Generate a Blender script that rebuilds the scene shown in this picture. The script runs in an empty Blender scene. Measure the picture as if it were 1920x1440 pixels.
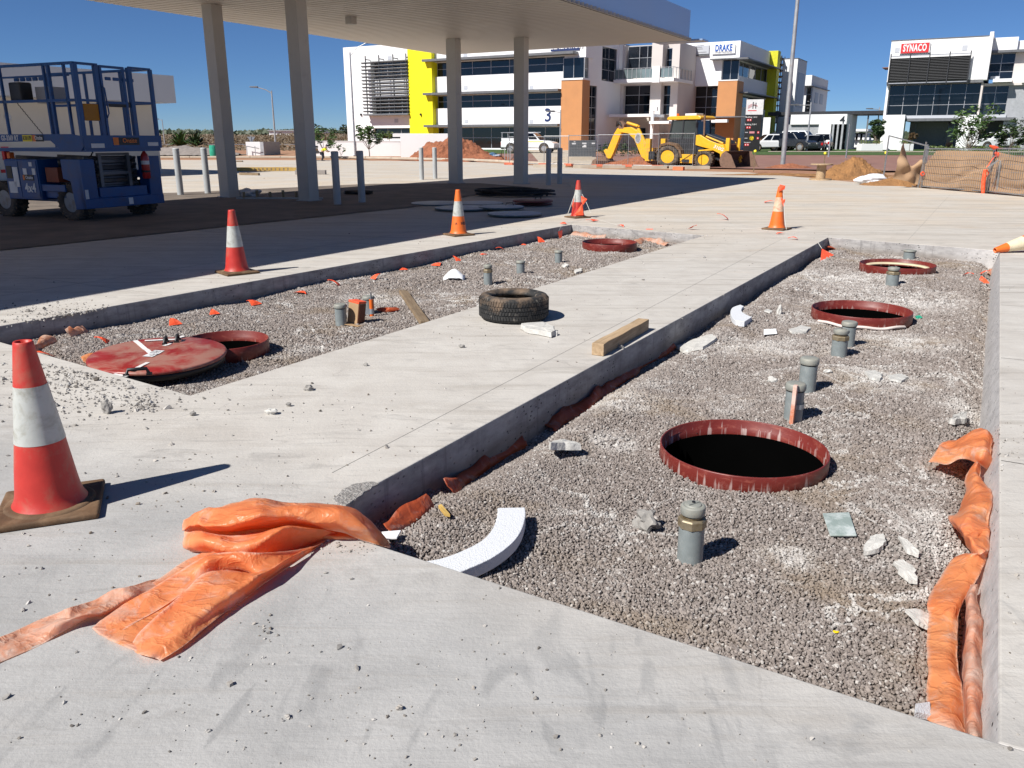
import bpy, bmesh, math, random
import numpy as np
from mathutils import Vector, Matrix, noise, Euler
random.seed(7); rng = np.random.default_rng(7)
R = math.radians
sc = bpy.context.scene
C = sc.collection

# ------------------------------------------------------------------ camera, sky, sun, exposure
CAM_F, CAM_H = 1540.0, 1.45          # focal length in 1/1920 of the frame width, eye height in metres
PITCH = math.atan((720 - 262) / CAM_F)
cam = bpy.data.cameras.new('camera'); cam.sensor_width = 36; cam.lens = 36 * CAM_F / 1920
cam.clip_start = .05; cam.clip_end = 3000
co = bpy.data.objects.new('camera', cam); C.objects.link(co)
co.location = (0, 0, CAM_H); co.rotation_euler = (R(90) - PITCH, 0, 0)
sc.camera = co
SUNV = Vector((-.79, -.63, 1.0)).normalized()      # towards the sun (behind the camera, to the left)
w = bpy.data.worlds.new('World'); sc.world = w; w.use_nodes = True
nt = w.node_tree; nt.nodes.clear()
sky = nt.nodes.new('ShaderNodeTexSky'); sky.sky_type = 'NISHITA'; sky.sun_disc = False
sky.sun_elevation = math.asin(SUNV.z); sky.sun_rotation = math.atan2(SUNV.x, SUNV.y)
sky.air_density = 1.8; sky.dust_density = 0.0; sky.ozone_density = 8.5; sky.altitude = 8600
bg = nt.nodes.new('ShaderNodeBackground'); bg.inputs['Strength'].default_value = .060
wo = nt.nodes.new('ShaderNodeOutputWorld')
nt.links.new(sky.outputs[0], bg.inputs[0]); nt.links.new(bg.outputs[0], wo.inputs[0])
sl = bpy.data.lights.new('sun', 'SUN'); sl.energy = 4.8; sl.angle = R(.53); sl.color = (1, .965, .905)
so = bpy.data.objects.new('sun', sl); C.objects.link(so)
so.rotation_euler = (-SUNV).to_track_quat('-Z', 'Y').to_euler()
sc.view_settings.view_transform = 'Standard'; sc.view_settings.look = 'None'
sc.view_settings.exposure = .42; sc.view_settings.gamma = 1; sc.view_settings.use_curve_mapping = False

# ------------------------------------------------------------------ site frame: a runs right and near, b runs away
TH = R(29.7); UX, UY = math.cos(TH), -math.sin(TH); WX, WY = math.sin(TH), math.cos(TH)
def S(a, b, z=0): return Vector((a*UX + b*WX, a*UY + b*WY, z))
def AB(p): return (p[0]*UX + p[1]*UY, p[0]*WX + p[1]*WY)
def ray(u, v):
    x = (u-960)/CAM_F; y = -(v-720)/CAM_F
    return (x, math.cos(PITCH)+y*math.sin(PITCH), -math.sin(PITCH)+y*math.cos(PITCH))
def G(u, v, z=0):                    # measured spot of the photograph -> place on the level z
    r = ray(u, v); t = (z-CAM_H)/r[2]; return Vector((r[0]*t, r[1]*t, z))
def FA(px, v, b):                    # -> (a, z) on the upright plane b = const
    r = ray(px, v); t = b/(r[0]*WX+r[1]*WY); return ((r[0]*UX+r[1]*UY)*t, CAM_H+r[2]*t)
def FB(px, v, a):                    # -> (b, z) on the upright plane a = const
    r = ray(px, v); t = a/(r[0]*UX+r[1]*UY); return ((r[0]*WX+r[1]*WY)*t, CAM_H+r[2]*t)
def DY(px, v, d):
    r = ray(px, v); t = d/r[1]; return Vector((r[0]*t, d, CAM_H+r[2]*t))
def terr(x, y):                      # lie of the land: flat site, slight rise towards the buildings
    t = min(1, max(0, (y-52)/30)); return .32*t*t*(3-2*t)

# ------------------------------------------------------------------ materials
MATS = {}
def nodes(name):
    m = bpy.data.materials.new(name); m.use_nodes = True
    n = m.node_tree; b = n.nodes['Principled BSDF']; return m, n, b
def N(n, t, **k):
    x = n.nodes.new('ShaderNode'+t)
    for a, v in k.items():
        if a in x.bl_rna.properties.keys(): setattr(x, a, v)
        else: x.inputs[a].default_value = v
    return x
def L(n, a, b): n.links.new(a, b)
def c4(c): return (c[0], c[1], c[2], 1)
def mix(n, f, a, b):
    m = n.nodes.new('ShaderNodeMix'); m.data_type = 'RGBA'
    if hasattr(f, 'is_output'): L(n, f, m.inputs[0])
    else: m.inputs[0].default_value = f
    for s, i in ((a, 6), (b, 7)):
        if hasattr(s, 'is_output'): L(n, s, m.inputs[i])
        else: m.inputs[i].default_value = c4(s)
    return m.outputs[2]
def ramp(n, f, p0, p1, v0=0., v1=1.):
    r = n.nodes.new('ShaderNodeMapRange'); L(n, f, r.inputs[0])
    r.inputs[1].default_value = p0; r.inputs[2].default_value = p1
    r.inputs[3].default_value = v0; r.inputs[4].default_value = v1
    return r.outputs[0]
def mth(n, op, a, b=0.):
    m = n.nodes.new('ShaderNodeMath'); m.operation = op
    for s, i in ((a, 0), (b, 1)):
        if hasattr(s, 'is_output'): L(n, s, m.inputs[i])
        else: m.inputs[i].default_value = s
    return m.outputs[0]
def coords(n, world=False, scale=(1, 1, 1), rot=0, loc=(0,0,0)):
    o = n.nodes.new('ShaderNodeNewGeometry').outputs['Position'] if world else n.nodes.new('ShaderNodeTexCoord').outputs['Object']
    mp = n.nodes.new('ShaderNodeMapping'); mp.inputs['Scale'].default_value = scale; mp.inputs['Rotation'].default_value = (0, 0, rot)
    mp.inputs['Location'].default_value = loc
    L(n, o, mp.inputs[0]); return mp.outputs[0]
def nz(n, v, s, d=4, r=.55, dist=0):
    x = N(n, 'TexNoise', Scale=s, Detail=d, Roughness=r, Distortion=dist); L(n, v, x.inputs['Vector']); return x.outputs[0]
def bumpn(n, b, h, st, dist=.01):
    x = N(n, 'Bump', Strength=st, Distance=dist); L(n, h, x.inputs['Height']); L(n, x.outputs[0], b.inputs['Normal'])
def pm(name, col, rough=.6, metal=0., var=.12, scale=4, bump=.0, bs=60, dirt=None, damt=.5, dscale=3, world=False, spec=.5, trans=0, coat=0, bd=.005):
    if name in MATS: return MATS[name]
    m, n, b = nodes(name); v = coords(n, world)
    k = nz(n, v, scale, 5, .6)
    lo = [c*(1-var) for c in col]; hi = [min(1, c*(1+var)) for c in col]
    out = mix(n, ramp(n, k, .3, .7), lo, hi)
    if dirt:
        f = ramp(n, nz(n, v, dscale, 8, .68, .4), .62-damt*.3, .78-damt*.3)
        out = mix(n, mth(n, 'MULTIPLY', f, min(1, damt+.25)), out, dirt)
    L(n, out, b.inputs['Base Color'])
    L(n, ramp(n, k, .3, .7, max(0, rough-.08), min(1, rough+.08)), b.inputs['Roughness'])
    b.inputs['Metallic'].default_value = metal; b.inputs['Specular IOR Level'].default_value = spec
    if trans: b.inputs['Transmission Weight'].default_value = trans
    if coat: b.inputs['Coat Weight'].default_value = coat; b.inputs['Coat Roughness'].default_value = .1
    if bump: bumpn(n, b, nz(n, v, bs, 5, .6), bump, bd)
    MATS[name] = m; return m

# slab concrete: warm broom-finished top, greyer near the camera, bug-holed faces
def concrete():
    m, n, b = nodes('slab_concrete'); v = coords(n, True); geo = N(n, 'NewGeometry')
    sep = N(n, 'SeparateXYZ'); L(n, geo.outputs['Position'], sep.inputs[0])
    big = nz(n, v, .55, 5, .6); med = nz(n, v, 2.3, 7, .62, .6); fine = nz(n, v, 60, 4, .7)
    vs = coords(n, True, (.55, 5.5, 1), R(32)); st = nz(n, vs, 1.3, 6, .62, .5)       # drag and screed streaks
    warm = mix(n, ramp(n, med, .25, .75), (.47, .435, .395), (.60, .57, .525))
    grey = mix(n, ramp(n, med, .25, .75), (.335, .33, .322), (.475, .465, .45))
    yb = mth(n, 'ADD', sep.outputs[1], mth(n, 'MULTIPLY', big, 1.8))
    edge = mth(n, 'ADD', yb, mth(n, 'MULTIPLY', sep.outputs[0], .62))                   # near pour is greyer
    c = mix(n, ramp(n, edge, 2.9, 3.9), grey, warm)
    tan = mix(n, ramp(n, big, .35, .65), (.60, .50, .385), (.60, .56, .50))
    c = mix(n, ramp(n, yb, 10.5, 19, 0, .85), c, tan)
    c = mix(n, ramp(n, st, .54, .72, 0, .55), c, (.32, .285, .245))
    c = mix(n, ramp(n, st, .2, .36, .3, 0), c, (.72, .69, .65))
    st2 = nz(n, coords(n, True, (.16, 2.3, 1), R(24), (2, 3, 0)), 1.1, 7, .66, .7)
    c = mix(n, mth(n, 'MULTIPLY', ramp(n, st2, .50, .66, 0, .6), ramp(n, yb, 11, 15)), c, (.37, .325, .27))
    st3 = nz(n, coords(n, True, (.3, 7, 1), R(20), (7, 1, 0)), 1.0, 6, .66, .5)
    c = mix(n, mth(n, 'MULTIPLY', ramp(n, st3, .54, .64, 0, .5), ramp(n, yb, 6, 10)), c, (.30, .265, .225))
    tan2 = ramp(n, nz(n, coords(n, True, (.8, 2.2, 1), R(18), (3, 7, 0)), .8, 6, .6, 1.2), .6, .78, 0, .5)
    c = mix(n, mth(n, 'MULTIPLY', tan2, ramp(n, yb, 8, 13)), c, (.45, .33, .215))       # earth tracked by tyres
    # grey trowel scuffs on the near pour
    sc1 = nz(n, coords(n, True, (3.2, 1.1, 1), R(-38), (5, 1, 0)), 1.1, 3, .5, 2.8)
    sc2 = mth(n, 'MULTIPLY', ramp(n, sc1, .56, .66, 0, .5), ramp(n, yb, 3.6, 2.8))
    c = mix(n, sc2, c, (.235, .235, .235))
    sc3 = nz(n, coords(n, True, (1.2, 4.0, 1), R(20), (1, 9, 0)), 2.2, 5, .62, 1.5)
    c = mix(n, ramp(n, sc3, .56, .70, 0, .38), c, (.27, .255, .24))
    cr = N(n, 'TexVoronoi', feature='DISTANCE_TO_EDGE', Scale=.9)                       # hairline crazing
    wv = N(n, 'TexNoise', Scale=3, Detail=4); L(n, v, wv.inputs['Vector'])
    ad = N(n, 'VectorMath', operation='MULTIPLY_ADD'); L(n, wv.outputs['Color'], ad.inputs[0]); ad.inputs[1].default_value = (.25, .25, .25); L(n, v, ad.inputs[2])
    L(n, ad.outputs[0], cr.inputs['Vector'])
    c = mix(n, mth(n, 'MULTIPLY', ramp(n, cr.outputs['Distance'], .0015, .004, .35, 0), ramp(n, big, .5, .6)), c, (.2, .19, .18))
    sp = nz(n, v, 160, 2, .5)
    c = mix(n, ramp(n, sp, .66, .76, 0, .35), c, (.2, .19, .18))
    c = mix(n, ramp(n, fine, .3, .7, .12, 0), c, (.25, .24, .22))
    # faces: cast against forms
    ns = N(n, 'SeparateXYZ'); L(n, geo.outputs['Normal'], ns.inputs[0])
    side = ramp(n, mth(n, 'ABSOLUTE', ns.outputs[2]), .35, .6, 1, 0)
    vv = coords(n, True, (1, 1, 1.6))
    vo = N(n, 'TexVoronoi', Scale=21); L(n, vv, vo.inputs['Vector'])
    holes = mth(n, 'MULTIPLY', ramp(n, vo.outputs['Distance'], .13, .22, 1, 0), ramp(n, nz(n, v, 3.1, 4), .44, .58))
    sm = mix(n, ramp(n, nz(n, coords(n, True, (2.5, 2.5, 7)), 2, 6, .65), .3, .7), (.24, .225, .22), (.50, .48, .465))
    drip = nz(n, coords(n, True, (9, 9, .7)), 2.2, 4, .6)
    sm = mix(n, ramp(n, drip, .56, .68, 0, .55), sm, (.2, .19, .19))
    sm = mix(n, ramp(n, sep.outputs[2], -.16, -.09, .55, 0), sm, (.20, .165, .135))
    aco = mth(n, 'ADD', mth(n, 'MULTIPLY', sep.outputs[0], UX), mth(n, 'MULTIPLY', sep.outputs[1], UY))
    sm = mix(n, ramp(n, aco, -.5, 0, 0, .75), sm, mix(n, ramp(n, nz(n, coords(n, True, (6, 1.2, 5), R(30)), 3, 6, .7), .35, .65), (.46, .44, .43), (.66, .635, .62)))  # right-hand wall painted paler, standing in for the sun it catches
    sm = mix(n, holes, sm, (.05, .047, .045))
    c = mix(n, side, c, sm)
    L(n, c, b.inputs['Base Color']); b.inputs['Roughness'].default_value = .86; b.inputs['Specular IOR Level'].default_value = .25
    h = mth(n, 'ADD', mth(n, 'MULTIPLY', fine, .5), mth(n, 'ADD', mth(n, 'MULTIPLY', st, 1.3), mth(n, 'MULTIPLY', nz(n, v, 9, 5), .8)))
    h = mth(n, 'SUBTRACT', h, mth(n, 'MULTIPLY', mth(n, 'MULTIPLY', holes, side), 3.))
    bumpn(n, b, h, .42, .012)
    return m
CONC = concrete()

def gravel_mat(name='crushed_gravel', cols=((.215,.182,.163), (.37,.325,.297)), white=.55, inst=True):
    m, n, b = nodes(name); v = coords(n, True)
    oi = N(n, 'ObjectInfo')
    r = oi.outputs['Random'] if inst else N(n, 'NewGeometry').outputs['Random Per Island']
    c = mix(n, r, cols[0], cols[1])
    c = mix(n, ramp(n, r, .90, .97, 0, .6), c, (.62, .60, .57))
    brown = ramp(n, nz(n, v, 1.1, 5, .6, .5), .52, .68, 0, .62)
    c = mix(n, brown, c, (.27, .205, .14))
    wn = nz(n, coords(n, True, (1, 1.9, 1), R(35)), 1.25, 7, .68, .9)
    wf = mth(n, 'MULTIPLY', ramp(n, wn, .56, .69, 0, white), ramp(n, r, .1, .7, .45, 1))
    c = mix(n, wf, c, (.68, .66, .63))
    pos = N(n, 'NewGeometry').outputs['Position']; acc = None
    for u, v_, rad in ((1790,1030,.30), (1765,985,.22), (1150,752,.35), (1650,712,.40), (1690,560,.9), (1450,650,.5), (1480,1040,.16), (1395,905,.07), (1430,908,.07), (1700,640,.5), (1840,760,.35), (1560,520,1.0), (700,560,.5), (1340,640,.5), (1420,515,.9), (1150,830,.2)):
        p = G(u, v_, -.18); q = N(n, 'VectorMath', operation='DISTANCE'); L(n, pos, q.inputs[0]); q.inputs[1].default_value = p
        k = ramp(n, q.outputs['Value'], rad, rad*.35); acc = k if acc is None else mth(n, 'MAXIMUM', acc, k)
    f2 = mth(n, 'MULTIPLY', mth(n, 'MULTIPLY', acc, ramp(n, nz(n, v, 7, 6, .7), .38, .58)), ramp(n, r, .0, .8, .55, 1))
    c = mix(n, mth(n, 'MULTIPLY', f2, .68 if inst else .4), c, (.72, .70, .67))
    rb = N(n, 'TexNoise', Scale=2.1, Detail=5, Distortion=.8); L(n, coords(n, True, (1, 1, 1), R(30), (4, 2, 0)), rb.inputs['Vector'])
    ridge = mth(n, 'ABSOLUTE', mth(n, 'SUBTRACT', rb.outputs[0], .5))
    c = mix(n, mth(n, 'MULTIPLY', ramp(n, ridge, .004, .02, .75*white/.55, 0), ramp(n, nz(n, v, .8, 2), .45, .6)), c, (.66, .64, .61))
    c = mix(n, ramp(n, nz(n, v, 90, 3), .35, .7, .25, 0), c, (.12, .1, .09))
    L(n, c, b.inputs['Base Color']); b.inputs['Roughness'].default_value = .92; b.inputs['Specular IOR Level'].default_value = .2
    return m
GRAV = gravel_mat()
GRAVB = gravel_mat('gravel_bed', ((.11,.095,.085), (.17,.145,.13)), .4, False)
CRUMB = gravel_mat('stray_gravel', ((.15,.135,.12), (.56,.53,.49)), .3, True)

def earth_mat():
    m, n, b = nodes('red_earth'); v = coords(n, True)
    sep = N(n, 'SeparateXYZ'); L(n, N(n, 'NewGeometry').outputs['Position'], sep.inputs[0])
    a = nz(n, v, .12, 7, .62); f = nz(n, v, 2.5, 6, .65)
    c = mix(n, ramp(n, a, .35, .65), (.30, .125, .065), (.40, .235, .135))
    c = mix(n, ramp(n, f, .5, .72, 0, .5), c, (.45, .33, .22))
    g = mth(n, 'MULTIPLY', ramp(n, nz(n, v, .05, 6, .65), .5, .6), ramp(n, sep.outputs[1], 100, 130))
    c = mix(n, g, c, (.19, .13, .06))
    L(n, c, b.inputs['Base Color']); b.inputs['Roughness'].default_value = .95
    bumpn(n, b, f, .6, .06); return m
EARTH = earth_mat()
GRASS = pm('lawn', (.055, .105, .022), .9, var=.35, scale=3, bump=.5, bs=30, world=True, bd=.05)
ROAD = pm('red_road', (.26, .135, .105), .85, var=.12, scale=.6, world=True, dirt=(.38,.25,.17), damt=.25, dscale=.4)
ASPH = pm('asphalt', (.075, .072, .07), .85, var=.2, scale=2, world=True)
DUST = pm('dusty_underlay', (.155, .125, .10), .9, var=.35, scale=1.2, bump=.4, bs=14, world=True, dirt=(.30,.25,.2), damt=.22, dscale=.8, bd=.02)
WHITE = pm('white_render', (.84, .84, .84), .75, var=.03, scale=.5)
OFFW = pm('off_white_render', (.62, .57, .54), .75, var=.04, scale=.5)
SHOP = pm('shop_wall', (.60, .56, .50), .8, var=.05, scale=.6)
FASC = pm('grey_fascia', (.50, .52, .56), .5, var=.04, scale=.6)
FASC2 = pm('canopy_fascia', (.30, .42, .62), .35, .25, var=.03, scale=.6)
YEL = pm('yellow_render', (.86, .78, .004), .6, var=.03, scale=.6)
ORB = pm('terracotta_panel', (.52, .235, .09), .65, var=.06, scale=1.2)
DARKM = pm('charcoal_metal', (.035, .037, .042), .5, .3)
MIDM = pm('grey_metal', (.16, .165, .175), .5, .3)
GALV = pm('galvanised_steel', (.42, .43, .44), .42, .75, var=.2, scale=9)
POLE = pm('weathered_pole', (.40, .41, .42), .5, .5, var=.12, scale=3, dirt=(.35,.2,.12), damt=.15)
ALU = pm('aluminium_frame', (.42, .43, .45), .4, .5)
COLP = pm('column_paint', (.50, .49, .455), .55, var=.05, scale=2.5, dirt=(.3,.25,.2), damt=.1)
BOLP = pm('bollard_paint', (.40, .42, .43), .5, var=.07, scale=3, dirt=(.28,.22,.17), damt=.12)
SOFF = pm('soffit_sheet', (.66, .60, .53), .5, var=.05, scale=1.5)
def glass(name, col, rough=.04):
    m, n, b = nodes(name); v = coords(n, True)
    L(n, mix(n, ramp(n, nz(n, v, .35, 3), .35, .65), [c*.6 for c in col], [c*1.3 for c in col]), b.inputs['Base Color'])
    b.inputs['Roughness'].default_value = rough; b.inputs['Specular IOR Level'].default_value = .6
    bumpn(n, b, nz(n, v, .7, 2), .05, .05); MATS[name] = m; return m
GLS = glass('tinted_glass', (.008, .012, .02)); GLD = glass('dark_glass', (.004, .005, .007))
CONE_R = pm('cone_red', (.50, .032, .022), .48, var=.12, scale=6, dirt=(.36, .14, .09), damt=.42, dscale=6, bump=.15, bs=25)
CONE_O = pm('cone_orange', (.78, .155, .02), .5, var=.1, scale=6, dirt=(.3, .12, .06), damt=.25, dscale=7)
CONE_W = pm('cone_band', (.47, .48, .45), .4, var=.1, scale=8, dirt=(.24, .22, .16), damt=.42, dscale=9)
CONE_CR = pm('cone_cream_band', (.74, .64, .44), .5, var=.1, scale=8, dirt=(.35, .27, .15), damt=.3, dscale=9)
RUBB = pm('brown_dusty_rubber', (.12, .066, .032), .85, var=.3, scale=9, dirt=(.24,.155,.09), damt=.45, dscale=6, bump=.3, bs=50)
COLLR = pm('red_fibreglass', (.165, .022, .016), .42, var=.15, scale=3, dirt=(.48,.30,.26), damt=.12, dscale=6, bump=.1, bs=14)
LIDR = pm('red_lid', (.30, .018, .016), .38, var=.15, scale=3, dirt=(.36,.17,.13), damt=.72, dscale=4.2, bump=.08, bs=20)
def collar_mat():
    m = COLLR.copy(); m.name = 'dusty_collar'; n = m.node_tree; b = n.nodes['Principled BSDF']; src = b.inputs['Base Color'].links[0].from_socket
    v = coords(n); se = N(n, 'SeparateXYZ'); L(n, v, se.inputs[0])
    stk = nz(n, coords(n, False, (16, 16, .8), 0, (3, 0, 0)), 2.0, 4, .6); low = ramp(n, se.outputs[2], .055, .0, 0, 1)
    f = mth(n, 'MULTIPLY', ramp(n, mth(n, 'ADD', stk, mth(n, 'MULTIPLY', low, .10)), .62, .70, 0, .55), ramp(n, low, 0, .3, .25, 1))
    c = mix(n, f, src, (.62, .52, .48)); sm = nz(n, coords(n, False, (5, 5, 14)), 2.4, 6, .7); c = mix(n, ramp(n, sm, .52, .70, 0, .5), c, (.40, .13, .09))
    L(n, c, b.inputs['Base Color']); return m
COLLD = collar_mat()
SHAFT = pm('shaft_darkness', (.0015, .0015, .0015), 1, spec=0)  # near-black base holds the darkness down the open shafts
BLACK = pm('black_plastic', (.015, .015, .016), .5)
PIPEG = pm('grey_pipe', (.245, .275, .275), .5, .1, var=.14, scale=10, dirt=(.40,.42,.40), damt=.35, dscale=9, bump=.12, bs=30)
PCAP = pm('dusty_cap', (.27, .275, .245), .6, .1, var=.15, scale=14, dirt=(.36,.33,.26), damt=.4, dscale=10, bump=.15, bs=40)
BRASS = pm('dusty_brass', (.25, .195, .115), .5, .45, var=.2, scale=14, dirt=(.36,.31,.23), damt=.45, dscale=12, bump=.2, bs=40)
FLAG = pm('flag_fluoro', (.92, .105, .035), .5, var=.1, scale=20, dirt=(.9,.35,.25), damt=.25, dscale=20)
STRING = pm('string', (.62, .6, .55), .8)
TAPE = pm('white_tape', (.76, .74, .72), .6, var=.05, scale=20, dirt=(.5,.2,.18), damt=.2, dscale=12)
GTAPE = pm('duct_tape', (.33, .36, .39), .35, .3)
PAPER = pm('white_card', (.84, .85, .86), .7, var=.03)
CONCH = pm('concrete_chip', (.55, .535, .50), .9, var=.2, scale=12, bump=.6, bs=40, bd=.01, dirt=(.25,.23,.2), damt=.2, dscale=16)
CHIPD = pm('dark_chip', (.28, .265, .245), .9, var=.3, scale=20, bump=.6, bs=50)
CARD = pm('cardboard', (.40, .26, .14), .8, var=.12, scale=9)
def timber(name, c0, c1):
    m, n, b = nodes(name); v = coords(n, False, (1.2, 16, 16))
    k = nz(n, v, 2.2, 6, .6, .8); k2 = nz(n, coords(n), 6, 5)
    c = mix(n, ramp(n, k, .3, .7), c0, c1); c = mix(n, ramp(n, k2, .5, .75, 0, .4), c, [x*.55 for x in c0])
    L(n, c, b.inputs['Base Color']); b.inputs['Roughness'].default_value = .8; bumpn(n, b, k, .35, .004); return m
WOOD = timber('sawn_timber', (.33, .22, .12), (.55, .40, .25)); WOODD = timber('weathered_board', (.17, .115, .065), (.30, .22, .14))
LVL = timber('formwork_timber', (.45, .28, .06), (.62, .42, .13))
def foam():
    m, n, b = nodes('polystyrene'); v = coords(n)
    vo = N(n, 'TexVoronoi', Scale=150); L(n, v, vo.inputs['Vector'])
    L(n, mix(n, vo.outputs['Distance'], (.72, .735, .76), (.62, .635, .66)), b.inputs['Base Color'])
    b.inputs['Roughness'].default_value = .7; b.inputs['Subsurface Weight'].default_value = .0
    bumpn(n, b, mth(n, 'ADD', vo.outputs['Distance'], nz(n, v, 12, 4)), .5, .003); return m
FOAM = foam()
def film(name, c0, c1, dust=.35):
    m, n, b = nodes(name); v = coords(n); out = n.nodes['Material Output']
    c = mix(n, ramp(n, nz(n, v, 3.2, 4), .3, .7), c0, c1)
    d = ramp(n, nz(n, coords(n, False, (1, 1, 1), R(20)), 7, 8, .72, .8), .60-.12*dust, .78-.12*dust, 0, .95)
    d = mth(n, 'MULTIPLY', d, ramp(n, nz(n, v, 2.2, 3), .4, .6, .25*dust*2, 1))
    ea = N(n, 'Attribute', attribute_name='edge'); ed = mth(n, 'MULTIPLY', ea.outputs['Fac'], ramp(n, nz(n, v, 9, 6, .7), .36, .54))
    d = mth(n, 'MAXIMUM', d, mth(n, 'MULTIPLY', ed, .85))
    c = mix(n, d, c, (.86, .74, .66))
    L(n, c, b.inputs['Base Color']); L(n, ramp(n, d, 0, 1, .36, .85), b.inputs['Roughness'])
    rdg = mth(n, 'ABSOLUTE', mth(n, 'SUBTRACT', nz(n, coords(n, False, (1, 1.6, 1), R(35)), 6.5, 3, .5, .8), .5)); rd2 = mth(n, 'ABSOLUTE', mth(n, 'SUBTRACT', nz(n, coords(n, False, (1.4, 1, 1), R(-30)), 17, 2, .5, .5), .5))
    bumpn(n, b, mth(n, 'ADD', mth(n, 'ADD', ramp(n, rdg, 0, .08, 1, 0), ramp(n, rd2, 0, .07, .25, 0)), mth(n, 'MULTIPLY', nz(n, v, 70, 3), .2)), .48, .007)
    tr = N(n, 'BsdfTranslucent'); L(n, mix(n, .25, c, (1.0, .50, .16)), tr.inputs[0]); mx = N(n, 'MixShader'); mx.inputs[0].default_value = .58
    L(n, b.outputs[0], mx.inputs[1]); L(n, tr.outputs[0], mx.inputs[2]); L(n, mx.outputs[0], out.inputs[0]); return m
FILM = film('orange_plastic_film', (.90, .33, .115), (1.0, .54, .25), .8)
FILMP = film('dusty_orange_film', (.82, .40, .22), (.92, .56, .38), 1.6)
FILMR = film('red_orange_film', (.62, .12, .05), (.75, .22, .10), .8)
TYRE = None
def tyre_mat():
    m, n, b = nodes('tyre_rubber'); v = coords(n)
    se = N(n, 'SeparateXYZ'); L(n, v, se.inputs[0])
    d = mth(n, 'ADD', nz(n, v, 7, 6, .65), mth(n, 'MULTIPLY', se.outputs[2], 1.3))
    c = mix(n, ramp(n, d, .70, .90, 0, .9), (.022, .022, .022), (.19, .13, .085))
    c = mix(n, ramp(n, nz(n, v, 30, 5), .58, .7, 0, .4), c, (.3, .27, .23))
    L(n, c, b.inputs['Base Color']); b.inputs['Roughness'].default_value = .8; bumpn(n, b, nz(n, v, 80, 4), .3, .003); return m
TYRE = tyre_mat()
WHEELT = pm('dusty_tyre', (.06, .05, .043), .9, var=.3, scale=6, dirt=(.23,.16,.10), damt=.5, dscale=5, bump=.3, bs=30)
CAT = pm('plant_yellow', (.80, .43, .02), .42, var=.08, scale=3, dirt=(.32,.17,.08), damt=.28, dscale=3)
EARTHY = pm('earth_caked_steel', (.19, .115, .08), .85, .1, var=.25, scale=6, bump=.4, bs=20)
BUCK = pm('bucket_shadowed', (.06, .03, .022), .8, var=.3, scale=5)  # dark base carries the shadow inside the buckets
CABG = glass('cab_glass', (.05, .06, .06)); 
LIFTB = pm('lift_blue', (.004, .068, .24), .38, var=.15, scale=3, dirt=(.05,.06,.10), damt=.3, dscale=4)
STK = pm('sticker_white', (.7, .7, .7), .5); STKY = pm('sticker_yellow', (.85, .70, .03), .5); STKO = pm('sticker_orange', (.75, .20, .03), .5)
SIGNR = pm('sign_red', (.62, .025, .03), .5, var=.02); SIGNB = pm('sign_blue', (.01, .10, .42), .5, var=.02); NAVY = pm('sign_navy', (.012, .03, .12), .5)
TXTK = pm('letter_black', (.02, .025, .03), .5); TXTW = pm('letter_white', (.85, .85, .85), .5); GREYL = pm('letter_grey', (.35, .36, .38), .5)
BAGM = pm('white_bag', (.72, .72, .74), .6, var=.05, scale=5, bump=.5, bs=9, bd=.03)
SHADE = pm('shade_cloth', (.40, .255, .15), .85, var=.07, scale=.8, bump=.12, bs=9, bd=.02)
HIVIS = pm('hivis_yellow', (.80, .85, .02), .7); NAVYC = pm('navy_trousers', (.015, .018, .03), .9); SKIN = pm('skin', (.42, .24, .16), .6)
CWH = pm('car_white', (.78, .79, .80), .25, var=.02, coat=.6); CSIL = pm('car_silver', (.55, .57, .58), .28, .3, coat=.6); CDK = pm('car_charcoal', (.025, .03, .038), .25, .2, coat=.6)
RIMM = pm('alloy_rim', (.5, .5, .5), .35, .7); TAIL = pm('tail_lamp', (.45, .01, .01), .3)
EXT = pm('extinguisher_red', (.42, .02, .02), .35, coat=.3)
AMB = pm('amber_lamp', (.75, .13, .01), .3)
GRNP = pm('green_plastic', (.03, .35, .22), .4)
def leafm(name, c0, c1):
    m, n, b = nodes(name)
    L(n, mix(n, N(n, 'NewGeometry').outputs['Random Per Island'], c0, c1), b.inputs['Base Color']); b.inputs['Roughness'].default_value = .55
    return m
LEAF = leafm('broad_leaf', (.03, .075, .02), (.085, .15, .035)); LEAFD = leafm('dark_leaf', (.018, .045, .014), (.05, .085, .022))
SCRUB = leafm('dry_scrub', (.075, .048, .02), (.13, .08, .034)); FARG = leafm('far_foliage', (.035, .055, .028), (.07, .09, .045)); BARK = pm('bark', (.19, .15, .12), .9, var=.25, scale=12)
HEDGE = leafm('hedge_leaf', (.07, .12, .02), (.16, .2, .05))
DIRT1 = pm('red_spoil', (.30, .11, .055), .95, var=.3, scale=3, bump=.9, bs=7, bd=.08, world=True)
DIRT2 = pm('orange_spoil', (.29, .145, .055), .95, var=.3, scale=3, bump=.9, bs=7, bd=.08, world=True)
KERB = pm('kerb_concrete', (.50, .43, .34), .85, var=.15, scale=1.5, world=True)

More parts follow.
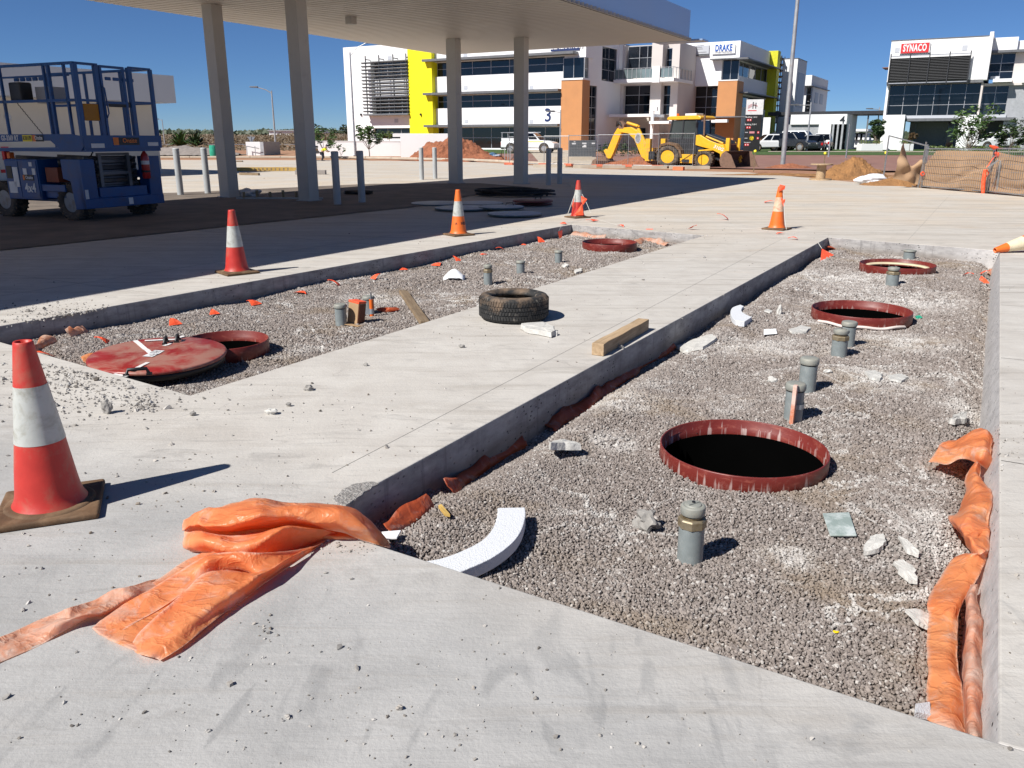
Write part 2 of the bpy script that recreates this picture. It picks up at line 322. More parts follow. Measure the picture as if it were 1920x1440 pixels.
# ------------------------------------------------------------------ builders
def tag(o, label=None, cat=None, group=None, kind=None):
    for k, v in (('label', label), ('category', cat), ('group', group), ('kind', kind)):
        if v: o[k] = v
    return o
def thing(name, label, cat, loc=(0,0,0), rz=0, group=None):
    o = bpy.data.objects.new(name, None); C.objects.link(o); o.empty_display_size = .1
    o.location = loc; o.rotation_euler = (0, 0, rz); return tag(o, label, cat, group)
class MB:
    def __init__(s): s.v = []; s.f = []; s.mi = []; s.m = 0; s.sm = []
    def add(s, vs, fs, smooth=False):
        k = len(s.v); s.v += [tuple(p) for p in vs]
        for f in fs: s.f.append([i+k for i in f]); s.mi.append(s.m); s.sm.append(smooth)
        return s
    def box(s, x0, x1, y0, y1, z0, z1):
        vs = [(x0,y0,z0),(x1,y0,z0),(x1,y1,z0),(x0,y1,z0),(x0,y0,z1),(x1,y0,z1),(x1,y1,z1),(x0,y1,z1)]
        return s.add(vs, [(0,3,2,1),(4,5,6,7),(0,1,5,4),(1,2,6,5),(2,3,7,6),(3,0,4,7)])
    def obox(s, c, size, rot=(0,0,0)):
        M = Euler(rot).to_matrix(); h = [x/2 for x in size]
        vs = [Vector(c)+M@Vector((sx*h[0], sy*h[1], sz*h[2])) for sz in (-1,1) for sx, sy in ((-1,-1),(1,-1),(1,1),(-1,1))]
        return s.add(vs, [(0,3,2,1),(4,5,6,7),(0,1,5,4),(1,2,6,5),(2,3,7,6),(3,0,4,7)])
    def bar(s, p, q, wd, ht=None):
        p, q = Vector(p), Vector(q); ht = ht or wd; d = (q-p).normalized()
        up = Vector((0,0,1)) if abs(d.z) < .95 else Vector((0,1,0)); x = d.cross(up).normalized(); y = x.cross(d)
        vs = [e + x*i*wd/2 + y*j*ht/2 for e in (p, q) for i, j in ((-1,-1),(1,-1),(1,1),(-1,1))]
        return s.add(vs, [(0,1,2,3),(7,6,5,4),(0,4,5,1),(1,5,6,2),(2,6,7,3),(3,7,4,0)])
    def cyl(s, p, q, r0, r1=None, n=16, caps=True, smooth=True):
        r1 = r0 if r1 is None else r1; p, q = Vector(p), Vector(q); d = (q-p).normalized()
        up = Vector((0,0,1)) if abs(d.z) < .95 else Vector((1,0,0)); x = d.cross(up).normalized(); y = x.cross(d)
        vs = [e + (x*math.cos(2*math.pi*i/n) + y*math.sin(2*math.pi*i/n))*r for e, r in ((p, r0), (q, r1)) for i in range(n)]
        s.add(vs, [(i, (i+1) % n, n+(i+1) % n, n+i) for i in range(n)], smooth)
        if caps: s.add(vs[:n], [list(range(n))[::-1]]); s.add(vs[n:], [list(range(n))])
        return s
    def lathe(s, prof, n=32, c=(0,0,0), smooth=True, close=False, axis='z', caps=True):
        vs = []
        for r, z in prof:
            for i in range(n):
                a = 2*math.pi*i/n; p = (r*math.cos(a), r*math.sin(a), z)
                if axis == 'y': p = (p[0], p[2], p[1])
                if axis == 'x': p = (p[2], p[0], p[1])
                vs.append((c[0]+p[0], c[1]+p[1], c[2]+p[2]))
        k = len(prof); fs = [(j*n+i, j*n+(i+1) % n, ((j+1) % k)*n+(i+1) % n, ((j+1) % k)*n+i) for j in range(k if close else k-1) for i in range(n)]
        s.add(vs, fs, smooth)
        if not close and caps:
            for j in (0, k-1):
                if prof[j][0] > 1e-4: s.add(vs[j*n:j*n+n], [list(range(n))])
        return s
    def tube(s, pts, r, n=8, smooth=True):
        pts = [Vector(p) for p in pts]; vs = []; up = Vector((0,0,1))
        for i, p in enumerate(pts):
            d = (pts[min(i+1, len(pts)-1)] - pts[max(i-1, 0)]).normalized()
            u = up if abs(d.z) < .95 else Vector((0,1,0)); x = d.cross(u).normalized(); y = x.cross(d)
            rr = r[i] if isinstance(r, (list, tuple)) else r
            vs += [p + (x*math.cos(2*math.pi*j/n)+y*math.sin(2*math.pi*j/n))*rr for j in range(n)]
        fs = [(i*n+j, i*n+(j+1) % n, (i+1)*n+(j+1) % n, (i+1)*n+j) for i in range(len(pts)-1) for j in range(n)]
        s.add(vs, fs, smooth); s.add(vs[:n], [list(range(n))[::-1]]); s.add(vs[-n:], [list(range(n))]); return s
    def prism(s, poly, z0, z1):          # poly: xy list
        n = len(poly); vs = [(p[0], p[1], z0) for p in poly] + [(p[0], p[1], z1) for p in poly]
        return s.add(vs, [list(range(n))[::-1], list(range(n, 2*n))] + [(i, (i+1) % n, n+(i+1) % n, n+i) for i in range(n)])
    def xprism(s, poly, y0, y1):         # poly: xz list, extruded along y
        n = len(poly); vs = [(p[0], y0, p[1]) for p in poly] + [(p[0], y1, p[1]) for p in poly]
        return s.add(vs, [list(range(n)), list(range(n, 2*n))[::-1]] + [(i, n+i, n+(i+1) % n, (i+1) % n) for i in range(n)])
    def build(s, name, mat, parent=None, bevel=0, loc=None, recalc=True, rot=None, segs=2):
        me = bpy.data.meshes.new(name); me.from_pydata(s.v, [], s.f)
        for m in (mat if isinstance(mat, (list, tuple)) else [mat]): me.materials.append(m)
        me.polygons.foreach_set('material_index', s.mi); me.polygons.foreach_set('use_smooth', s.sm)
        if recalc:
            bm = bmesh.new(); bm.from_mesh(me); bmesh.ops.recalc_face_normals(bm, faces=bm.faces); bm.to_mesh(me); bm.free()
        me.update()
        o = bpy.data.objects.new(name, me); C.objects.link(o)
        if parent is not None: o.parent = parent
        if loc is not None: o.location = loc
        if rot is not None: o.rotation_euler = rot
        if bevel:
            b = o.modifiers.new('bevel', 'BEVEL'); b.width = bevel; b.segments = segs; b.limit_method = 'ANGLE'; b.angle_limit = R(35)
        return o
def text(s, size, mat, parent, loc, rot, name='lettering', sx=1, ext=.01, align='CENTER', bold=0, sp=1.0):
    cu = bpy.data.curves.new(name, 'FONT'); cu.body = s; cu.size = size; cu.extrude = ext; cu.offset = bold
    cu.space_character = sp; cu.align_x = align; cu.align_y = 'CENTER'; cu.resolution_u = 3
    t = bpy.data.objects.new(name, cu); C.objects.link(t)
    dg = bpy.context.evaluated_depsgraph_get(); me = bpy.data.meshes.new_from_object(t.evaluated_get(dg)); bpy.data.objects.remove(t)
    me.materials.clear(); me.materials.append(mat)
    o = bpy.data.objects.new(name, me); C.objects.link(o); o.parent = parent; o.location = loc; o.rotation_euler = rot; o.scale = (sx, 1, 1); return o
def kids(o): return [c for c in bpy.data.objects if c.parent == o]
def copy_tree(o, parent=None, ch=None):
    if ch is None:
        ch = {}
        for c in bpy.data.objects:
            if c.parent: ch.setdefault(c.parent.name, []).append(c)
    c = o.copy(); C.objects.link(c)
    if parent: c.parent = parent
    for k in ch.get(o.name, []): copy_tree(k, c, ch)
    return c
# ------------------------------------------------------------------ setting: terrain, slabs, gravel
Q = {'LF': G(1072,421), 'LFR': G(1322,441), 'LN': G(357,741), 'RN': G(574,979), 'RB': G(1873,1392), 'RF': G(1553,445), 'RFR': G(1875,470)}
Q['LNC'] = S(-6.86, 3.35)
far_edge = [G(1920,369), G(1640,345), G(1400,323), G(1120,317), G(900,304), G(640,300), G(300,300)]
KB = S(9, 6)
def flat(p): return (p[0], p[1])
SB = [flat(S(-44, -9)), flat(S(9.5, -9)), flat(S(12, 13.1)), flat(G(1920,369) + Vector((7, -2.4, 0)))]
east = flat(G(1920,369) + Vector((7, -2.4, 0)))
wfar = (-46, 60)
def slab(pts, name='concrete_slab', batter=None):
    m = MB(); m.prism([flat(p) for p in pts], -.30, 0)
    if batter:
        n = len(pts)
        for k in batter: p = S(AB(pts[k])[0]-.075, AB(pts[k])[1]); m.v[k] = (p.x, p.y, -.30)
    o = m.build(name, CONC, bevel=.007); tag(o, kind='structure'); return o
slab([S(-44,-9), S(12,-9), S(12,2.07), Q['RB'], Q['RN'], Q['RF'], Q['LFR'], Q['LN'], Q['LNC'], S(-44,3.35)])
slab([S(-44,3.354), Q['LNC'], Q['LF'], S(-44,13.43)])
for i in range(5):                                     # right-hand pours with their joints
    b0, b1 = 2.074+(13.07-2.10)*i/5, 2.10+(13.07-2.10)*(i+1)/5-.004
    t0, t1 = i/5, (i+1)/5
    a0 = AB(Q['RB'].lerp(Q['RFR'], t0))[0]; a1 = AB(Q['RB'].lerp(Q['RFR'], t1))[0]
    if i == 0: slab([Q['RB'], S(12, 2.074), S(12, b1), S(a1, b1)], batter=(0, 3))
    else: slab([S(a0, b0), S(12, b0), S(12, b1), S(a1, b1 if i < 4 else AB(Q['RFR'])[1])], batter=(0, 3))
slab([S(-44,13.434), Q['LF'], Q['LFR'], Q['RF'], Q['RFR'], S(12,13.08), east] + far_edge + [wfar])

# ground: one sheet to the horizon, sunk under the slab
def ground():
    xs = sorted(set(list(np.linspace(-900, -60, 15)) + list(np.linspace(-60, 80, 71)) + list(np.linspace(80, 900, 15))))
    ys = sorted(set(list(np.linspace(-300, -20, 5)) + list(np.linspace(-20, 110, 66)) + list(np.linspace(110, 1500, 24))))
    poly = [flat(S(-44,-9)), flat(S(12,-9)), flat(S(12,13.08)), east] + [flat(p) for p in far_edge] + [wfar]
    def inside(x, y):
        c = False
        for i in range(len(poly)):
            (x1, y1), (x2, y2) = poly[i-1], poly[i]
            if (y1 > y) != (y2 > y) and x < (x2-x1)*(y-y1)/(y2-y1)+x1: c = not c
        return c
    def near(x, y): return all(inside(x+dx, y+dy) for dx in (-2.1, 2.1) for dy in (-2.1, 2.1))
    vs = []
    for y in ys:
        for x in xs:
            z = terr(x, y) - .02 + (noise.noise(Vector((x*.2, y*.2, 0)))*.05 if 40 < y < 90 else 0)
            if near(x, y): z = -3.2
            elif inside(x, y): z = -.16
            vs.append((x, y, z - (.03 if not near(x, y) else 0)))
    nx = len(xs); m = MB(); m.add(vs, [(j*nx+i, j*nx+i+1, (j+1)*nx+i+1, (j+1)*nx+i) for j in range(len(ys)-1) for i in range(nx-1)], True)
    tag(m.build('ground', EARTH), kind='structure')
ground()
def sheet(name, pts, mat, dz=.02, kind='structure', n=1):
    bm = bmesh.new(); vs = [bm.verts.new((p[0], p[1], 0)) for p in pts]; f = bm.faces.new(vs)
    bmesh.ops.triangulate(bm, faces=[f])
    bmesh.ops.subdivide_edges(bm, edges=bm.edges[:], cuts=5, use_grid_fill=True)
    for v in bm.verts: v.co.z = terr(v.co.x, v.co.y) + dz
    bmesh.ops.recalc_face_normals(bm, faces=bm.faces)
    me = bpy.data.meshes.new(name); bm.to_mesh(me); bm.free(); me.materials.append(mat)
    for p in me.polygons: 
        pass
    o = bpy.data.objects.new(name, me); C.objects.link(o); tag(o, kind=kind); return o
sheet('road', [G(860,300), G(1100,309.5), G(1400,317), G(1700,322), (60, 40), (90,58), G(1900,294.5,.1), G(1500,294,.1), G(1150,292.5,.1), G(900,290,.1)], ROAD, .03)
sheet('grass_verge', [G(1410,294,.1), G(1930,294.5,.1), (110, 66), (110, 92), G(1930,277,.31), G(1410,280,.31)], GRASS, .05)
sheet('grass_verge', [G(868,293,.1), G(1000,292,.1), G(1000,279.5,.31), G(868,279.5,.31)], GRASS, .05)
sheet('footpath', [G(1440,288.4,.2), G(1930,289,.2), G(1930,288,.2), G(1440,287.4,.2)], KERB, .075)
sheet('car_park', [G(1400,280.4,.31), G(1700,278.5,.31), G(1800,274.5,.31), G(1400,274.5,.31)], ASPH, .07)
sheet('driveway', [G(1010,305), G(1110,309), G(1110,287,.15), G(1160,281,.3), G(985,281,.3)], KERB, .055)
# dusty unpaved strip under the canopy
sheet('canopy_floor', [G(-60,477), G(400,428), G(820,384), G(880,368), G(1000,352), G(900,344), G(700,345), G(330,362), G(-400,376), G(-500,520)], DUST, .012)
# far kerb line, in lengths
def kerb(p, q, n):
    p, q = Vector(p), Vector(q)
    for i in range(n):
        a, b = p.lerp(q, (i+.004)/n), p.lerp(q, (i+.996)/n); d = (b-a).normalized(); nn = Vector((-d.y, d.x, 0))
        o = bpy.data.objects.new('kerb', None)
        m = MB(); c = (a+b)/2; Ln = (b-a).length; 
        m.xprism([(-Ln/2, 0), (Ln/2, 0), (Ln/2, .15), (-Ln/2, .15)], -.09, .09)
        o = m.build('kerb', KERB, loc=(c.x, c.y, terr(c.x, c.y)), rot=(0, 0, math.atan2(d.y, d.x)), bevel=.03); tag(o, kind='structure')
kerb(G(300,299.5), G(640,299.5), 6); kerb(G(640,299.5), G(890,303), 5); kerb(G(890,303), G(1110,312), 4)

def saw(a0, b0, a1, b1):
    p, q = S(a0, b0), S(a1, b1); d = (q-p).normalized(); nn = Vector((-d.y, d.x, 0))*.0013; m = MB(); m.prism([flat(p-nn), flat(q-nn), flat(q+nn), flat(p+nn)], -.001, .0012); tag(m.build('saw_cut', pm('saw_cut_dust', (.25,.24,.22), .9), None), kind='structure')
sa, sb = AB(G(949,717)), AB(G(1076,651)); sl_ = (sb[0]-sa[0])/(sb[1]-sa[1]); saw(sa[0]+(2.6-sa[1])*sl_, 2.6, sa[0]+(13-sa[1])*sl_, 13.0)
for b_ in (16.5, 20.6): saw(-9.5, b_, 11.5, b_)
saw(-1.0, 13.8, -1.0, 26); saw(-8.2, 3.4, -8.2, 26); saw(-14, 5.2, -6.9, 5.2); saw(-14, 9.4, -6.75, 9.4); saw(5.2, 13.2, 5.2, 24)
# gravel beds with openings for the collars; heights from a gentle noise
HOLES = []                                   # (x, y, r)
def gz(x, y, base=-.185):
    z = base + noise.noise(Vector((x*1.1, y*1.1, 1.7)))*.045 + noise.noise(Vector((x*3.1, y*3.1, 4)))*.012
    a, b = AB((x, y))
    if a < -3: z += .09*math.exp(-((a+6.0)**2+(b-3.7)**2*2)/.35)+.05*math.exp(-((a+4.3)**2+(b-3.4)**2)/.2)      # heaped in the near corner
    if a > -3:
        z += -.05*math.exp(-((a+2.12)/.10)**2)*(1 if b > 3 else .5) + .02*math.exp(-((a+1.85)/.12)**2)
        z += -.10*math.exp(-((a-.15)/.10)**2)
        z += .03*math.exp(-((b-2.3)/.25)**2)
    return z
def at_gravel(u, v, dz=0):
    p = G(u, v, -.18)
    for _ in range(4): p = G(u, v, gz(p.x, p.y)+dz)
    return p
def inpoly(P, x, y):
    c = np.zeros(x.shape, bool)
    for i in range(len(P)):
        x1, y1 = P[i-1][0], P[i-1][1]; x2, y2 = P[i][0], P[i][1]
        with np.errstate(divide='ignore', invalid='ignore'):
            c ^= ((y1 > y) != (y2 > y)) & (x < (x2-x1)*(y-y1)/(y2-y1)+x1)
    return c
def bed(poly, name):
    A = [AB(p) for p in poly]; a0, a1 = min(p[0] for p in A)-.05, max(p[0] for p in A)+.05; b0, b1 = min(p[1] for p in A)-.1, max(p[1] for p in A)+.1
    st = .045; na, nb = int((a1-a0)/st)+1, int((b1-b0)/st)+1; vs = []; ok = []
    for j in range(nb):
        for i in range(na):
            p = S(a0+i*st, b0+j*st); vs.append((p.x, p.y, gz(p.x, p.y)-.006)); ok.append(all((p.x-h[0])**2+(p.y-h[1])**2 > (h[2]-.02)**2 for h in HOLES))
    m = MB(); fs = [(j*na+i, j*na+i+1, (j+1)*na+i+1, (j+1)*na+i) for j in range(nb-1) for i in range(na-1)]
    m.add(vs, [f for f in fs if all(ok[k] for k in f)], True)
    tag(m.build(name, GRAVB), kind='structure')

def stone_cloud(name, pts, sizes, mat, kind='stuff', seed=1, flat_=.7):
    me = bpy.data.meshes.new(name); me.from_pydata([tuple(p) for p in pts], [], [])
    at = me.attributes.new('size', 'FLOAT', 'POINT'); at.data.foreach_set('value', np.asarray(sizes, dtype=np.float32))
    o = bpy.data.objects.new(name, me); C.objects.link(o); tag(o, kind=kind)
    g = bpy.data.node_groups.new(name, 'GeometryNodeTree')
    g.interface.new_socket('Geometry', in_out='INPUT', socket_type='NodeSocketGeometry'); g.interface.new_socket('Geometry', in_out='OUTPUT', socket_type='NodeSocketGeometry')
    gi = g.nodes.new('NodeGroupInput'); go = g.nodes.new('NodeGroupOutput')
    m2p = g.nodes.new('GeometryNodeMeshToPoints'); g.links.new(gi.outputs[0], m2p.inputs[0])
    join = g.nodes.new('GeometryNodeJoinGeometry'); 
    for k in range(5):
        ico = g.nodes.new('GeometryNodeMeshIcoSphere'); ico.inputs['Radius'].default_value = 1; ico.inputs['Subdivisions'].default_value = 1 if k < 3 else 2
        sp = g.nodes.new('GeometryNodeSetPosition'); g.links.new(ico.outputs[0], sp.inputs[0])
        tx = g.nodes.new('ShaderNodeTexNoise'); tx.noise_dimensions = '4D'; tx.inputs['W'].default_value = k*3.7+seed; tx.inputs['Scale'].default_value = .9; tx.inputs['Detail'].default_value = 1
        vs = g.nodes.new('ShaderNodeVectorMath'); vs.operation = 'SUBTRACT'; g.links.new(tx.outputs['Color'], vs.inputs[0]); vs.inputs[1].default_value = (.5, .5, .5)
        vm = g.nodes.new('ShaderNodeVectorMath'); vm.operation = 'SCALE'; g.links.new(vs.outputs[0], vm.inputs[0]); vm.inputs['Scale'].default_value = 2.2
        g.links.new(vm.outputs[0], sp.inputs['Offset'])
        tr = g.nodes.new('GeometryNodeTransform'); g.links.new(sp.outputs[0], tr.inputs[0]); tr.inputs['Scale'].default_value = [(1.2,.85,flat_), (1,.95,.8*flat_/.7), (.9,1.25,.8*flat_/.7), (1.3,.8,.75*flat_/.7), (.95,1.0,.9*flat_/.7)][k]
        sm = g.nodes.new('GeometryNodeSetMaterial'); g.links.new(tr.outputs[0], sm.inputs[0]); sm.inputs['Material'].default_value = mat
        ss = g.nodes.new('GeometryNodeSetShadeSmooth'); ss.inputs['Shade Smooth'].default_value = False; g.links.new(sm.outputs[0], ss.inputs[0])
        g2i = g.nodes.new('GeometryNodeGeometryToInstance'); g.links.new(ss.outputs[0], g2i.inputs[0]); g.links.new(g2i.outputs[0], join.inputs[0])
    iop = g.nodes.new('GeometryNodeInstanceOnPoints'); iop.inputs['Pick Instance'].default_value = True
    g.links.new(m2p.outputs[0], iop.inputs['Points']); g.links.new(join.outputs[0], iop.inputs['Instance'])
    rv = g.nodes.new('FunctionNodeRandomValue'); rv.data_type = 'FLOAT_VECTOR'
    for i in rv.inputs:
        if i.type == 'VECTOR' and i.name == 'Max': i.default_value = (.9, .9, 6.28)
        if i.type == 'VECTOR' and i.name == 'Min': i.default_value = (-.9, -.9, 0)
    e2r = g.nodes.new('FunctionNodeEulerToRotation'); g.links.new(rv.outputs[0], e2r.inputs[0]); g.links.new(e2r.outputs[0], iop.inputs['Rotation'])
    na = g.nodes.new('GeometryNodeInputNamedAttribute'); na.data_type = 'FLOAT'; na.inputs['Name'].default_value = 'size'
    g.links.new(na.outputs[0], iop.inputs['Scale']); g.links.new(iop.outputs[0], go.inputs[0])
    o.modifiers.new('stones', 'NODES').node_group = g
    return o
def gravel(poly, name, seed):
    A = np.array([AB(p) for p in poly]); lo, hi = A.min(0), A.max(0); P2 = [tuple(a) for a in A]; pts = []; sz = []
    for d0, d1, step in ((0, 4.4, .0105), (4.4, 6.4, .0126), (6.4, 9.5, .0165), (9.5, 17, .0225)):
        ga = np.arange(lo[0], hi[0], step); gb = np.arange(lo[1], hi[1], step); a, b = np.meshgrid(ga, gb); a = a.ravel(); b = b.ravel()
        a = a + rng.uniform(-.6, .6, a.size)*step; b = b + rng.uniform(-.6, .6, b.size)*step
        x = a*UX+b*WX; y = a*UY+b*WY; d = np.hypot(x, y) + rng.uniform(-.25, .25, x.size)
        k = inpoly(P2, a, b) & (d >= d0) & (d < d1)
        for h in HOLES: k &= (x-h[0])**2+(y-h[1])**2 > (h[2]+.004)**2
        x, y = x[k], y[k]; s = step*.53*rng.lognormal(0, .24, x.size)
        for xi, yi, si in zip(x, y, s): pts.append((xi, yi, gz(xi, yi)+si*.1)); sz.append(min(si, step*1.15))
    print(name, len(pts)); stone_cloud(name, pts, sz, GRAV, seed=seed)
LP = [Q['LNC'], Q['LF'], Q['LFR'], Q['LN']]; RP = [Q['RN'], Q['RF'], Q['RFR'], Q['RB']]

# ------------------------------------------------------------------ collars, lids, pipes
def ellipse(u0, u1, vc, z):
    p, q = G(u0, vc, z), G(u1, vc, z); return (p+q)/2, (q-p).length/2
def collar(u0, u1, vc, ztop, label, wall=.012, inner=None):
    c, r = ellipse(u0, u1, vc, ztop); HOLES.append((c.x, c.y, r)); zb = gz(c.x, c.y)
    t = thing('tank_collar', label, 'manhole collar', (c.x, c.y, zb), group='red collars standing in the gravel'); h = ztop-zb
    m = MB(); m.lathe([(r-.012, -.12), (r, -.12), (r, h-.004), (r-.002, h), (r-.007, h), (r-.009, h-.003), (r-.009, h-.045), (r-.014, h-.05), (r-.014, h-.095), (r-.014, -.12)], 72, close=True); m.build('rim', COLLD, t)
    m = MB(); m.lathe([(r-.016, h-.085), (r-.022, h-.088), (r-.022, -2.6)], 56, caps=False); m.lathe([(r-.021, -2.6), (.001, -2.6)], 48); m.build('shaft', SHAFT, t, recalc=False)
    return t, c, r, h
t1, c1_, r1_, h1_ = collar(1240, 1547, 836, -.098, 'large red collar ring nearest the camera round an open black shaft')
m = MB(); m.tube([(-.10-.03*math.sin(k/7*3), .03-.012*k, -.12-.02*k) for k in range(8)], .002, 6); m.build('cable', GALV, t1)
t2, *_ = collar(1527, 1704, 579, -.09, 'middle red collar ring of the right-hand gravel bed with pale foam round its foot')
t3, *_ = collar(1617, 1749, 494, -.08, 'red collar ring with a cream inner lip at the far end of the right bed', inner=None)
m = MB(); m.lathe([(.33, .045), (.375, .06), (.375, .03), (.33, .03)], 40, close=True); m.build('cream_lip', pm('cream_lip', (.66,.55,.36), .7), t3)
t4, *_ = collar(1092, 1194, 453, -.07, 'empty red collar ring at the far end of the left-hand gravel bed')
t5, c5, r5, _h = collar(342, 501, 637, -.075, 'red collar ring partly covered by the leaning red lid')
def foam_bead(c, r, a0, a1, parent):
    m = MB(); m.tube([(r*math.cos(a), r*math.sin(a), .012+.006*math.sin(a*9)) for a in np.linspace(a0, a1, 30)], .014, 7)
    m.build('foam_bead', pm('cream_foam', (.68,.6,.55), .8, bump=.4), parent)
foam_bead(None, ellipse(1527,1704,580,-.07)[1]+.012, -2.9, -1.0, t2)
# leaning red lid over collar t5
t = thing('manhole_cover', 'big round red lid with white tape and black handles leaning on a collar', 'manhole lid', (0,0,0))
lc, lr = ellipse(180, 412, 668, -.045)
t.location = (lc.x+.005, lc.y, -.035); lr = .468
def handle(parent, x, y, rz, ln=.15, z=.02):
    m = MB(); m.bar((-ln/2,0,.018), (ln/2,0,.045+0), .02, .014) if 0 else None
    pts = [(-ln/2,0,0), (-ln/2*.8,0,.04), (ln/2*.8,0,.04), (ln/2,0,0)]
    m.tube(pts, [.014,.012,.012,.014], 6); m.obox((-ln/2,0,.004), (.035,.03,.012)); m.obox((ln/2,0,.004), (.035,.03,.012))
    m.build('handle', BLACK, parent, loc=(x, y, z), rot=(0,0,rz))
m = MB(); m.lathe([(.001,.020), (lr*.6,.018), (lr-.012,.013), (lr-.002,.007), (lr,-.006), (lr-.004,-.014), (.001,-.014)], 80); m.build('cover_plate', LIDR, t)
m = MB(); m.lathe([(lr-.02,-.012), (lr-.016,-.012), (lr-.016,-.06), (lr-.03,-.06), (lr-.03,-.012)], 64, close=True); m.build('skirt', BLACK, t)
t.rotation_euler = (R(1.5), R(1.0), R(0))
def stripq(m, p, q, wd, z=.0225): 
    p, q = Vector((p[0],p[1],0)), Vector((q[0],q[1],0)); d = (q-p); n = Vector((-d.y,d.x,0)).normalized()*wd/2
    k = 8; pts = []
    for i in range(k+1):
        c = p.lerp(q, i/k); j = Vector((random.uniform(-.003,.003), random.uniform(-.003,.003), 0))
        pts += [(c+n+j)+Vector((0,0,z)), (c-n+j)+Vector((0,0,z))]
    m.add(pts, [(2*i, 2*i+1, 2*i+3, 2*i+2) for i in range(k)])
def LL(u, v):                                   # spot on the lid
    p = G(u, v, -.02); return (p.x-t.location.x, p.y-t.location.y)
for p_, q_, w_, z_ in (((254,643),(285,665),.035,.0225), ((272,643),(330,640),.03,.0232), ((326,641),(344,634),.03,.0225), ((308,651),(320,647),.03,.0225), ((245,694),(278,679),.03,.0225), ((212,700),(240,703),.03,.0235)):
    m = MB(); stripq(m, LL(*p_), LL(*q_), w_, z_); m.build('tape_strip', TAPE, t, recalc=False)
m = MB(); stripq(m, LL(276,670), LL(301,659), .075, .024); m.build('paper_label', STK, t, recalc=False)
m = MB()
for i in range(9):
    x, y = LL(281+(i%3)*6, 669-(i//3)*2.6-(i%3)*2.4); stripq(m, (x, y), (x+.02+.01*(i%2), y+.012), .006, .0258)
o = m.build('label_marks', TXTK, t, recalc=False); o['kind'] = 'stuff'
handle(t, *LL(258,700), R(18), .14); handle(t, *LL(311,646), R(100), .07); handle(t, *LL(333,642), R(100), .07)

def pipe(u, vb, vt, du, label, style, lean=(0,0), stake=False):
    p = at_gravel(u, vb); d = math.hypot(p.x, p.y); r = du/2/1540*d*1.02
    # height so that the top meets vt
    rr = ray(u, vt); tt = p.y/rr[1]; h = (CAM_H+rr[2]*tt) - p.z - r*.3
    t = thing('pipe_stub', label, 'pipe', (p.x, p.y, p.z), group='capped pipe stubs in the gravel'); t.rotation_euler = (lean[0], lean[1], random.random())
    m = MB()
    if style == 'brass':
        m.lathe([(r*.95,-.05), (r*.95, h*.62)], 28); m.build('pipe', PIPEG, t)
        m = MB(); m.lathe([(r*.6,h*.60), (r*1.06, h*.61), (r*1.06, h*.74), (r*.98, h*.765), (r*.6, h*.77)], 8, smooth=False); m.build('hex_nut', BRASS, t, bevel=.002)
        m = MB(); m.lathe([(r*.4,h*.76), (r*.72,h*.76), (r*.72,h*.84), (r*.4,h*.84)], 20); m.build('neck', BRASS, t)
        m = MB(); m.lathe([(r*.3,h*.83), (r*.90,h*.83), (r*.92,h*.90), (r*.90,h*.965), (r*.75,h*.985), (r*.62,h*.975), (r*.58,h), (r*.1,h)], 26)
        m.obox((0,0,h*1.005), (r*1.1,r*.24,h*.03)); m.obox((r*.85,0,h*.9), (r*.3,r*.5,h*.1)); m.build('cap', PCAP, t, bevel=.0015)
        m = MB(); m.cyl((0,0,h), (0,0,h*1.04), r*.12, n=8); m.build('padlock_eye', BLACK, t)
    else:
        m.lathe([(r*.90,-.05), (r*.90,h*.80)], 28); m.build('pipe', PIPEG, t)
        m = MB(); m.lathe([(r*.7,h*.78), (r*.92,h*.785), (r*.92,h*.80), (r*.7,h*.81)], 28); m.build('seal', BLACK, t)
        m = MB(); m.lathe([(r*.6,h*.81), (r*1.0,h*.815), (r*1.02,h*.86), (r*1.0,h*.95), (r*.93,h*.985), (r*.8,h), (r*.1,h*1.0)], 28)
        m.obox((r*.95,0,h*.9), (r*.28,r*.4,h*.07)); m.build('cap', PCAP, t, bevel=.002)
    if stake:
        m = MB(); m.bar((-r*1.35,-.02,-.02), (-r*1.2,-.02,h*1.02), .028, .022); m.build('marker_stake', pm('orange_stake', (.62,.22,.12), .7, var=.2, scale=8, dirt=(.7,.55,.48), damt=.6, dscale=9), t)
        m = MB(); m.tube([(-r*1.35-.02,-.045,h*.44),(-r*.3,-r*1.06,h*.42),(r*.5,-r*.8,h*.42)], .001, 4)
        m = MB(); vs = []
        for i in range(9):
            a = math.pi*(.75+ i/8*1.2); x, y = (r*1.02*math.cos(a), r*1.02*math.sin(a)) 
            if i < 2: x, y = -r*1.5, -.012-.02*i
            vs += [(x, y, h*.34), (x, y, h*.47)]
        m.add(vs, [(2*i, 2*i+2, 2*i+3, 2*i+1) for i in range(8)], True); m.build('duct_tape', GTAPE, t, recalc=False)
    return t
pipe(1293, 1050, 937, 53, 'nearest grey pipe stub with a hexagonal brass collar in the big gravel bed', 'brass')
pipe(1486, 786, 712, 36, 'grey capped pipe with an orange stake taped to it behind the nearest collar', 'cap', stake=True)
pipe(1512, 734, 665, 33, 'thick grey capped pipe just behind the one with the taped stake', 'cap')
pipe(1572, 668, 612, 28, 'grey pipe with a brown brass collar standing before the middle red ring', 'brass')
pipe(1588, 648, 598, 26, 'plain grey capped pipe touching the foot of the middle red ring', 'cap')
pipe(1672, 535, 497, 21, 'small pipe with a brass collar right in front of the far cream-lipped ring', 'brass')
pipe(1704, 486, 465, 20, 'short grey pipe behind the cream-lipped ring by the far slab edge', 'cap')
pb = pipe(640, 610, 566, 23, 'dark dusty pipe with an open hinged cap beside the cardboard box', 'cap')
pipe(692, 588, 551, 22, 'pale capped pipe with an orange marker pen taped on, behind the cardboard box', 'cap', stake=False)
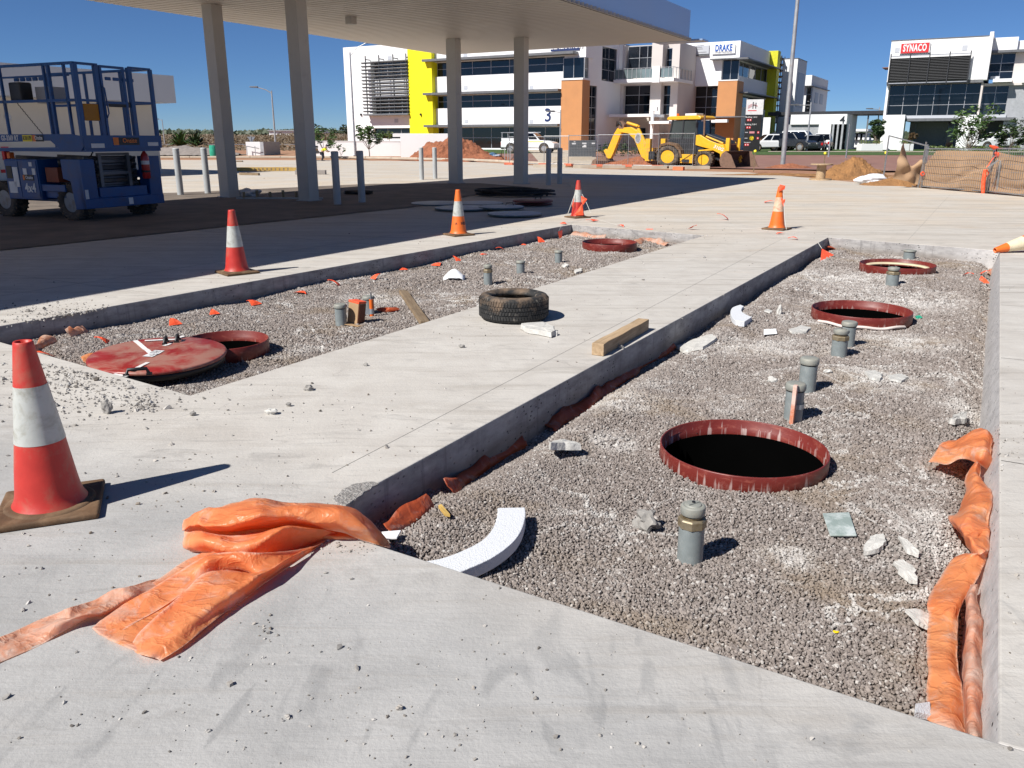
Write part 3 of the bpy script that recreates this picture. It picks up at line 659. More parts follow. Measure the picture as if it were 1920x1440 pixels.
pipe(915, 534, 493, 17, 'small brassy pipe stub beside the white rag in the left gravel bed', 'brass')
pipe(976, 513, 486, 17, 'grey capped pipe with a dark shadow, middle of the far three in the left bed', 'cap')
pipe(1047, 493, 467, 15, 'farthest grey capped pipe of the left gravel bed', 'cap')
# ------------------------------------------------------------------ cones
def cone(loc, label, cols, rz=0, tilt=None, wear=None, squash=0, scale=1):
    t = thing('traffic_cone', label, 'traffic cone', loc, rz, 'traffic cones round the pit')
    if tilt: t.rotation_euler = tilt
    body, band = cols; H = .70
    def rad(z): return .128 - (.128-.036)*((z-.03)/(H-.03)) + (.018*math.exp(-(z-.03)/.02))
    def seg(z0, z1, mat, name, off=0, top=False):
        prof = [(rad(z)+off, z) for z in np.linspace(z0, z1, 12)]
        if top: prof += [(.033, z1+.004), (.026, z1+.002), (.026, z1-.12)]
        m = MB(); n = 48; m.lathe(prof, n); 
        m.v = [(x*(1+.012*math.sin(z*14+1+x*20)), y*(1+.012*math.cos(z*11)), z) for x, y, z in m.v]
        if name == 'upper_cone' or name == 'lower_cone': m.f = [f for f in m.f if len(f) == 4]; m.mi = [0]*len(m.f); m.sm = [True]*len(m.f)
        return m.build(name, mat, t, recalc=False)
    m = MB(); s = .19
    m.box(-s, s, -s, s, 0, .028); m.lathe([(.17,.026),(.165,.036),(.10,.040)], 40); base = m.build('base', RUBB, t, bevel=.02, segs=4)
    for sx in (-1,1):
        for sy in (-1,1): pass
    seg(.03, .30, body, 'lower_cone'); seg(.30, .53, band, 'reflective_band', .0015); seg(.53, .70, body, 'upper_cone', top=True)
    return t
RW = (CONE_R, CONE_W); OW = (CONE_O, CONE_W)
p = G(97,952); cone((p.x, p.y, 0), 'worn red and grey-white cone in the left foreground, largest in view', RW, R(22))
p = G(445,512); cone((p.x, p.y, 0), 'red and white cone beside the canopy shadow, left of the bright orange one', RW, R(40))
p = G(860,441); co_ = cone((p.x, p.y, 0), 'bright orange cone with black lettering on the far part of the sunlit strip', OW, R(35))
text('NIS', .06, TXTK, co_, (.02,-.108,.19), (R(82),0,R(8)), ext=.001, bold=.002); text('A', .05, TXTK, co_, (-.085,-.07,.19), (R(82),0,R(-42)), ext=.001)
p = G(1083,408); cf = cone((p.x, p.y, 0), 'red and white cone draped with an orange flag at the corner of the left bed', RW, R(30))
p = G(1456,430); cg = cone((p.x, p.y, 0), 'faded red cone with a flag knotted on its tip near the right bed', (CONE_O, pm('faded_band', (.66,.48,.34), .6, var=.2, scale=9, dirt=(.6,.15,.08), damt=.5, dscale=9)), R(50))
# fallen cone at the right border, tip to the left
q = G(1866,468, .045); cone((q.x+.674, q.y+.106, .19), 'toppled orange cone with a cream band lying by the right edge', (CONE_O, CONE_CR), 0, tilt=(R(0), R(-102.8), R(9)))

# ------------------------------------------------------------------ tyre, timbers, chunks
def tyre():
    c = (G(897,597)+G(1030,597))/2; Ro = (G(1030,597)-G(897,597)).length/2*.985; Wd = .215
    t = thing('old_tyre', 'worn muddy tyre lying flat on the concrete strip', 'tyre', (c.x, c.y+.02, 0), R(12))
    ri = Ro*.60
    prof = [(ri, .045), (ri+.012, .02), (ri+.03, .012), (Ro*.80, .0), (Ro*.93, .012), (Ro-.012, .03), (Ro-.006, .05), (Ro-.006, Wd-.05), (Ro-.012, Wd-.03), (Ro*.93, Wd-.012), (Ro*.80, Wd), (ri+.03, Wd-.012), (ri+.012, Wd-.02), (ri, Wd-.045), (ri+.015, Wd-.055), (Ro*.85, Wd-.04), (Ro-.03, Wd*.5), (Ro*.85, .04), (ri+.015, .055)]
    m = MB(); m.lathe(prof, 80, close=True); m.build('carcass', TYRE, t)
    m = MB(); n = 74
    for row, (z0, z1) in enumerate(((.035,.068), (.076,.103), (.111,.138), (.146,.18))):
        for i in range(n):
            a = 2*math.pi*(i+.5*(row % 2))/n; d = Vector((math.cos(a), math.sin(a), 0)); tn = Vector((-d.y, d.x, 0)); w2 = math.pi*Ro/n*.80; sk = w2*.35*(1 if row % 2 else -1)
            vs = [d*rr + tn*(s*w2 + (sk if z == z1 else -sk)) + Vector((0,0,z)) for rr in (Ro-.012, Ro) for z in (z0, z1) for s in (-1, 1)]
            m.add(vs, [(4,5,7,6), (0,4,6,2), (1,3,7,5), (0,1,5,4), (2,6,7,3)])
    o = m.build('tread_blocks', TYRE, t); o['kind'] = 'stuff'
    m = MB()
    for k in range(2): 
        for i in range(60):
            a = 2*math.pi*i/60; d = Vector((math.cos(a), math.sin(a), 0)); m.bar(d*(Ro*.93)+Vector((0,0,Wd-.014)), d*(Ro-.006)+Vector((0,0,Wd-.034)), .008, .004) if k else None
    o = m.build('shoulder_ribs', TYRE, t); o['kind'] = 'stuff'
tyre()
def plank(p, q, wd, ht, mat, label, name='timber_beam', roll=0, z0=0, z1=None):
    p, q = Vector(p), Vector(q); d = q-p; Ln = d.length; c = (p+q)/2
    m = MB(); n = 10
    vs = []
    for i in range(n+1):
        x = -Ln/2+Ln*i/n; j = [random.uniform(-.0022,.0022) for _ in range(4)]
        vs += [(x, -wd/2+j[0], j[1]), (x, wd/2+j[2], j[1]), (x, wd/2+j[2], ht+j[3]), (x, -wd/2+j[0], ht+j[3])]
    fs = [(4*i+k, 4*i+(k+1) % 4, 4*i+4+(k+1) % 4, 4*i+4+k) for i in range(n) for k in range(4)] + [(0,1,2,3), (4*n+3, 4*n+2, 4*n+1, 4*n)]
    m.add(vs, fs); o = m.build(name, mat, None, bevel=.003, loc=c)
    o.rotation_euler = (roll, -math.asin(d.z/Ln), math.atan2(d.y, d.x)); tag(o, label, 'timber'); return o
p, q = G(1123,668), G(1203,622); dd = (q-p).normalized(); 
plank(p-dd*.02+Vector((.0,.03,.001)), q+dd*.05+Vector((.0,.03,.001)), .088, .088, WOOD, 'short square pale timber post lying near the pit edge')
p, q = at_gravel(756,550,.01), at_gravel(797,610,.02); plank(p, q, .095, .035, WOODD, 'weathered flat board lying on the left gravel bed', 'timber_board', roll=R(-8))

def chunk(p, r, label, mat=CONCH, sq=(1,1,.6), seed=0, cat='rubble', name='concrete_chunk', sub=2, rz=0, amp=.5, sink=.3, group=None):
    bm = bmesh.new(); bmesh.ops.create_icosphere(bm, subdivisions=sub, radius=1)
    for v in bm.verts:
        d = v.co.normalized(); k = 1+amp*noise.noise(d*1.3+Vector((seed*7.1, seed*3.3, 2)))*1.3+.18*noise.noise(d*4+Vector((seed, 9, 2)))
        v.co = Vector((d.x*sq[0], d.y*sq[1], d.z*sq[2]))*k*r
    me = bpy.data.meshes.new(name); bm.to_mesh(me); bm.free(); me.materials.append(mat)
    o = bpy.data.objects.new(name, me); C.objects.link(o); zm = min(v.co.z for v in me.vertices)
    o.location = (p[0], p[1], p[2]-zm*(1-sink)); o.rotation_euler[2] = rz; tag(o, label, cat, group); return o
def slabchip(poly_px, z, th, label, mat=CONCH, name='concrete_flake', tilt=0, cat='rubble'):
    P = [at_gravel(u, v, z) if z is not None else G(u, v, .005) for u, v in poly_px]
    c = sum(P, Vector())/len(P); out = []
    for i in range(len(P)):
        a, b = P[i], P[(i+1) % len(P)]; n = 4
        for k in range(n): out.append(a.lerp(b, k/n) + (Vector((random.uniform(-1,1), random.uniform(-1,1), 0))*(b-a).length*.07 if k else Vector()))
    loc = [q-c for q in out]; n = len(loc)
    # tilt/relief: top surface a bit domed
    vs = [(q.x, q.y, q.z-th) for q in loc] + [(q.x*.96, q.y*.96, q.z+random.uniform(0, th*.15)) for q in loc] + [(q.x*.5, q.y*.5, q.z*.5+random.uniform(.02*th,th*.2)) for q in loc] + [(0,0,th*.1)]
    fs = [list(range(n))[::-1]] + [(i, (i+1) % n, n+(i+1) % n, n+i) for i in range(n)] + [(n+i, n+(i+1) % n, 2*n+(i+1) % n, 2*n+i) for i in range(n)] + [(2*n+i, 2*n+(i+1) % n, 3*n) for i in range(n)]
    m = MB(); m.add(vs, fs); o = m.build(name, mat, None, loc=(c.x, c.y, c.z+th)); tag(o, label, cat)
    o.rotation_euler = (tilt, 0, 0); return o
# slab offcut by the tyre
slabchip([(976,614),(1018,611),(1040,620),(1041,628),(1034,633),(1020,630),(985,623)], None, .035, 'white-topped broken concrete slab piece touching the tyre')
chunk(G(1034,629,0), .035, 'small crumbled concrete lump against the broken slab piece', seed=3, amp=.8)
chunk(G(203,775), .034, 'upright grey stone in front of the left pit corner', CHIPD, (.75,.6,1.15), 5, amp=.6, sub=3)
chunk(G(580,732), .026, 'brown and grey pebble in the middle of the near strip', CHIPD, (1,.8,.8), 6, sub=3)
chunk(G(509,776), .028, 'white stone lying right of a cluster of grit', CONCH, (1.1,.8,.6), 7, sub=3)
chunk(G(541,762), .016, 'small grey stone just right of the white stone', CHIPD, (1,.8,.8), 8)
chunk(G(362,779), .017, 'dark crumbly stone left of the white stone', CHIPD, (1,.9,.8), 9)
chunk(G(686,686), .014, 'dark pebble alone on the strip below the tyre', CHIPD, (1.2,.8,.8), 10)
chunk(G(866,652), .018, 'dark pebble on the strip left of the tyre foot', CHIPD, (1.2,.8,.8), 11)
chunk(G(1163,653,0), .022, 'grey pebble on the slab edge beside the pale timber', CHIPD, (1.2,.8,.7), 12)
slabchip([(1030,842),(1040,828),(1055,825),(1066,832),(1090,848),(1060,850),(1032,856)], .03, .035, 'pale concrete fragment with a deep shadow left of the nearest collar', tilt=R(-14))
chunk(at_gravel(1212,990), .055, 'rough grey rubble lump left of the nearest pipe stub', CHIPD, (.9,1,.75), 14, sub=3, amp=.7)
slabchip([(1618,1030),(1630,1012),(1655,1007),(1662,1022),(1648,1036),(1620,1042)], .012, .018, 'rounded flat concrete flake right of the glass square')
slabchip([(1683,1008),(1700,1016),(1724,1040),(1722,1046),(1700,1038)], .012, .012, 'long thin concrete flake above the pointed one')
slabchip([(1674,1058),(1692,1054),(1712,1068),(1720,1096),(1704,1094),(1688,1080)], .012, .014, 'pointed flat concrete flake beside the orange film')
slabchip([(1696,1150),(1720,1150),(1744,1160),(1740,1180),(1722,1172)], .03, .015, 'flat flake propped over a dark hollow against the orange film', tilt=R(8))
slabchip([(1778,794),(1800,781),(1812,780),(1808,795),(1790,797)], .02, .03, 'angular concrete piece near the right edge above the crumpled film')
slabchip([(1266,652),(1300,640),(1336,630),(1345,637),(1318,655),(1280,662)], .01, .02, 'large flat white crust of concrete beside the shaded strip edge')
slabchip([(1478,620),(1500,612),(1520,616),(1512,625),(1485,626)], .008, .015, 'white crumbled flake right of the white card')
slabchip([(1620,700),(1640,697),(1655,705),(1650,714),(1630,712)], .008, .015, 'broken white flakes in the middle of the right bed')
slabchip([(1664,706),(1690,703),(1704,710),(1690,718),(1668,714)], .008, .012, 'second white flake of the pair in the middle of the right bed')
chunk(at_gravel(1461,590), .05, 'upright pointed white shard near the middle collar', CONCH, (.5,.35,1.1), 33, rz=.6)
slabchip([(1432,584),(1440,581),(1448,584),(1444,588)], .008, .01, 'small white oval flake left of the upright shard')
slabchip([(1076,510),(1090,505),(1092,510),(1080,514)], .01, .02, 'white chip beside the farthest pipe of the left bed')
slabchip([(1168,520),(1178,522),(1182,528),(1172,527)], .01, .02, 'long white chip right of the far collar shadow')
chunk(at_gravel(1448,716), .035, 'pale lump of concrete left of the thick capped pipe', CONCH, (1,.8,.6), 21)
chunk(at_gravel(1552,700), .03, 'pale lump at the foot of the brass-collared pipe', CONCH, (1.1,.8,.6), 22)
chunk(at_gravel(1060,502), .04, 'white lump below the farthest left-bed pipe', CONCH, (1.2,.8,.8), 23)
spall = slabchip([(623,938),(640,920),(668,908),(700,904),(712,908),(690,922),(668,938),(648,950),(632,948)], None, .006, 'rough broken patch of exposed aggregate on the strip corner above the orange sheet', pm('exposed_aggregate', (.33,.31,.29), .95, var=.5, scale=55, bump=1, bs=90, bd=.02, dirt=(.62,.6,.57), damt=.4, dscale=40), 'broken_concrete')
# white rag
p = at_gravel(852,524); m = MB()
rag = []; n = 9
for j in range(n):
    for i in range(n):
        x, y = (i/(n-1)-.5), (j/(n-1)-.5); h = .13*math.exp(-(x*x+y*y)*5)+.02*noise.noise(Vector((x*7, y*7, 1)))
        rag.append((x*.26+.02*noise.noise(Vector((y*6, 0, 3))), y*.2, h))
m.add(rag, [(j*n+i, j*n+i+1, (j+1)*n+i+1, (j+1)*n+i) for j in range(n-1) for i in range(n-1)], True)
o = m.build('rag', PAPER, None, loc=p, recalc=False); tag(o, 'crumpled white rag standing up on the left gravel bed', 'rag'); o.modifiers.new('s', 'SOLIDIFY').thickness = .004
# white card, glass square, green cap
def flatq(name, px, z, th, mat, label, cat, bev=.001):
    P = [at_gravel(u, v, z) for u, v in px]; c = sum(P, Vector())/4; m = MB()
    m.add([p-c for p in P] + [p-c+Vector((0,0,th)) for p in P], [(0,3,2,1), (4,5,6,7), (0,1,5,4), (1,2,6,5), (2,3,7,6), (3,0,4,7)])
    o = m.build(name, mat, None, loc=c, bevel=bev); return tag(o, label, cat)
flatq('paper_card', [(1432,618),(1455,617),(1457,626),(1432,628)], .02, .004, PAPER, 'small white card on the right gravel bed beside the strip', 'card')
o = flatq('glass_plate', [(1556,1006),(1606,1006),(1592,963),(1542,965)], .014, .008, pm('dusty_glass', (.30,.36,.33), .12, var=.1, scale=6, dirt=(.62,.66,.64), damt=.55, dscale=9, spec=.8), 'dusty square glass plate lying on gravel right of the pipe', 'glass plate', .002)
chunk(at_gravel(1722,598), .03, 'crushed green plastic bit right of the middle collar', GRNP, (1.3,.8,.5), 30, cat='plastic scrap', name='plastic_scrap', amp=.9)
chunk(at_gravel(1566,1187), .006, 'tiny yellow plastic bead on the near gravel', pm('bead_yellow', (.85,.6,.01), .4), (1.5,1,.8), 31, cat='plastic bead', name='plastic_bead')

# ------------------------------------------------------------------ polystyrene arcs
def bez(P, n):
    P = [Vector(p) for p in P]; out = []
    for i in range(len(P)-1):
        p0, p1, p2, p3 = P[max(i-1,0)], P[i], P[i+1], P[min(i+2, len(P)-1)]
        for k in range(n):
            t = k/n; out.append(.5*((2*p1)+(-p0+p2)*t+(2*p0-5*p1+4*p2-p3)*t*t+(-p0+3*p1-3*p2+p3)*t**3))
    out.append(P[-1]); return out
def arc(outer, inner, ztop, th, label, sink=.0):
    O = bez([G(u, v, ztop) for u, v in outer], 6); I = bez([G(u, v, ztop) for u, v in inner], 6); c = (O[len(O)//2]+I[len(I)//2])/2; n = len(O)
    vs = [p-c for p in O]+[p-c for p in I]+[p-c-Vector((0,0,th)) for p in O]+[p-c-Vector((0,0,th)) for p in I]
    fs = []
    for i in range(n-1): fs += [(i, i+1, n+i+1, n+i), (2*n+i, 3*n+i, 3*n+i+1, 2*n+i+1), (i, 2*n+i, 2*n+i+1, i+1), (n+i, n+i+1, 3*n+i+1, 3*n+i)]
    fs += [(0, n, 3*n, 2*n), (n-1, 3*n-1, 4*n-1, 2*n-1)]
    m = MB(); m.add(vs, fs); o = m.build('foam_arc', FOAM, None, loc=c, bevel=.003); return tag(o, label, 'foam piece')
arc([(984,951),(985,968),(977,995),(958,1020),(920,1047),(866,1071),(845,1082)], [(933,952),(932,968),(924,990),(905,1012),(870,1031),(830,1046),(790,1053)], -.098, .052, 'curved white polystyrene strip poking out from the near slab edge')
arc([(1388,571),(1373,577),(1370,588),(1378,600),(1396,603)], [(1395,574),(1391,578),(1391,584),(1400,590),(1410,594)], -.125, .05, 'small dirty white polystyrene crescent beside the shaded strip edge')
q = at_gravel(905,925); m = MB(); m.obox((0,0,.012), (.16,.045,.022), (0,0,R(-30)))
o = tag(flatq('timber_peg', [(822,953),(834,968),(844,970),(828,951)], .02, .016, LVL, 'short pale timber peg lying by the torn film under the strip', 'timber'), 'short pale timber peg lying by the torn film under the strip')
flatq('foam_block', [(1715,1330),(1742,1326),(1744,1352),(1714,1345)], .04, .02, FOAM, 'corner of a white foam sheet beside the orange film at the near edge', 'foam piece')
flatq('plywood_scrap', [(716,1000),(752,997),(744,1011),(722,1012)], .03, .008, PAPER, 'dirty white scrap under the end of the orange film', 'scrap')
# cardboard box with orange print
p = at_gravel(667,606); t = thing('cardboard_box', 'torn brown box with an orange top leaning on the dark pipe', 'box', p, R(-32)); t.rotation_euler = (R(-6), R(5), R(-32))
m = MB(); m.box(-.06,.06,-.05,.05,-.02,.20); m.build('carton', CARD, t, bevel=.004)
m = MB(); m.box(-.062,.062,-.052,.052,.192,.212); m.build('lid', FLAG, t, bevel=.002)
m = MB(); m.box(.0605,.064,-.046,.046,.0,.185); m.build('side_panel', pm('dark_brown_side', (.17,.05,.02), .6), t)  # darker brown sheet over the right face
m = MB(); m.obox((.06,-.11,.005), (.2,.07,.005), (0,R(-4),0)); m.build('flap', CARD, t)
p = at_gravel(699,592); t = thing('marker_pen', 'orange marker with a grey tip standing taped beside the pale pipe', 'marker', p)
m = MB(); m.cyl((0,-.05,0), (0,-.05,.17), .021); m.build('barrel', CONE_O, t)
m = MB(); m.cyl((0,-.05,.17), (0,-.05,.215), .012, .006); m.cyl((0,-.05,.215), (0,-.05,.24), .007); m.build('nib', MIDM, t)
m = MB(); m.cyl((0,-.05,.03), (0,-.05,.08), .023, n=16); m.obox((-.05,-.065,.055), (.09,.004,.055)); m.build('tape_wrap', GTAPE, t)
p = at_gravel(726,585); o = chunk(p, .06, 'red-brown scrap of plastic right of the taped marker', FILMR, (1.6,.8,.4), 40, cat='plastic scrap', name='plastic_scrap', amp=.9)

# ------------------------------------------------------------------ bunting: flags on a string, each length one thing
def flagm(m, p, s, ang, rise, curl):
    d = Vector((math.cos(ang), math.sin(ang), 0)); n = Vector((-d.y, d.x, 0)); up = Vector((0,0,1)); n = (n*math.cos(rise)+up*math.sin(rise)); k = 5; vs = []; fs = []
    for j in range(k+1):
        w_ = s*.5*(1-j/k); q = n*(s*1.15*j/k) + up*(curl*math.sin(j/k*3)*s)
        vs += [q-d*w_, q+up*.01*math.sin(j), q+d*w_]
    for j in range(k): a = 3*j; fs += [(a, a+1, a+4, a+3), (a+1, a+2, a+5, a+4)]
    m.add([v+p for v in vs], fs)
def bunting(label, pts, zf, flags, string=True, sz=.13, cat='bunting'):
    P = [zf(u, v) for u, v in pts]; t = thing('bunting', label, cat, P[0], group='fallen flag bunting'); o0 = P[0]
    if string:
        m = MB(); Lp = bez(P, 5); m.tube([p-o0+Vector((0,0,.012)) for p in Lp], .0022, 5); m.build('string', STRING, t)
    for u, v, s in flags:
        p = zf(u, v); m = MB(); flagm(m, Vector(), s, random.uniform(-3,3), random.uniform(-.12,.5), random.uniform(.05,.2)); m.build('flag', FLAG, t, loc=p-o0+Vector((0,0,.015)), recalc=False)
gzf = lambda u, v: at_gravel(u, v, .0)
bunting('orange flag bunting slumped along the foot of the left bed kerb', [(94,666),(200,640),(318,618),(400,593),(480,571),(560,549),(637,536),(698,523),(755,508),(812,499),(862,492),(908,478),(940,470),(980,462),(1016,457)], gzf,
        [(96,670,.16),(204,645,.10),(330,612,.12),(403,592,.10),(482,574,.14),(560,549,.14),(637,537,.13),(699,525,.11),(757,508,.12),(816,500,.15),(861,491,.12),(907,479,.12),(945,470,.12),(980,461,.12),(1016,456,.14)])
bunting('orange flags strewn on the slab between the two far cones', [(1048,434),(1060,421),(1110,412),(1160,424),(1215,436),(1290,431),(1400,430),(1440,434)], lambda u, v: G(u, v, .004),
        [(1056,421,.12),(1118,415,.2),(1163,424,.14),(1293,430,.13),(1465,438,.12),(1495,449,.12),(1433,380,.3),(1365,412,.2)])
bunting('sagging flags along the right side of the right bed', [(1790,516),(1806,518),(1842,535),(1858,547),(1862,567),(1855,590)], gzf,
        [(1806,518,.11),(1844,533,.13),(1858,547,.1),(1862,562,.15),(1860,572,.12),(1838,515,.1)])
# hanging flags
t = thing('hanging_flag', 'pink-orange flag hanging over the corner of the strip into the right bed', 'flag', G(1541,468,-.05))
b_ = t.location.copy(); m = MB(); top = G(1534,455,.002); m.tube([top-b_, G(1537,460,-.01)-b_, G(1541,466,-.05)-b_], .004, 5); m.build('string', STRING, t)
m = MB(); A_, B_, C_ = G(1541,466,-.05), G(1564,478,-.12), G(1538,491,-.16); m.add([A_-b_, B_-b_, C_-b_, (A_+B_+C_)/3-b_+Vector((-.02,-.03,0))], [(0,1,3),(1,2,3),(2,0,3)]); m.build('flag', FLAG, t, recalc=False)
t = thing('hanging_flag', 'red flag stuck on the shaded kerb face near the far left-bed corner', 'flag', G(1043,440,-.05)); b_ = t.location.copy(); m = MB(); off = Vector((.05,-.05,0))
m.add([G(1040,434,-.03)+off-b_, G(1049,430,-.02)+off-b_, G(1048,444,-.12)+off-b_, G(1043,447,-.16)+off-b_], [(0,1,2),(0,2,3)]); m.build('flag', FLAG, t, recalc=False)
t = thing('hanging_flag', 'bright flag hanging down the sunlit end face of the left bed', 'flag', G(1218,430,0)); b_ = t.location.copy(); m = MB()
m.add([G(1211,429,.01)-b_, G(1225,429,.01)-b_, G(1218,442,-.10)-b_+Vector((0,-.03,0)), G(1218,434,-.03)-b_+Vector((0,-.03,0))], [(0,1,3),(1,2,3),(0,3,2)]); m.build('flag', FLAG, t, recalc=False)
# flags on cones
def cflag(cn, poly, mat=FLAG, name='flag'):
    m = MB(); n = len(poly); c = Vector([sum(p[i] for p in poly)/n for i in range(3)])+Vector((0,-.012,0)); m.add(list(poly)+[c], [(i, (i+1) % n, n) for i in range(n)]); return m
for cn, l in ((cf, 'orange flag string looped over the flagged cone at the left bed corner'), (cg, 'fluorescent flag knotted round the tip of the faded cone')):
    t = thing('cone_flag', l, 'flag', cn.location)
    if cn is cf:
        cflag(0, [(.05,-.10,.42),(.17,-.12,.36),(.09,-.14,.25),(.06,-.13,.30)]).build('flag', FLAG, t, recalc=False)
        cflag(0, [(-.08,-.09,.40),(-.13,-.14,.22),(-.10,-.13,.20)]).build('flag', FLAG, t, recalc=False)
        cflag(0, [(-.09,-.15,.05),(.07,-.14,.28),(.10,-.16,.06)]).build('flag', FLAG, t, recalc=False)
        m = MB(); m.tube([(.07,-.07,.45),(.15,-.12,.3),(.24,-.14,.10)], .006, 5); m.tube([(-.07,-.07,.45),(-.13,-.12,.28),(-.2,-.14,.08)], .006, 5); m.build('string', STRING, t)
    else:
        cflag(0, [(-.05,-.06,.62),(.05,-.07,.66),(.06,-.07,.72),(-.03,-.05,.74)]).build('flag', FLAG, t, recalc=False)
        cflag(0, [(-.01,-.09,.52),(.07,-.10,.50),(.05,-.11,.38)]).build('flag', FLAG, t, recalc=False)
        m = MB(); m.tube([(.03,-.08,.6),(.06,-.12,.35),(.07,-.16,.2),(.10,-.2,.02)], .006, 5); m.build('string', STRING, t)

# ------------------------------------------------------------------ orange film: crumpled sheets lofted through rows of folds
CRM = [(math.cos(a), math.sin(a), fr, am, ph) for a, fr, am, ph in ((.5,3.1,1.0,.2),(1.9,4.3,.8,1.7),(2.6,6.5,.7,3.1),(1.2,8.7,.55,4.6),(.05,12.5,.25,.9),(2.2,17,.16,2.3))]
def loft(name, rows, mat, label, cat='plastic film', zf=None, nu=11, nv=12, wob=.004, thick=.0012, parent=None, lv=1):
    """rows: list of rows; each row a list of (u, v, z): lofted smoothly both ways"""
    RR = [[G(u, v, z) for u, v, z in r] for r in rows]
    R2 = [bez(r, nu) for r in RR]; m_ = len(R2[0]); cols = [bez([R2[j][i] for j in range(len(R2))], nv) for i in range(m_)]
    n = len(cols[0]); c = cols[m_//2][n//2].copy(); vs = []
    for i in range(m_):
        for j in range(n):
            p = cols[i][j]; e = min(1, min(i, m_-1-i, j, n-1-j)/3)*.5+.5; f = 0
            for (dx, dy, fr, am, ph) in CRM:                     # crumpled sheet: folded planes in several directions
                w2 = noise.noise(p*2.2+Vector((ph, 0, 0)))*.5
                q = (p.x*dx+p.y*dy+p.z*.3)*fr+ph+w2; tri = abs((q % 1)*2-1); f += am*(tri-.5)*(.5+abs(noise.noise(p*3+Vector((0, ph, 4)))))
            side = noise.noise(p*6+Vector((9,1,2)))
            vs.append(p-c+Vector((f*wob*.7+side*wob, side*wob*.8, f*wob*2.1*e)))
    m = MB(); m.add(vs, [(i*n+j, (i+1)*n+j, (i+1)*n+j+1, i*n+j+1) for i in range(m_-1) for j in range(n-1)], True)
    o = m.build(name, mat, parent, loc=c if parent is None else c-parent.location, recalc=False)
    at_ = o.data.attributes.new('edge', 'FLOAT', 'POINT'); at_.data.foreach_set('value', np.array([max(0, 1-min(i, m_-1-i)/4.5, 1-min(j, n-1-j)/4.5) for i in range(m_) for j in range(n)], dtype=np.float32))
    s = o.modifiers.new('solid', 'SOLIDIFY'); s.thickness = thick; s.offset = 0
    return tag(o, label, cat) if parent is None else o
t = thing('orange_film', 'large crumpled bright orange plastic sheet draped over the near pit corner', 'plastic film', G(480,1060))
# upper layer: fat roll from the left fold to the tip hanging into the pit
loft('bottom_sheet', [
 [(172,1178,.006),(235,1125,.008),(300,1083,.01),(360,1045,.01),(430,1022,.01),(510,1012,.01),(592,1006,.008)],
 [(205,1202,.006),(275,1152,.012),(340,1105,.014),(400,1068,.014),(460,1045,.014),(530,1030,.012),(600,1012,.008)],
 [(262,1222,.012),(320,1183,.02),(380,1140,.02),(435,1098,.02),(490,1068,.02),(550,1040,.016),(606,1014,.008)],
 [(302,1236,.003),(350,1204,.003),(400,1166,.003),(450,1127,.003),(500,1090,.003),(560,1048,.003),(612,1014,.003)]], FILM, None, parent=t, wob=.004)
loft('inner_fold', [
 [(348,985,.05),(380,982,.07),(440,985,.075),(510,978,.075),(580,975,.07),(640,985,.05),(690,1000,.02)],
 [(346,1003,.02),(380,1003,.02),(440,1005,.02),(510,1000,.02),(580,996,.02),(640,998,.02),(685,1008,.01)],
 [(350,1024,.035),(385,1022,.04),(440,1022,.04),(510,1016,.04),(580,1008,.03),(620,1006,.02),(660,1012,.008)],
 [(358,1034,.004),(400,1036,.004),(450,1034,.004),(510,1028,.004),(570,1018,.004),(615,1012,.004),(640,1012,.004)]], FILM, None, parent=t, wob=.006)
loft('upper_fold', [
 [(346,975,.03),(372,962,.07),(430,944,.12),(480,940,.13),(560,941,.12),(640,950,.10),(690,975,.06),(722,1005,-.01),(733,1024,-.05)],
 [(343,985,.04),(365,968,.10),(420,953,.15),(480,947,.165),(560,950,.155),(640,962,.13),(688,988,.075),(718,1012,.0),(733,1026,-.05)],
 [(344,995,.03),(370,985,.11),(425,984,.13),(480,975,.15),(548,972,.13),(632,985,.10),(672,1000,.06),(708,1016,.012),(732,1027,-.04)],
 [(350,990,.01),(385,990,.05),(440,996,.04),(500,990,.05),(560,985,.06),(620,996,.05),(660,1007,.02),(700,1020,.006),(731,1028,-.03)]], FILM, None, parent=t, wob=.009)
loft('middle_fold', [
 [(346,1003,.05),(370,996,.075),(430,1003,.075),(490,998,.07),(550,990,.07),(605,996,.05),(632,1001,.02)],
 [(342,1014,.05),(372,1010,.085),(430,1018,.08),(490,1012,.10),(545,988,.12),(600,994,.06),(630,1003,.012)],
 [(344,1026,.03),(378,1025,.06),(432,1035,.055),(490,1032,.06),(540,1010,.07),(590,1008,.035),(625,1006,.006)],
 [(356,1032,.01),(385,1038,.01),(430,1047,.008),(480,1050,.006),(530,1040,.006),(580,1022,.004),(610,1010,.003)]], FILM, None, parent=t, wob=.007)
loft('lower_flap', [
 [(172,1178,.004),(230,1135,.012),(290,1100,.03),(350,1062,.05),(400,1038,.075),(450,1032,.10),(500,1036,.085),(560,1030,.045),(603,1018,.01)],
 [(185,1190,.004),(245,1150,.015),(305,1112,.03),(350,1080,.045),(385,1055,.08),(420,1045,.085),(455,1046,.085),(490,1060,.06),(500,1075,.05)],
 [(200,1200,.004),(258,1165,.012),(320,1128,.02),(365,1095,.03),(400,1075,.035),(430,1068,.035),(455,1066,.035),(480,1075,.035),(495,1088,.03)]], FILM, None, parent=t, wob=.006)
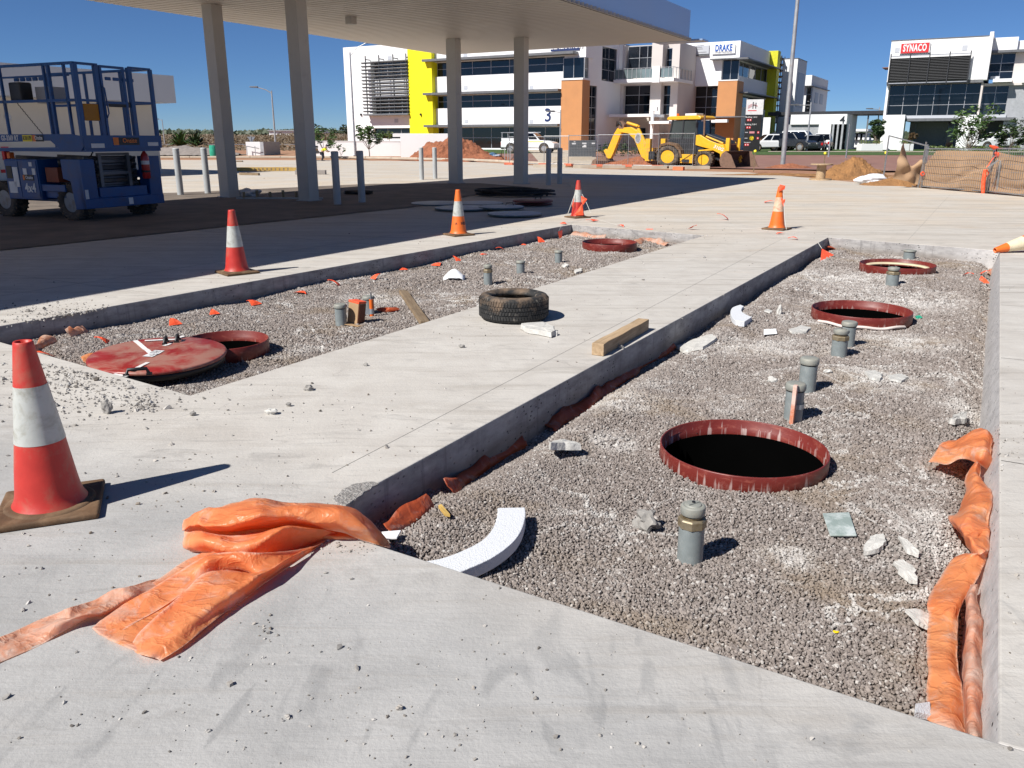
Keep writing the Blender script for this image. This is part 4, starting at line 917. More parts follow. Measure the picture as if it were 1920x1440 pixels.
loft('front_flap', [
 [(246,1210,.006),(262,1185,.03),(300,1150,.045),(345,1110,.05),(378,1078,.05),(412,1070,.045),(445,1070,.04),(480,1078,.04)],
 [(255,1222,.012),(290,1190,.03),(330,1155,.038),(385,1115,.05),(430,1092,.06),(470,1085,.06),(500,1072,.055),(540,1045,.035)],
 [(275,1230,.022),(318,1197,.035),(370,1157,.045),(420,1122,.055),(470,1090,.06),(520,1062,.055),(560,1036,.04),(598,1020,.02)],
 [(292,1234,.012),(330,1212,.02),(375,1175,.024),(425,1137,.026),(480,1098,.028),(530,1064,.026),(570,1038,.02),(604,1017,.008)],
 [(300,1238,.010),(337,1216,.014),(383,1180,.016),(434,1141,.016),(488,1101,.018),(537,1067,.018),(577,1039,.014),(608,1016,.006)]], FILM, None, parent=t, wob=.005)
loft('dusty_film_strip', [
 [(-60,1222,.01),(0,1195,.012),(60,1168,.012),(108,1148,.03),(130,1140,.05),(170,1128,.02),(215,1106,.04),(240,1100,.045),(290,1085,.01),(340,1072,.006)],
 [(-60,1235,.014),(0,1208,.012),(60,1180,.012),(112,1160,.02),(134,1158,.035),(180,1140,.02),(220,1118,.03),(246,1112,.035),(290,1096,.012),(335,1086,.006)],
 [(-60,1250,.010),(0,1222,.012),(60,1195,.014),(105,1172,.03),(150,1158,.04),(190,1152,.02),(226,1132,.02),(250,1124,.02),(285,1108,.01),(320,1096,.006)],
 [(-60,1268,.003),(0,1242,.003),(60,1216,.004),(110,1190,.006),(160,1162,.008),(195,1156,.006),(230,1138,.006),(255,1128,.006),(285,1113,.005),(310,1104,.004)]], FILMP, 'pale dusty orange film strip trailing off the left edge', wob=.008)
# right-hand strip down the pit side
g0 = -.165
loft('orange_film_strip', [
 [(1736,1352,-.150),(1739,1290,-.150),(1737,1220,-.150),(1740,1160,-.148),(1737,1130,-.140),(1758,1090,-.14),(1784,1050,-.13),(1810,1037,-.10)],
 [(1760,1362,-.135),(1764,1290,-.138),(1762,1220,-.140),(1764,1160,-.138),(1764,1135,-.125),(1785,1090,-.12),(1805,1055,-.105),(1828,1038,-.07)],
 [(1786,1370,-.130),(1788,1290,-.132),(1781,1220,-.136),(1783,1170,-.135),(1788,1140,-.115),(1812,1090,-.11),(1826,1055,-.095),(1846,1034,-.07)],
 [(1812,1378,-.150),(1806,1300,-.150),(1798,1250,-.150),(1796,1180,-.148),(1803,1135,-.13),(1825,1100,-.125),(1845,1060,-.11),(1856,1032,-.09)]], FILM, 'long smooth orange film strip on the right side of the near gravel', wob=.006)
loft('orange_film_roll', [
 [(1812,1378,-.13),(1808,1320,-.15),(1806,1270,-.15),(1808,1220,-.15),(1812,1160,-.15),(1812,1120,-.13),(1820,1095,-.12)],
 [(1818,1378,-.07),(1814,1320,-.08),(1812,1270,-.08),(1814,1220,-.09),(1816,1160,-.09),(1818,1120,-.09),(1826,1095,-.1)],
 [(1832,1382,-.06),(1830,1320,-.065),(1828,1270,-.07),(1828,1220,-.075),(1828,1160,-.08),(1826,1120,-.09),(1832,1095,-.1)],
 [(1842,1384,-.10),(1842,1320,-.11),(1842,1270,-.11),(1842,1220,-.12),(1840,1160,-.12),(1834,1120,-.12),(1836,1095,-.12)]], FILMP, 'dusty rolled film tube squeezed between the flat strip and the slab wall', wob=.009)
t = thing('crumpled_film', 'twisted orange film heaped against the right slab wall', 'plastic film', at_gravel(1830,950))
loft('twist', [
 [(1822,1040,-.12),(1802,1000,-.12),(1776,972,-.14),(1796,960,-.14),(1806,930,-.13),(1808,905,-.12),(1818,880,-.11),(1828,868,-.10)],
 [(1835,1040,-.07),(1812,1005,-.06),(1806,985,-.06),(1815,960,-.05),(1822,930,-.07),(1824,905,-.07),(1826,882,-.08),(1830,868,-.08)],
 [(1846,1036,-.06),(1834,1014,-.05),(1834,990,-.06),(1838,960,-.04),(1838,930,-.05),(1836,905,-.06),(1834,885,-.08),(1832,868,-.08)],
 [(1858,1030,-.09),(1856,1000,-.07),(1856,975,-.07),(1858,945,-.06),(1858,920,-.07),(1846,905,-.09),(1840,885,-.11),(1834,869,-.11)]], FILM, None, parent=t, wob=.012)
loft('fold_flap', [
 [(1776,973,-.145),(1796,975,-.10),(1815,984,-.08),(1836,982,-.08),(1858,986,-.09)],
 [(1790,990,-.13),(1806,996,-.07),(1820,1002,-.055),(1838,996,-.055),(1856,992,-.07)],
 [(1812,1008,-.13),(1822,1012,-.08),(1832,1016,-.07),(1842,1008,-.08),(1855,997,-.09)]], FILM, None, parent=t, wob=.006)
loft('upper_crumple', [
 [(1742,864,-.13),(1764,866,-.12),(1782,868,-.12),(1800,862,-.11),(1818,866,-.10),(1832,872,-.10),(1850,880,-.13)],
 [(1752,850,-.12),(1772,846,-.10),(1790,845,-.09),(1808,846,-.07),(1826,852,-.05),(1840,862,-.06),(1858,870,-.10)],
 [(1758,838,-.11),(1780,834,-.10),(1798,832,-.07),(1815,832,-.04),(1834,836,-.03),(1848,845,-.03),(1861,855,-.07)],
 [(1764,831,-.12),(1785,830,-.10),(1805,822,-.08),(1822,814,-.05),(1838,812,-.03),(1850,822,-.02),(1862,832,-.05)],
 [(1775,829,-.14),(1800,826,-.13),(1815,812,-.12),(1828,806,-.09),(1842,805,-.06),(1854,807,-.06),(1862,812,-.07)]], FILM, None, parent=t, wob=.014)
# torn membrane peeking out along the foot of the strip
def strip_film(name, pts, wd, mat, label):
    P = [at_gravel(u, v) for u, v in pts]; P = bez(P, 10); c = P[len(P)//2].copy(); vs = []; n = len(P)
    for i, p in enumerate(P):
        d = (P[min(i+1,n-1)]-P[max(i-1,0)]).normalized(); nn = Vector((-d.y, d.x, 0)); w_ = wd*(.30+.9*abs(noise.noise(p*3.3)))
        for k, (o_, h) in enumerate(((-1, .0), (-.4, .03), (.3, .055), (1, .075))):
            vs.append(p-c+nn*w_*o_*(1+.35*noise.noise(p*7+Vector((k,0,0))))+Vector((0,0,h*(.6+.8*abs(noise.noise(p*5+Vector((0,k,0)))))+.004)))
    m = MB(); m.add(vs, [(4*i+k, 4*i+4+k, 4*i+5+k, 4*i+1+k) for i in range(n-1) for k in range(3)], True)
    o = m.build(name, mat, None, loc=c, recalc=False); o.modifiers.new('s', 'SOLIDIFY').thickness = .002; return tag(o, label, 'plastic film')
strip_film('torn_membrane', [(728,1006),(760,985),(792,962),(808,950)], .07, FILMR, 'torn orange membrane flap nearest the draped sheet, under the strip edge')
strip_film('torn_membrane', [(842,928),(870,908),(905,885),(940,858),(985,838)], .05, FILMR, 'torn orange membrane length between the two longer pieces under the strip edge')
strip_film('torn_membrane', [(1030,812),(1075,783),(1115,755),(1160,722),(1200,690),(1240,668),(1262,650)], .06, FILMR, 'longest torn red membrane along the foot of the strip')
strip_film('torn_membrane', [(30,672),(62,664),(85,650),(105,642)], .05, FILMP, 'peach film edge showing behind the foreground cone tip')
strip_film('torn_membrane', [(130,634),(146,628),(160,624)], .06, FILMP, 'small peach film scrap on the gravel by the shaded kerb')
strip_film('torn_membrane', [(160,688),(185,680),(205,672),(225,662)], .07, FILM, 'bright orange film tongue under the left edge of the red lid')
strip_film('torn_membrane', [(1072,441),(1090,443),(1110,446),(1135,447)], .12, FILMP, 'orange film scrap in the far corner behind the empty collar')
strip_film('torn_membrane', [(1195,458),(1210,452),(1230,456),(1250,462)], .10, FILMP, 'faded film strip right of the empty far collar')
strip_film('torn_membrane', [(1855,520),(1864,512),(1868,500),(1866,492)], .09, FILMP, 'peach film scrap below the toppled cone')
strip_film('torn_membrane', [(1562,470),(1566,464),(1572,462)], .10, FILMR, 'orange film scrap tucked in the far corner of the strip')

# loose grit on the slabs
def grit(clusters, name, seed):
    pts = []; sz = []
    for u, v, du, dv, n, s in clusters:
        for _ in range(n):
            p = G(u+random.gauss(0, du), v+random.gauss(0, dv)); a, b = AB(p)
            if (-6.7 < a < -4.0 and 3.1 < b < 13.2) or (-2.12 < a < .2 and 2.15 < b < 13.3): continue
            k = .78*s*random.lognormvariate(0, .5); pts.append((p.x, p.y, k*.35)); sz.append(k)
    for k in range(1500):                       # sparse everywhere
        a, b = random.uniform(-9, 4), random.uniform(.6, 14); p = S(a, b)
        if (-6.9 < a < -3.85 and 3.0 < b < 13.5) or (-2.25 < a < .28 and 2.0 < b < 13.8): continue
        s = .0026*random.lognormvariate(0, .5); pts.append((p.x, p.y, s*.35)); sz.append(min(s, .011))
    stone_cloud(name, pts, sz, CRUMB, seed=seed)
# ------------------------------------------------------------------ canopy over the forecourt
CZ = 4.64; A0, A1, B0, B1 = -19.4, -9.62, -3.0, 28.75
t = thing('forecourt_canopy', 'huge flat forecourt canopy with ribbed soffit and smooth grey fascia', 'canopy', S(A0, B0), -TH)
W_, D_ = A1-A0, B1-B0
m = MB(); m.box(.25, W_-.03, .25, D_-.03, CZ+.12, CZ+.16); m.box(.05, W_+.0, .05, D_, CZ+.7, CZ+.74); m.build('roof_deck', MIDM, t)
m = MB(); nr = int(D_/.25)
prof = []
for i in range(nr):
    y = i*.25; prof += [(y, CZ), (y+.195, CZ), (y+.200, CZ+.085), (y+.240, CZ+.085)]
prof.append((nr*.25, CZ)); k = len(prof); vs = [(x, y, z) for x in (-.02, W_+.14) for y, z in prof]
m.add(vs, [(i, i+1, k+i+1, k+i) for i in range(k-1)]); o = m.build('soffit_sheeting', SOFF, t); o['kind'] = 'stuff'
for nm, bx in (('fascia', (W_, W_+.06, 0, D_)), ('fascia', (-.06, 0, 0, D_)), ('fascia', (0, W_, -.06, 0)), ('fascia', (0, W_, D_, D_+.06))):
    m = MB(); m.box(*bx, CZ+.025, CZ+.93); m.build(nm, FASC2, t)
m = MB(); m.box(W_+.06, W_+.075, 0, D_+.06, CZ-.01, CZ+.03); m.build('gutter_trim', DARKM, t)
m = MB(); m.box(W_-1.2, W_+.5, D_+.07, D_+.75, CZ-.0, CZ+.05); m.build('eave_flashing', FASC2, t)
for u, v, l in ((658, 38, 0),):
    p = G(u, v, CZ-.08); q = AB(p); m = MB(); m.box(-.11,.11,-.11,.11,-.10,.10); tag(m.build('soffit_light', COLP, None, loc=p, rot=(0,0,-TH), bevel=.01), 'small square light box fixed under the canopy soffit', 'light')
for p, l, w0 in ((G(430,370), 'leftmost tall column under the canopy, beside the bollard pair', .36), (G(579,377), 'second tall canopy column from the left, nearest the camera', .36), (G(855,344), 'third canopy column, in front of the red earth heap', .40), (G(977,345), 'rightmost canopy column, left of a bollard pair', .40)):
    t = thing('canopy_column', l, 'column', p, -TH, 'columns carrying the canopy')
    m = MB(); m.box(-.17,.17,-.15,.19,0,CZ-.002); m.build('shaft', COLP, t, bevel=.006)
    m = MB(); m.box(-.235,-.172,-.10,.12,.0,CZ-.002); m.build('downpipe_cover', COLP, t, bevel=.006)
    m = MB(); m.box(-.22,.22,-.2,.24,0,.03); m.build('base_plate', BOLP, t)
for i, (u, v, vt, l) in enumerate(((339,366,280,'left bollard of the pair left of the first column'), (390,363,279,'right bollard of the pair left of the first column'), (633,384,286,'left bollard of the nearest pair, right of the second column'), (679,380,285,'right bollard of the nearest pair under the canopy'),
    (791,337,278,'left bollard of the far pair before the red earth heap'), (816,335,278,'right bollard of the far pair before the red earth heap'), (1028,347,280,'left bollard of the pair right of the last column'), (1049,345,279,'right bollard of the pair right of the last column'))):
    p = G(u, v); t = thing('bollard', 'grey steel pipe bollard, '+l, 'bollard', p, 0, 'grey bollards under the canopy')
    rr = ray(u, vt); h = CAM_H+rr[2]*p.y/rr[1]; r = .085
    m = MB(); m.lathe([(r, 0), (r, h)], 24); m.build('post', BOLP, t, loc=None)
    m = MB(); m.lathe([(r*1.03, h), (r*1.03, h+.012), (r*.8, h+.03), (.001, h+.032)], 24); m.build('cap', BOLP, t)
# stacked lids in the shade
pale = pm('pale_lid', (.50,.53,.55), .5, var=.08, dirt=(.35,.33,.3), damt=.3); seamd = pm('pale_lid_edge', (.10,.13,.13), .5); darkr = pm('dark_red_lid', (.16,.03,.03), .5)
for u, v, du, z, mt, l in ((820,383,96,.0,pale,'leftmost grey lid lying flat under the canopy'), (868,392,104,.02,pale,'grey lid overlapping the leftmost one'), (898,383,90,.01,pale,'grey lid behind, second row of the stack'), (940,390,84,.05,pale,'grey lid with a bow handle on top, resting over two others'), (965,403,100,.02,pale,'grey lid half in sunlight at the front of the group'), (1000,383,70,.0,darkr,'dark red lid at the bottom of the right pile'), (999,378,74,.09,darkr,'dark red lid with a hoop handle on top of the right pile')):
    p = G(u, v, z); d = math.hypot(p.x, p.y); r = du/2/1540*d; t = thing('manhole_cover', l, 'manhole lid', p, random.random(), 'round lids stored under the canopy')
    m = MB(); m.lathe([(.001,.055), (r*.5,.052), (r-.02,.04), (r-.004,.034)], 40); m.build('cover_plate', mt, t)
    m = MB(); m.lathe([(r-.004,.034), (r,.02), (r-.003,.0), (r*.9,.0)], 40); m.build('rim', seamd if mt is pale else mt, t)
    for s in ((1,) if ('bow' in l or 'hoop' in l) else ()):
        m = MB(); m.tube([(s*r*.4-.09, 0, .045), (s*r*.4-.08, 0, .10), (s*r*.4+.08, 0, .10), (s*r*.4+.09, 0, .045)], .012, 6); m.build('handle', BLACK, t)
# tangle of dark hose
p = G(965,368); m = MB(); P = []
for i in range(90):
    a = i*.55; P.append((math.cos(a)*(.75+.2*math.sin(i*.9))*1.15, math.sin(a)*(.45+.2*math.cos(i*.7)), .03+.0018*i+.02*math.sin(i)))
m.tube(P, .028, 6); tag(m.build('coiled_hose', BLACK, None, loc=p), 'heap of black hose lying behind the stored lids', 'hose')
# small things on the canopy floor
p = G(468,369); o = chunk(p, .19, 'white plastic bag lying at the foot of the first column', BAGM, (1.3,.7,.6), 50, cat='bag', name='plastic_bag', sub=3, amp=.6)
t = thing('pipe_manifold', 'row of short pipe stubs on a low rail between the first two columns', 'pipework', G(525,374))
m = MB(); m.bar((-1.1,0,.03), (1.1,-.06,.03), .05); m.build('rail', BOLP, t)
for i in range(6): m = MB(); m.cyl((-.9+i*.33,0,.0), (-.9+i*.33,0,.19+.04*(i % 2)), .035, n=10); m.build('stub', BRASS, t)
p = G(672,365); tag(chunk(p, .25, 'low dark sack lying between the nearest bollards', BLACK, (1.7,.8,.3), 51, cat='sack', name='dark_sack'), None)
plank(G(555,327), G(611,327), .3, .18, pm('grey_block', (.30,.27,.25), .9, var=.15), 'grey concrete kerb block lying behind the second column', 'kerb_block')
# formwork beams in the sun
t = thing('formwork_beam_stack', 'yellow timber formwork beams lying on the sunny slab behind the first column', 'timber stack', G(490,321))
for i in range(3):
    m = MB(); m.obox((0,.05+.26*i,.09), (3.3-.5*i, .10, .16), (0,0,R(3))); m.build('beam', LVL, t)
for i in range(9):
    m = MB(); m.obox((-.3+.2*i,-.06,.09), (.06,.03,.12)); m.build('spacer', WOODD, t)
tag(plank(G(450,328), G(486,329), .1, .1, WOODD, 'dark board in front of the yellow beams', 'timber_board'))
plank(G(425,303.5), G(455,303.5), .25, .08, WOODD, 'dark plank lying by the far kerb left of the first column', 'timber_board')

# ------------------------------------------------------------------ shop building behind the lift
aw = -32.6
t = thing('shop_building', 'single storey cream shop with deep grey fascia behind the blue lift', 'building', S(aw, 0), -TH)
bend = 25.35
b1, zt = FB(325, 142, aw+1.3); _, zb = FB(325, 193, aw+1.3)
m = MB(); m.box(-12, 0, -14, bend, 0, zb+.2); m.build('wall', SHOP, t)
m = MB(); m.box(-13, 1.3, -15, b1, zb, zt); m.build('fascia', FASC, t)
m = MB(); m.box(.003, .12, -14, bend-.1, 0, .25); m.build('plinth', ALU, t)
bb, zz = FB(14, 219, aw); m = MB(); m.lathe([(.13,.0), (.13,.03), (.1,.05), (.001,.05)], 20, axis='x'); m.build('round_vent', FASC, t, loc=(.0, bb, zz))
for u0, u1, v0, v1 in ((2,20,275,300), (2,30,318,346)):
    (b_a, z_a), (b_b, z_b) = FB(u0, v0, aw+.03), FB(u1, v1, aw+.03); m = MB(); m.box(.004,.03,b_a,b_b,z_b,z_a); m.build('red_notice', SIGNR, t)

# ------------------------------------------------------------------ scissor lift
LA = R(-25); lp = Vector((-7.78,15.33,0)); t = thing('scissor_lift', 'blue rough terrain scissor lift parked in the canopy shade at the left', 'scissor lift', lp, LA); t.scale = (.85,.99,.955)
LX = t
def lbox(name, mat, *bx, bev=.008): m = MB(); m.box(*bx); return m.build(name, mat, LX, bevel=bev)
Wd = 1.82
for x, y in ((-.55,.17), (-2.75,.17), (-.55,Wd-.17), (-2.75,Wd-.17)):
    r = .345; m = MB(); m.lathe([(r*.55,-.13), (r*.9,-.15), (r,-.12), (r,.12), (r*.9,.15), (r*.55,.13)], 40, axis='y', close=True)
    for i in range(26):
        a = 2*math.pi*i/26; d = Vector((math.cos(a), 0, math.sin(a)))
        for s in (-1,1): m.bar(d*r*.97+Vector((0,s*.01,0)), d*r*1.03+Vector((0,s*.01,0)), .03, .03) if 0 else m.obox(tuple(d*(r*1.01)+Vector((0,s*.07,0))), (.035,.12,.03), (0,-a+R(90)*0,s*R(0)))
    w_ = m.build('wheel', WHEELT, LX, loc=(x,y,r*1.02)); w_.scale = (1.15,1,1)
    m = MB(); m.lathe([(r*.56,-.12), (r*.5,-.10), (r*.45,-.06), (r*.2,-.05), (.001,-.09)], 28, axis='y'); m.lathe([(r*.56,.12), (r*.5,.10), (.001,.09)], 28, axis='y'); m.build('rim', pm('lift_rim', (.25,.27,.3), .5, .4, dirt=(.2,.16,.12)), w_)
lbox('chassis', LIFTB, -3.2, -.05, .36, Wd-.36, .32, .62)
# near end frame: low beam and two posts
m = MB(); m.xprism([(-.10,.24),(.0,.24),(.0,.42),(-.10,.46)], .0, Wd); m.build('end_beam', LIFTB, LX, bevel=.01)
m = MB(); m.xprism([(-.62,1.16),(-.12,1.16),(.0,.24),(-.34,.22),(-.40,.75),(-.62,.80)], .0, .05); m.box(-.14,-.02,.0,.30,.3,1.16) ; m.build('end_post', LIFTB, LX, bevel=.008)
m = MB(); m.box(-.34,-.02,Wd-.30,Wd,.24,1.20); m.build('end_post', LIFTB, LX, bevel=.008)
m = MB(); m.xprism([(-.9,.78),(-.9,.92),(-.3,.92),(-.3,.78)], Wd-.3, Wd); m.build('mudguard', LIFTB, LX, bevel=.01)
# engine tray with doors on the near side
m = MB(); m.box(-2.45,-1.35,-.02,.42,.38,1.15); m.build('engine_tray', LIFTB, LX, bevel=.012)
lbox('tray_door', LIFTB, -2.42, -1.98, -.035, -.022, .42, 1.12, bev=.004); dr = lbox('tray_door', LIFTB, -1.96, -1.38, -.035, -.022, .42, 1.12, bev=.004)
lbox('door_window', BLACK, -2.38, -2.2, -.042, -.036, .78, 1.02, bev=0)
for bx in ((-2.17,-2.0,.62,1.0), (-2.36,-2.1,.5,.72), (-1.82,-1.7,.86,.98), (-1.52,-1.42,.86,.98), (-1.6,-1.5,1.02,1.1)): lbox('decal', STK, bx[0], bx[1], -.041, -.036, bx[2], bx[3], bev=0)
lbox('hazard_lamp', AMB, -2.35, -2.25, .0, .1, 1.16, 1.28); lbox('hazard_lamp', SIGNR, -2.46, -2.42, .0, .12, 1.14, 1.3)
text('4x4', .24, STK, LX, (-1.66,-.040,.60), (R(90),0,0), ext=.002, bold=.006)
lbox('brand_plate', DARKM, -1.86, -1.5, -.041, -.036, .75, .86, bev=0); text('Onsite', .09, STK, LX, (-1.64,-.045,.805), (R(90),0,0), ext=.001, bold=.002); lbox('brand_mark', STKO, -1.85, -1.79, -.0425, -.0415, .76, .85, bev=0)
lbox('hydraulic_box', pm('rust_red', (.22,.05,.02), .6), -1.25, -.85, .06, .3, .72, 1.0); lbox('side_rail', LIFTB, -1.35, -.6, -.0, .06, .55, .68)
lbox('fuel_tray', LIFTB, -1.32, -.66, .05, .45, .42, .58)
# folded scissor stack
STEEL = pm('scissor_steel', (.055,.06,.07), .5, .3, dirt=(.16,.13,.1)); STEELL = pm('scissor_light', (.14,.15,.17), .45, .5)
for k in range(5):
    z = .62+.125*k
    for y in (.45, Wd-.45):
        m = MB(); m.bar((-2.9,y,z), (-.35,y,z+.05), .06, .085); m.build('scissor_arm', STEEL, LX)
        m = MB(); m.bar((-2.9,y+.08,z+.05), (-.35,y+.08,z), .06, .085); m.build('scissor_arm', STEEL, LX)
    m = MB(); m.cyl((-.38,.32,z+.05), (-.38,Wd-.32,z+.05), .03, n=10); m.build('pivot_pin', STEELL, LX)
    m = MB(); m.box(-.46,-.40,.5,Wd-.5,z-.04,z+.045); m.build('cross_tube', STEEL if k % 2 else STEELL, LX)
m = MB(); m.box(-.30,-.24,.55,.62,.45,1.27); m.box(-.30,-.24,Wd-.62,Wd-.55,.45,1.27); 
for z in (.46,.86,1.22): m.box(-.30,-.24,.62,Wd-.62,z,z+.05)
m.build('ladder', STEELL, LX)
for i in range(14):
    m = MB(); m.tube([(-.2,.34+.05*(i%4),.6+.05*i), (-.16,.36+.04*(i%4),.63+.05*i), (-.22,.42,.66+.05*i)], .014, 5); m.build('hose', BLACK, LX)
WP = 1.64
# platform
PX0, PX1 = -3.3, .26
m = MB(); m.box(PX0, PX1, -.03, WP+.03, 1.30, 1.36); m.build('deck', LIFTB, LX)
m = MB(); m.xprism([(PX0,1.36),(PX0,1.62),(-.10,1.62),(PX1,1.58),(PX1,1.40),(PX1-.10,1.32),(-.45,1.32),(-.75,1.5),(PX0,1.46)][::-1], -.055, -.03); m.build('deck_side', LIFTB, LX)
m = MB(); m.box(PX1, PX1+.025, -.05, WP+.05, 1.36, 1.60); m.build('toe_board', LIFTB, LX)
m = MB(); m.box(PX0, PX1, WP+.03, WP+.055, 1.36, 1.60); m.build('toe_board', LIFTB, LX)
def post(x, y, w_=.05, z0=1.58, z1=2.86): m = MB(); m.box(x-w_/2, x+w_/2, y-w_/2, y+w_/2, z0, z1); m.build('rail_post', LIFTB, LX, bevel=.006)
def rail(p, q, w_=.045): m = MB(); m.bar(p, q, w_); m.build('guard_rail', LIFTB, LX)
xe = PX1-.04
for x, y, w_ in ((xe,-.01,.09), (xe-.30,-.01,.05), (xe-.78,-.01,.06), (xe-.92,-.01,.05), (-2.1,-.01,.05), (-3.2,-.01,.05), (xe,.42,.08), (xe,.52,.05), (xe,WP*.62,.05), (xe,WP*.70,.09), (xe,WP+.01,.07), (xe-.95,WP+.01,.05), (-1.9,WP+.01,.05), (-3.2,WP+.01,.05)): post(x, y, w_)
for z in (2.86, 2.22):
    rail((-3.2,-.01,z), (xe,-.01,z), .05); rail((-3.2,WP+.01,z), (xe,WP+.01,z), .05); rail((xe,-.01,z), (xe,.47,z)); rail((xe,.52,z-.02), (xe,WP*.62,z-.02)); rail((xe,WP*.70,z), (xe,WP+.01,z))
rail((-3.2,.2,2.68), (xe-.5,.2,2.68), .035)
m = MB(); m.box(xe-.01, xe+.012, .06, .38, 1.86, 2.16); m.build('manual_box', pm('ochre_box', (.40,.17,.01), .6), LX, bevel=.01)
m = MB(); m.tube([(xe+.03,.50,2.5),(xe+.07,.52,2.45),(xe+.07,.55,2.0),(xe+.03,.53,1.92)], .014, 6); m.build('grab_handle', LIFTB, LX)
lbox('gate_sign', DARKM, xe-.01, xe+.012, .62, 1.1, 2.12, 2.22)
for i in range(4): lbox('rail_bracket', LIFTB, xe-.03, xe+.0, .62+.17*i, .74+.17*i, 2.60, 2.66)
for i in range(5): lbox('rail_bracket', LIFTB, -2.0+.2*i, -1.87+.2*i, .18, .22, 2.60, 2.66)
lbox('control_box', BLACK, -2.0, -1.62, .05, .3, 2.22, 2.58, bev=.03); lbox('tool_crate', GREYL, -1.55, -1.1, .3, .7, 2.2, 2.5)
m = MB(); m.tube([(-1.75+.013*math.sin(i*2.2)+i*.022, .02, 2.2-.019*i) for i in range(32)], .008, 5); m.build('coiled_cable', BLACK, LX)
text('GS-3369 RT', .135, STK, LX, (-2.05,-.058,1.545), (R(90),0,0), ext=.001, bold=.003, sx=.86)
lbox('number_plate', STKY, -1.62, -1.32, -.062, -.056, 1.485, 1.605, bev=0); text('K101179', .10, TXTK, LX, (-1.47,-.064,1.545), (R(90),0,0), ext=.001, bold=.003, sx=.72)
lbox('brand_plate', DARKM, -1.2, -.95, -.062, -.056, 1.485, 1.605, bev=0); lbox('brand_mark', STKO, -1.30, -1.2, -.062, -.056, 1.485, 1.605, bev=0); text('Onsite', .10, STK, LX, (-1.1,-.064,1.55), (R(90),0,0), ext=.001, bold=.002, sx=.9)
lbox('brand_plate', DARKM, PX1+.026, PX1+.03, .62, 1.15, 1.42, 1.56, bev=0); lbox('brand_mark', STKO, PX1+.031, PX1+.033, .56, .68, 1.42, 1.56, bev=0); text('Onsite', .12, STKO, LX, (PX1+.034,.93,1.5), (R(90),0,R(90)), ext=.001, bold=.002)
lbox('decal', STK, PX1+.026, PX1+.03, .08, .36, 1.37, 1.45, bev=0); lbox('decal', STK, PX1+.026, PX1+.03, 1.35, 1.6, 1.40, 1.47, bev=0); lbox('decal', STK, .001, .005, .95, 1.05, .27, .40, bev=0); lbox('decal', STK, -.019, -.014, .02, .09, .4, .6, bev=0)
t = thing('fire_extinguisher', 'red fire extinguisher strapped to the end of the blue lift', 'fire extinguisher', lp + Vector((math.cos(LA)*(.06)-math.sin(LA)*(Wd-.44), math.sin(LA)*(.06)+math.cos(LA)*(Wd-.44), .72)))
m = MB(); m.lathe([(.001,0), (.06,.0), (.075,.02), (.075,.40), (.06,.46), (.03,.50), (.02,.53)], 24); m.build('cylinder', EXT, t)
m = MB(); m.lathe([(.077,.27), (.077,.34)], 24); m.build('label_band', STK, t); m = MB(); m.cyl((0,0,.52), (0,0,.58), .025, n=10); m.obox((.05,0,.59), (.14,.02,.02), (0,R(-15),0)); m.build('valve', BLACK, t); m = MB(); m.lathe([(.079,.12), (.079,.16)], 24); m.build('strap', BLACK, t)

# ------------------------------------------------------------------ office buildings (site-aligned)
GVAR = [GLS, GLS, glass('tinted_glass_blind', (.02,.026,.036), .12), glass('tinted_glass_dim', (.004,.007,.012))]
class Bd:
    def __init__(s, name, label, a0, b0, cat='building', group=None): s.t = thing(name, label, cat, S(a0, b0), -TH, group); s.a0, s.b0 = a0, b0
    def bx(s, name, mat, a0, a1, b0, b1, z0, z1, parent=None):
        m = MB(); m.box(a0-s.a0, a1-s.a0, b0-s.b0, b1-s.b0, z0, z1); return m.build(name, mat, parent or s.t)
    GV = []
    def glaz(s, a0, a1, z0, z1, b, na, zs, mat=None, frame=ALU, side=False, fw=.055):
        """window field of panes with a frame: on b = const, or on a = const when side (then a0..a1 are b values)"""
        mat = mat or GLS; zl = [z0]+list(zs)+[z1]; xs = na if isinstance(na, (list, tuple)) else list(np.linspace(a0, a1, na+1))
        fr = MB()
        P = (lambda x0, x1, y0, y1, q0, q1: (x0-s.a0, x1-s.a0, y0-s.b0, y1-s.b0, q0, q1)) if not side else (lambda x0, x1, y0, y1, q0, q1: (-y1-s.a0, -y0-s.a0, x0-s.b0, x1-s.b0, q0, q1))
        bb = b if not side else -b
        for x in xs: fr.box(*P(x-fw/2, x+fw/2, bb-.05, bb+.05, z0, z1))
        for z in zl: fr.box(*P(xs[0], xs[-1], bb-.045, bb+.055, z-fw/2, z+fw/2))
        f = fr.build('window_frame', frame, s.t)
        for i in range(len(xs)-1):
            for j in range(len(zl)-1):
                m = MB(); m.box(*P(xs[i]+fw/2, xs[i+1]-fw/2, bb-.01, bb+.02, zl[j]+fw/2, zl[j+1]-fw/2)); m.build('window_pane', (random.choice(GVAR) if mat is GLS else mat), f)
        return f
b0 = 84.0
fA = lambda px, v=180: FA(px, v, b0)[0]
fZ = lambda px, v: FA(px, v, b0)[1]
TOP = fZ(648, 89)
o3 = Bd('office_building', 'long white office block with yellow pier, strip windows and terracotta end, number 3', fA(648), b0)
aL, aR = fA(648), fA(1058)
o3.bx('core', DARKM, aL+.3, aR-.5, b0+1.6, b0+12, .2, TOP-.3)
o3.bx('roof', MIDM, aL+.2, fA(1091)-.2, b0+.2, b0+14, TOP-.32, TOP-.2)
o3.bx('wall', WHITE, aL, fA(697), b0, b0+14, .2, TOP)
zA, zB, zC, zD = [fZ(735, v) for v in (113, 214, 240, 260)]
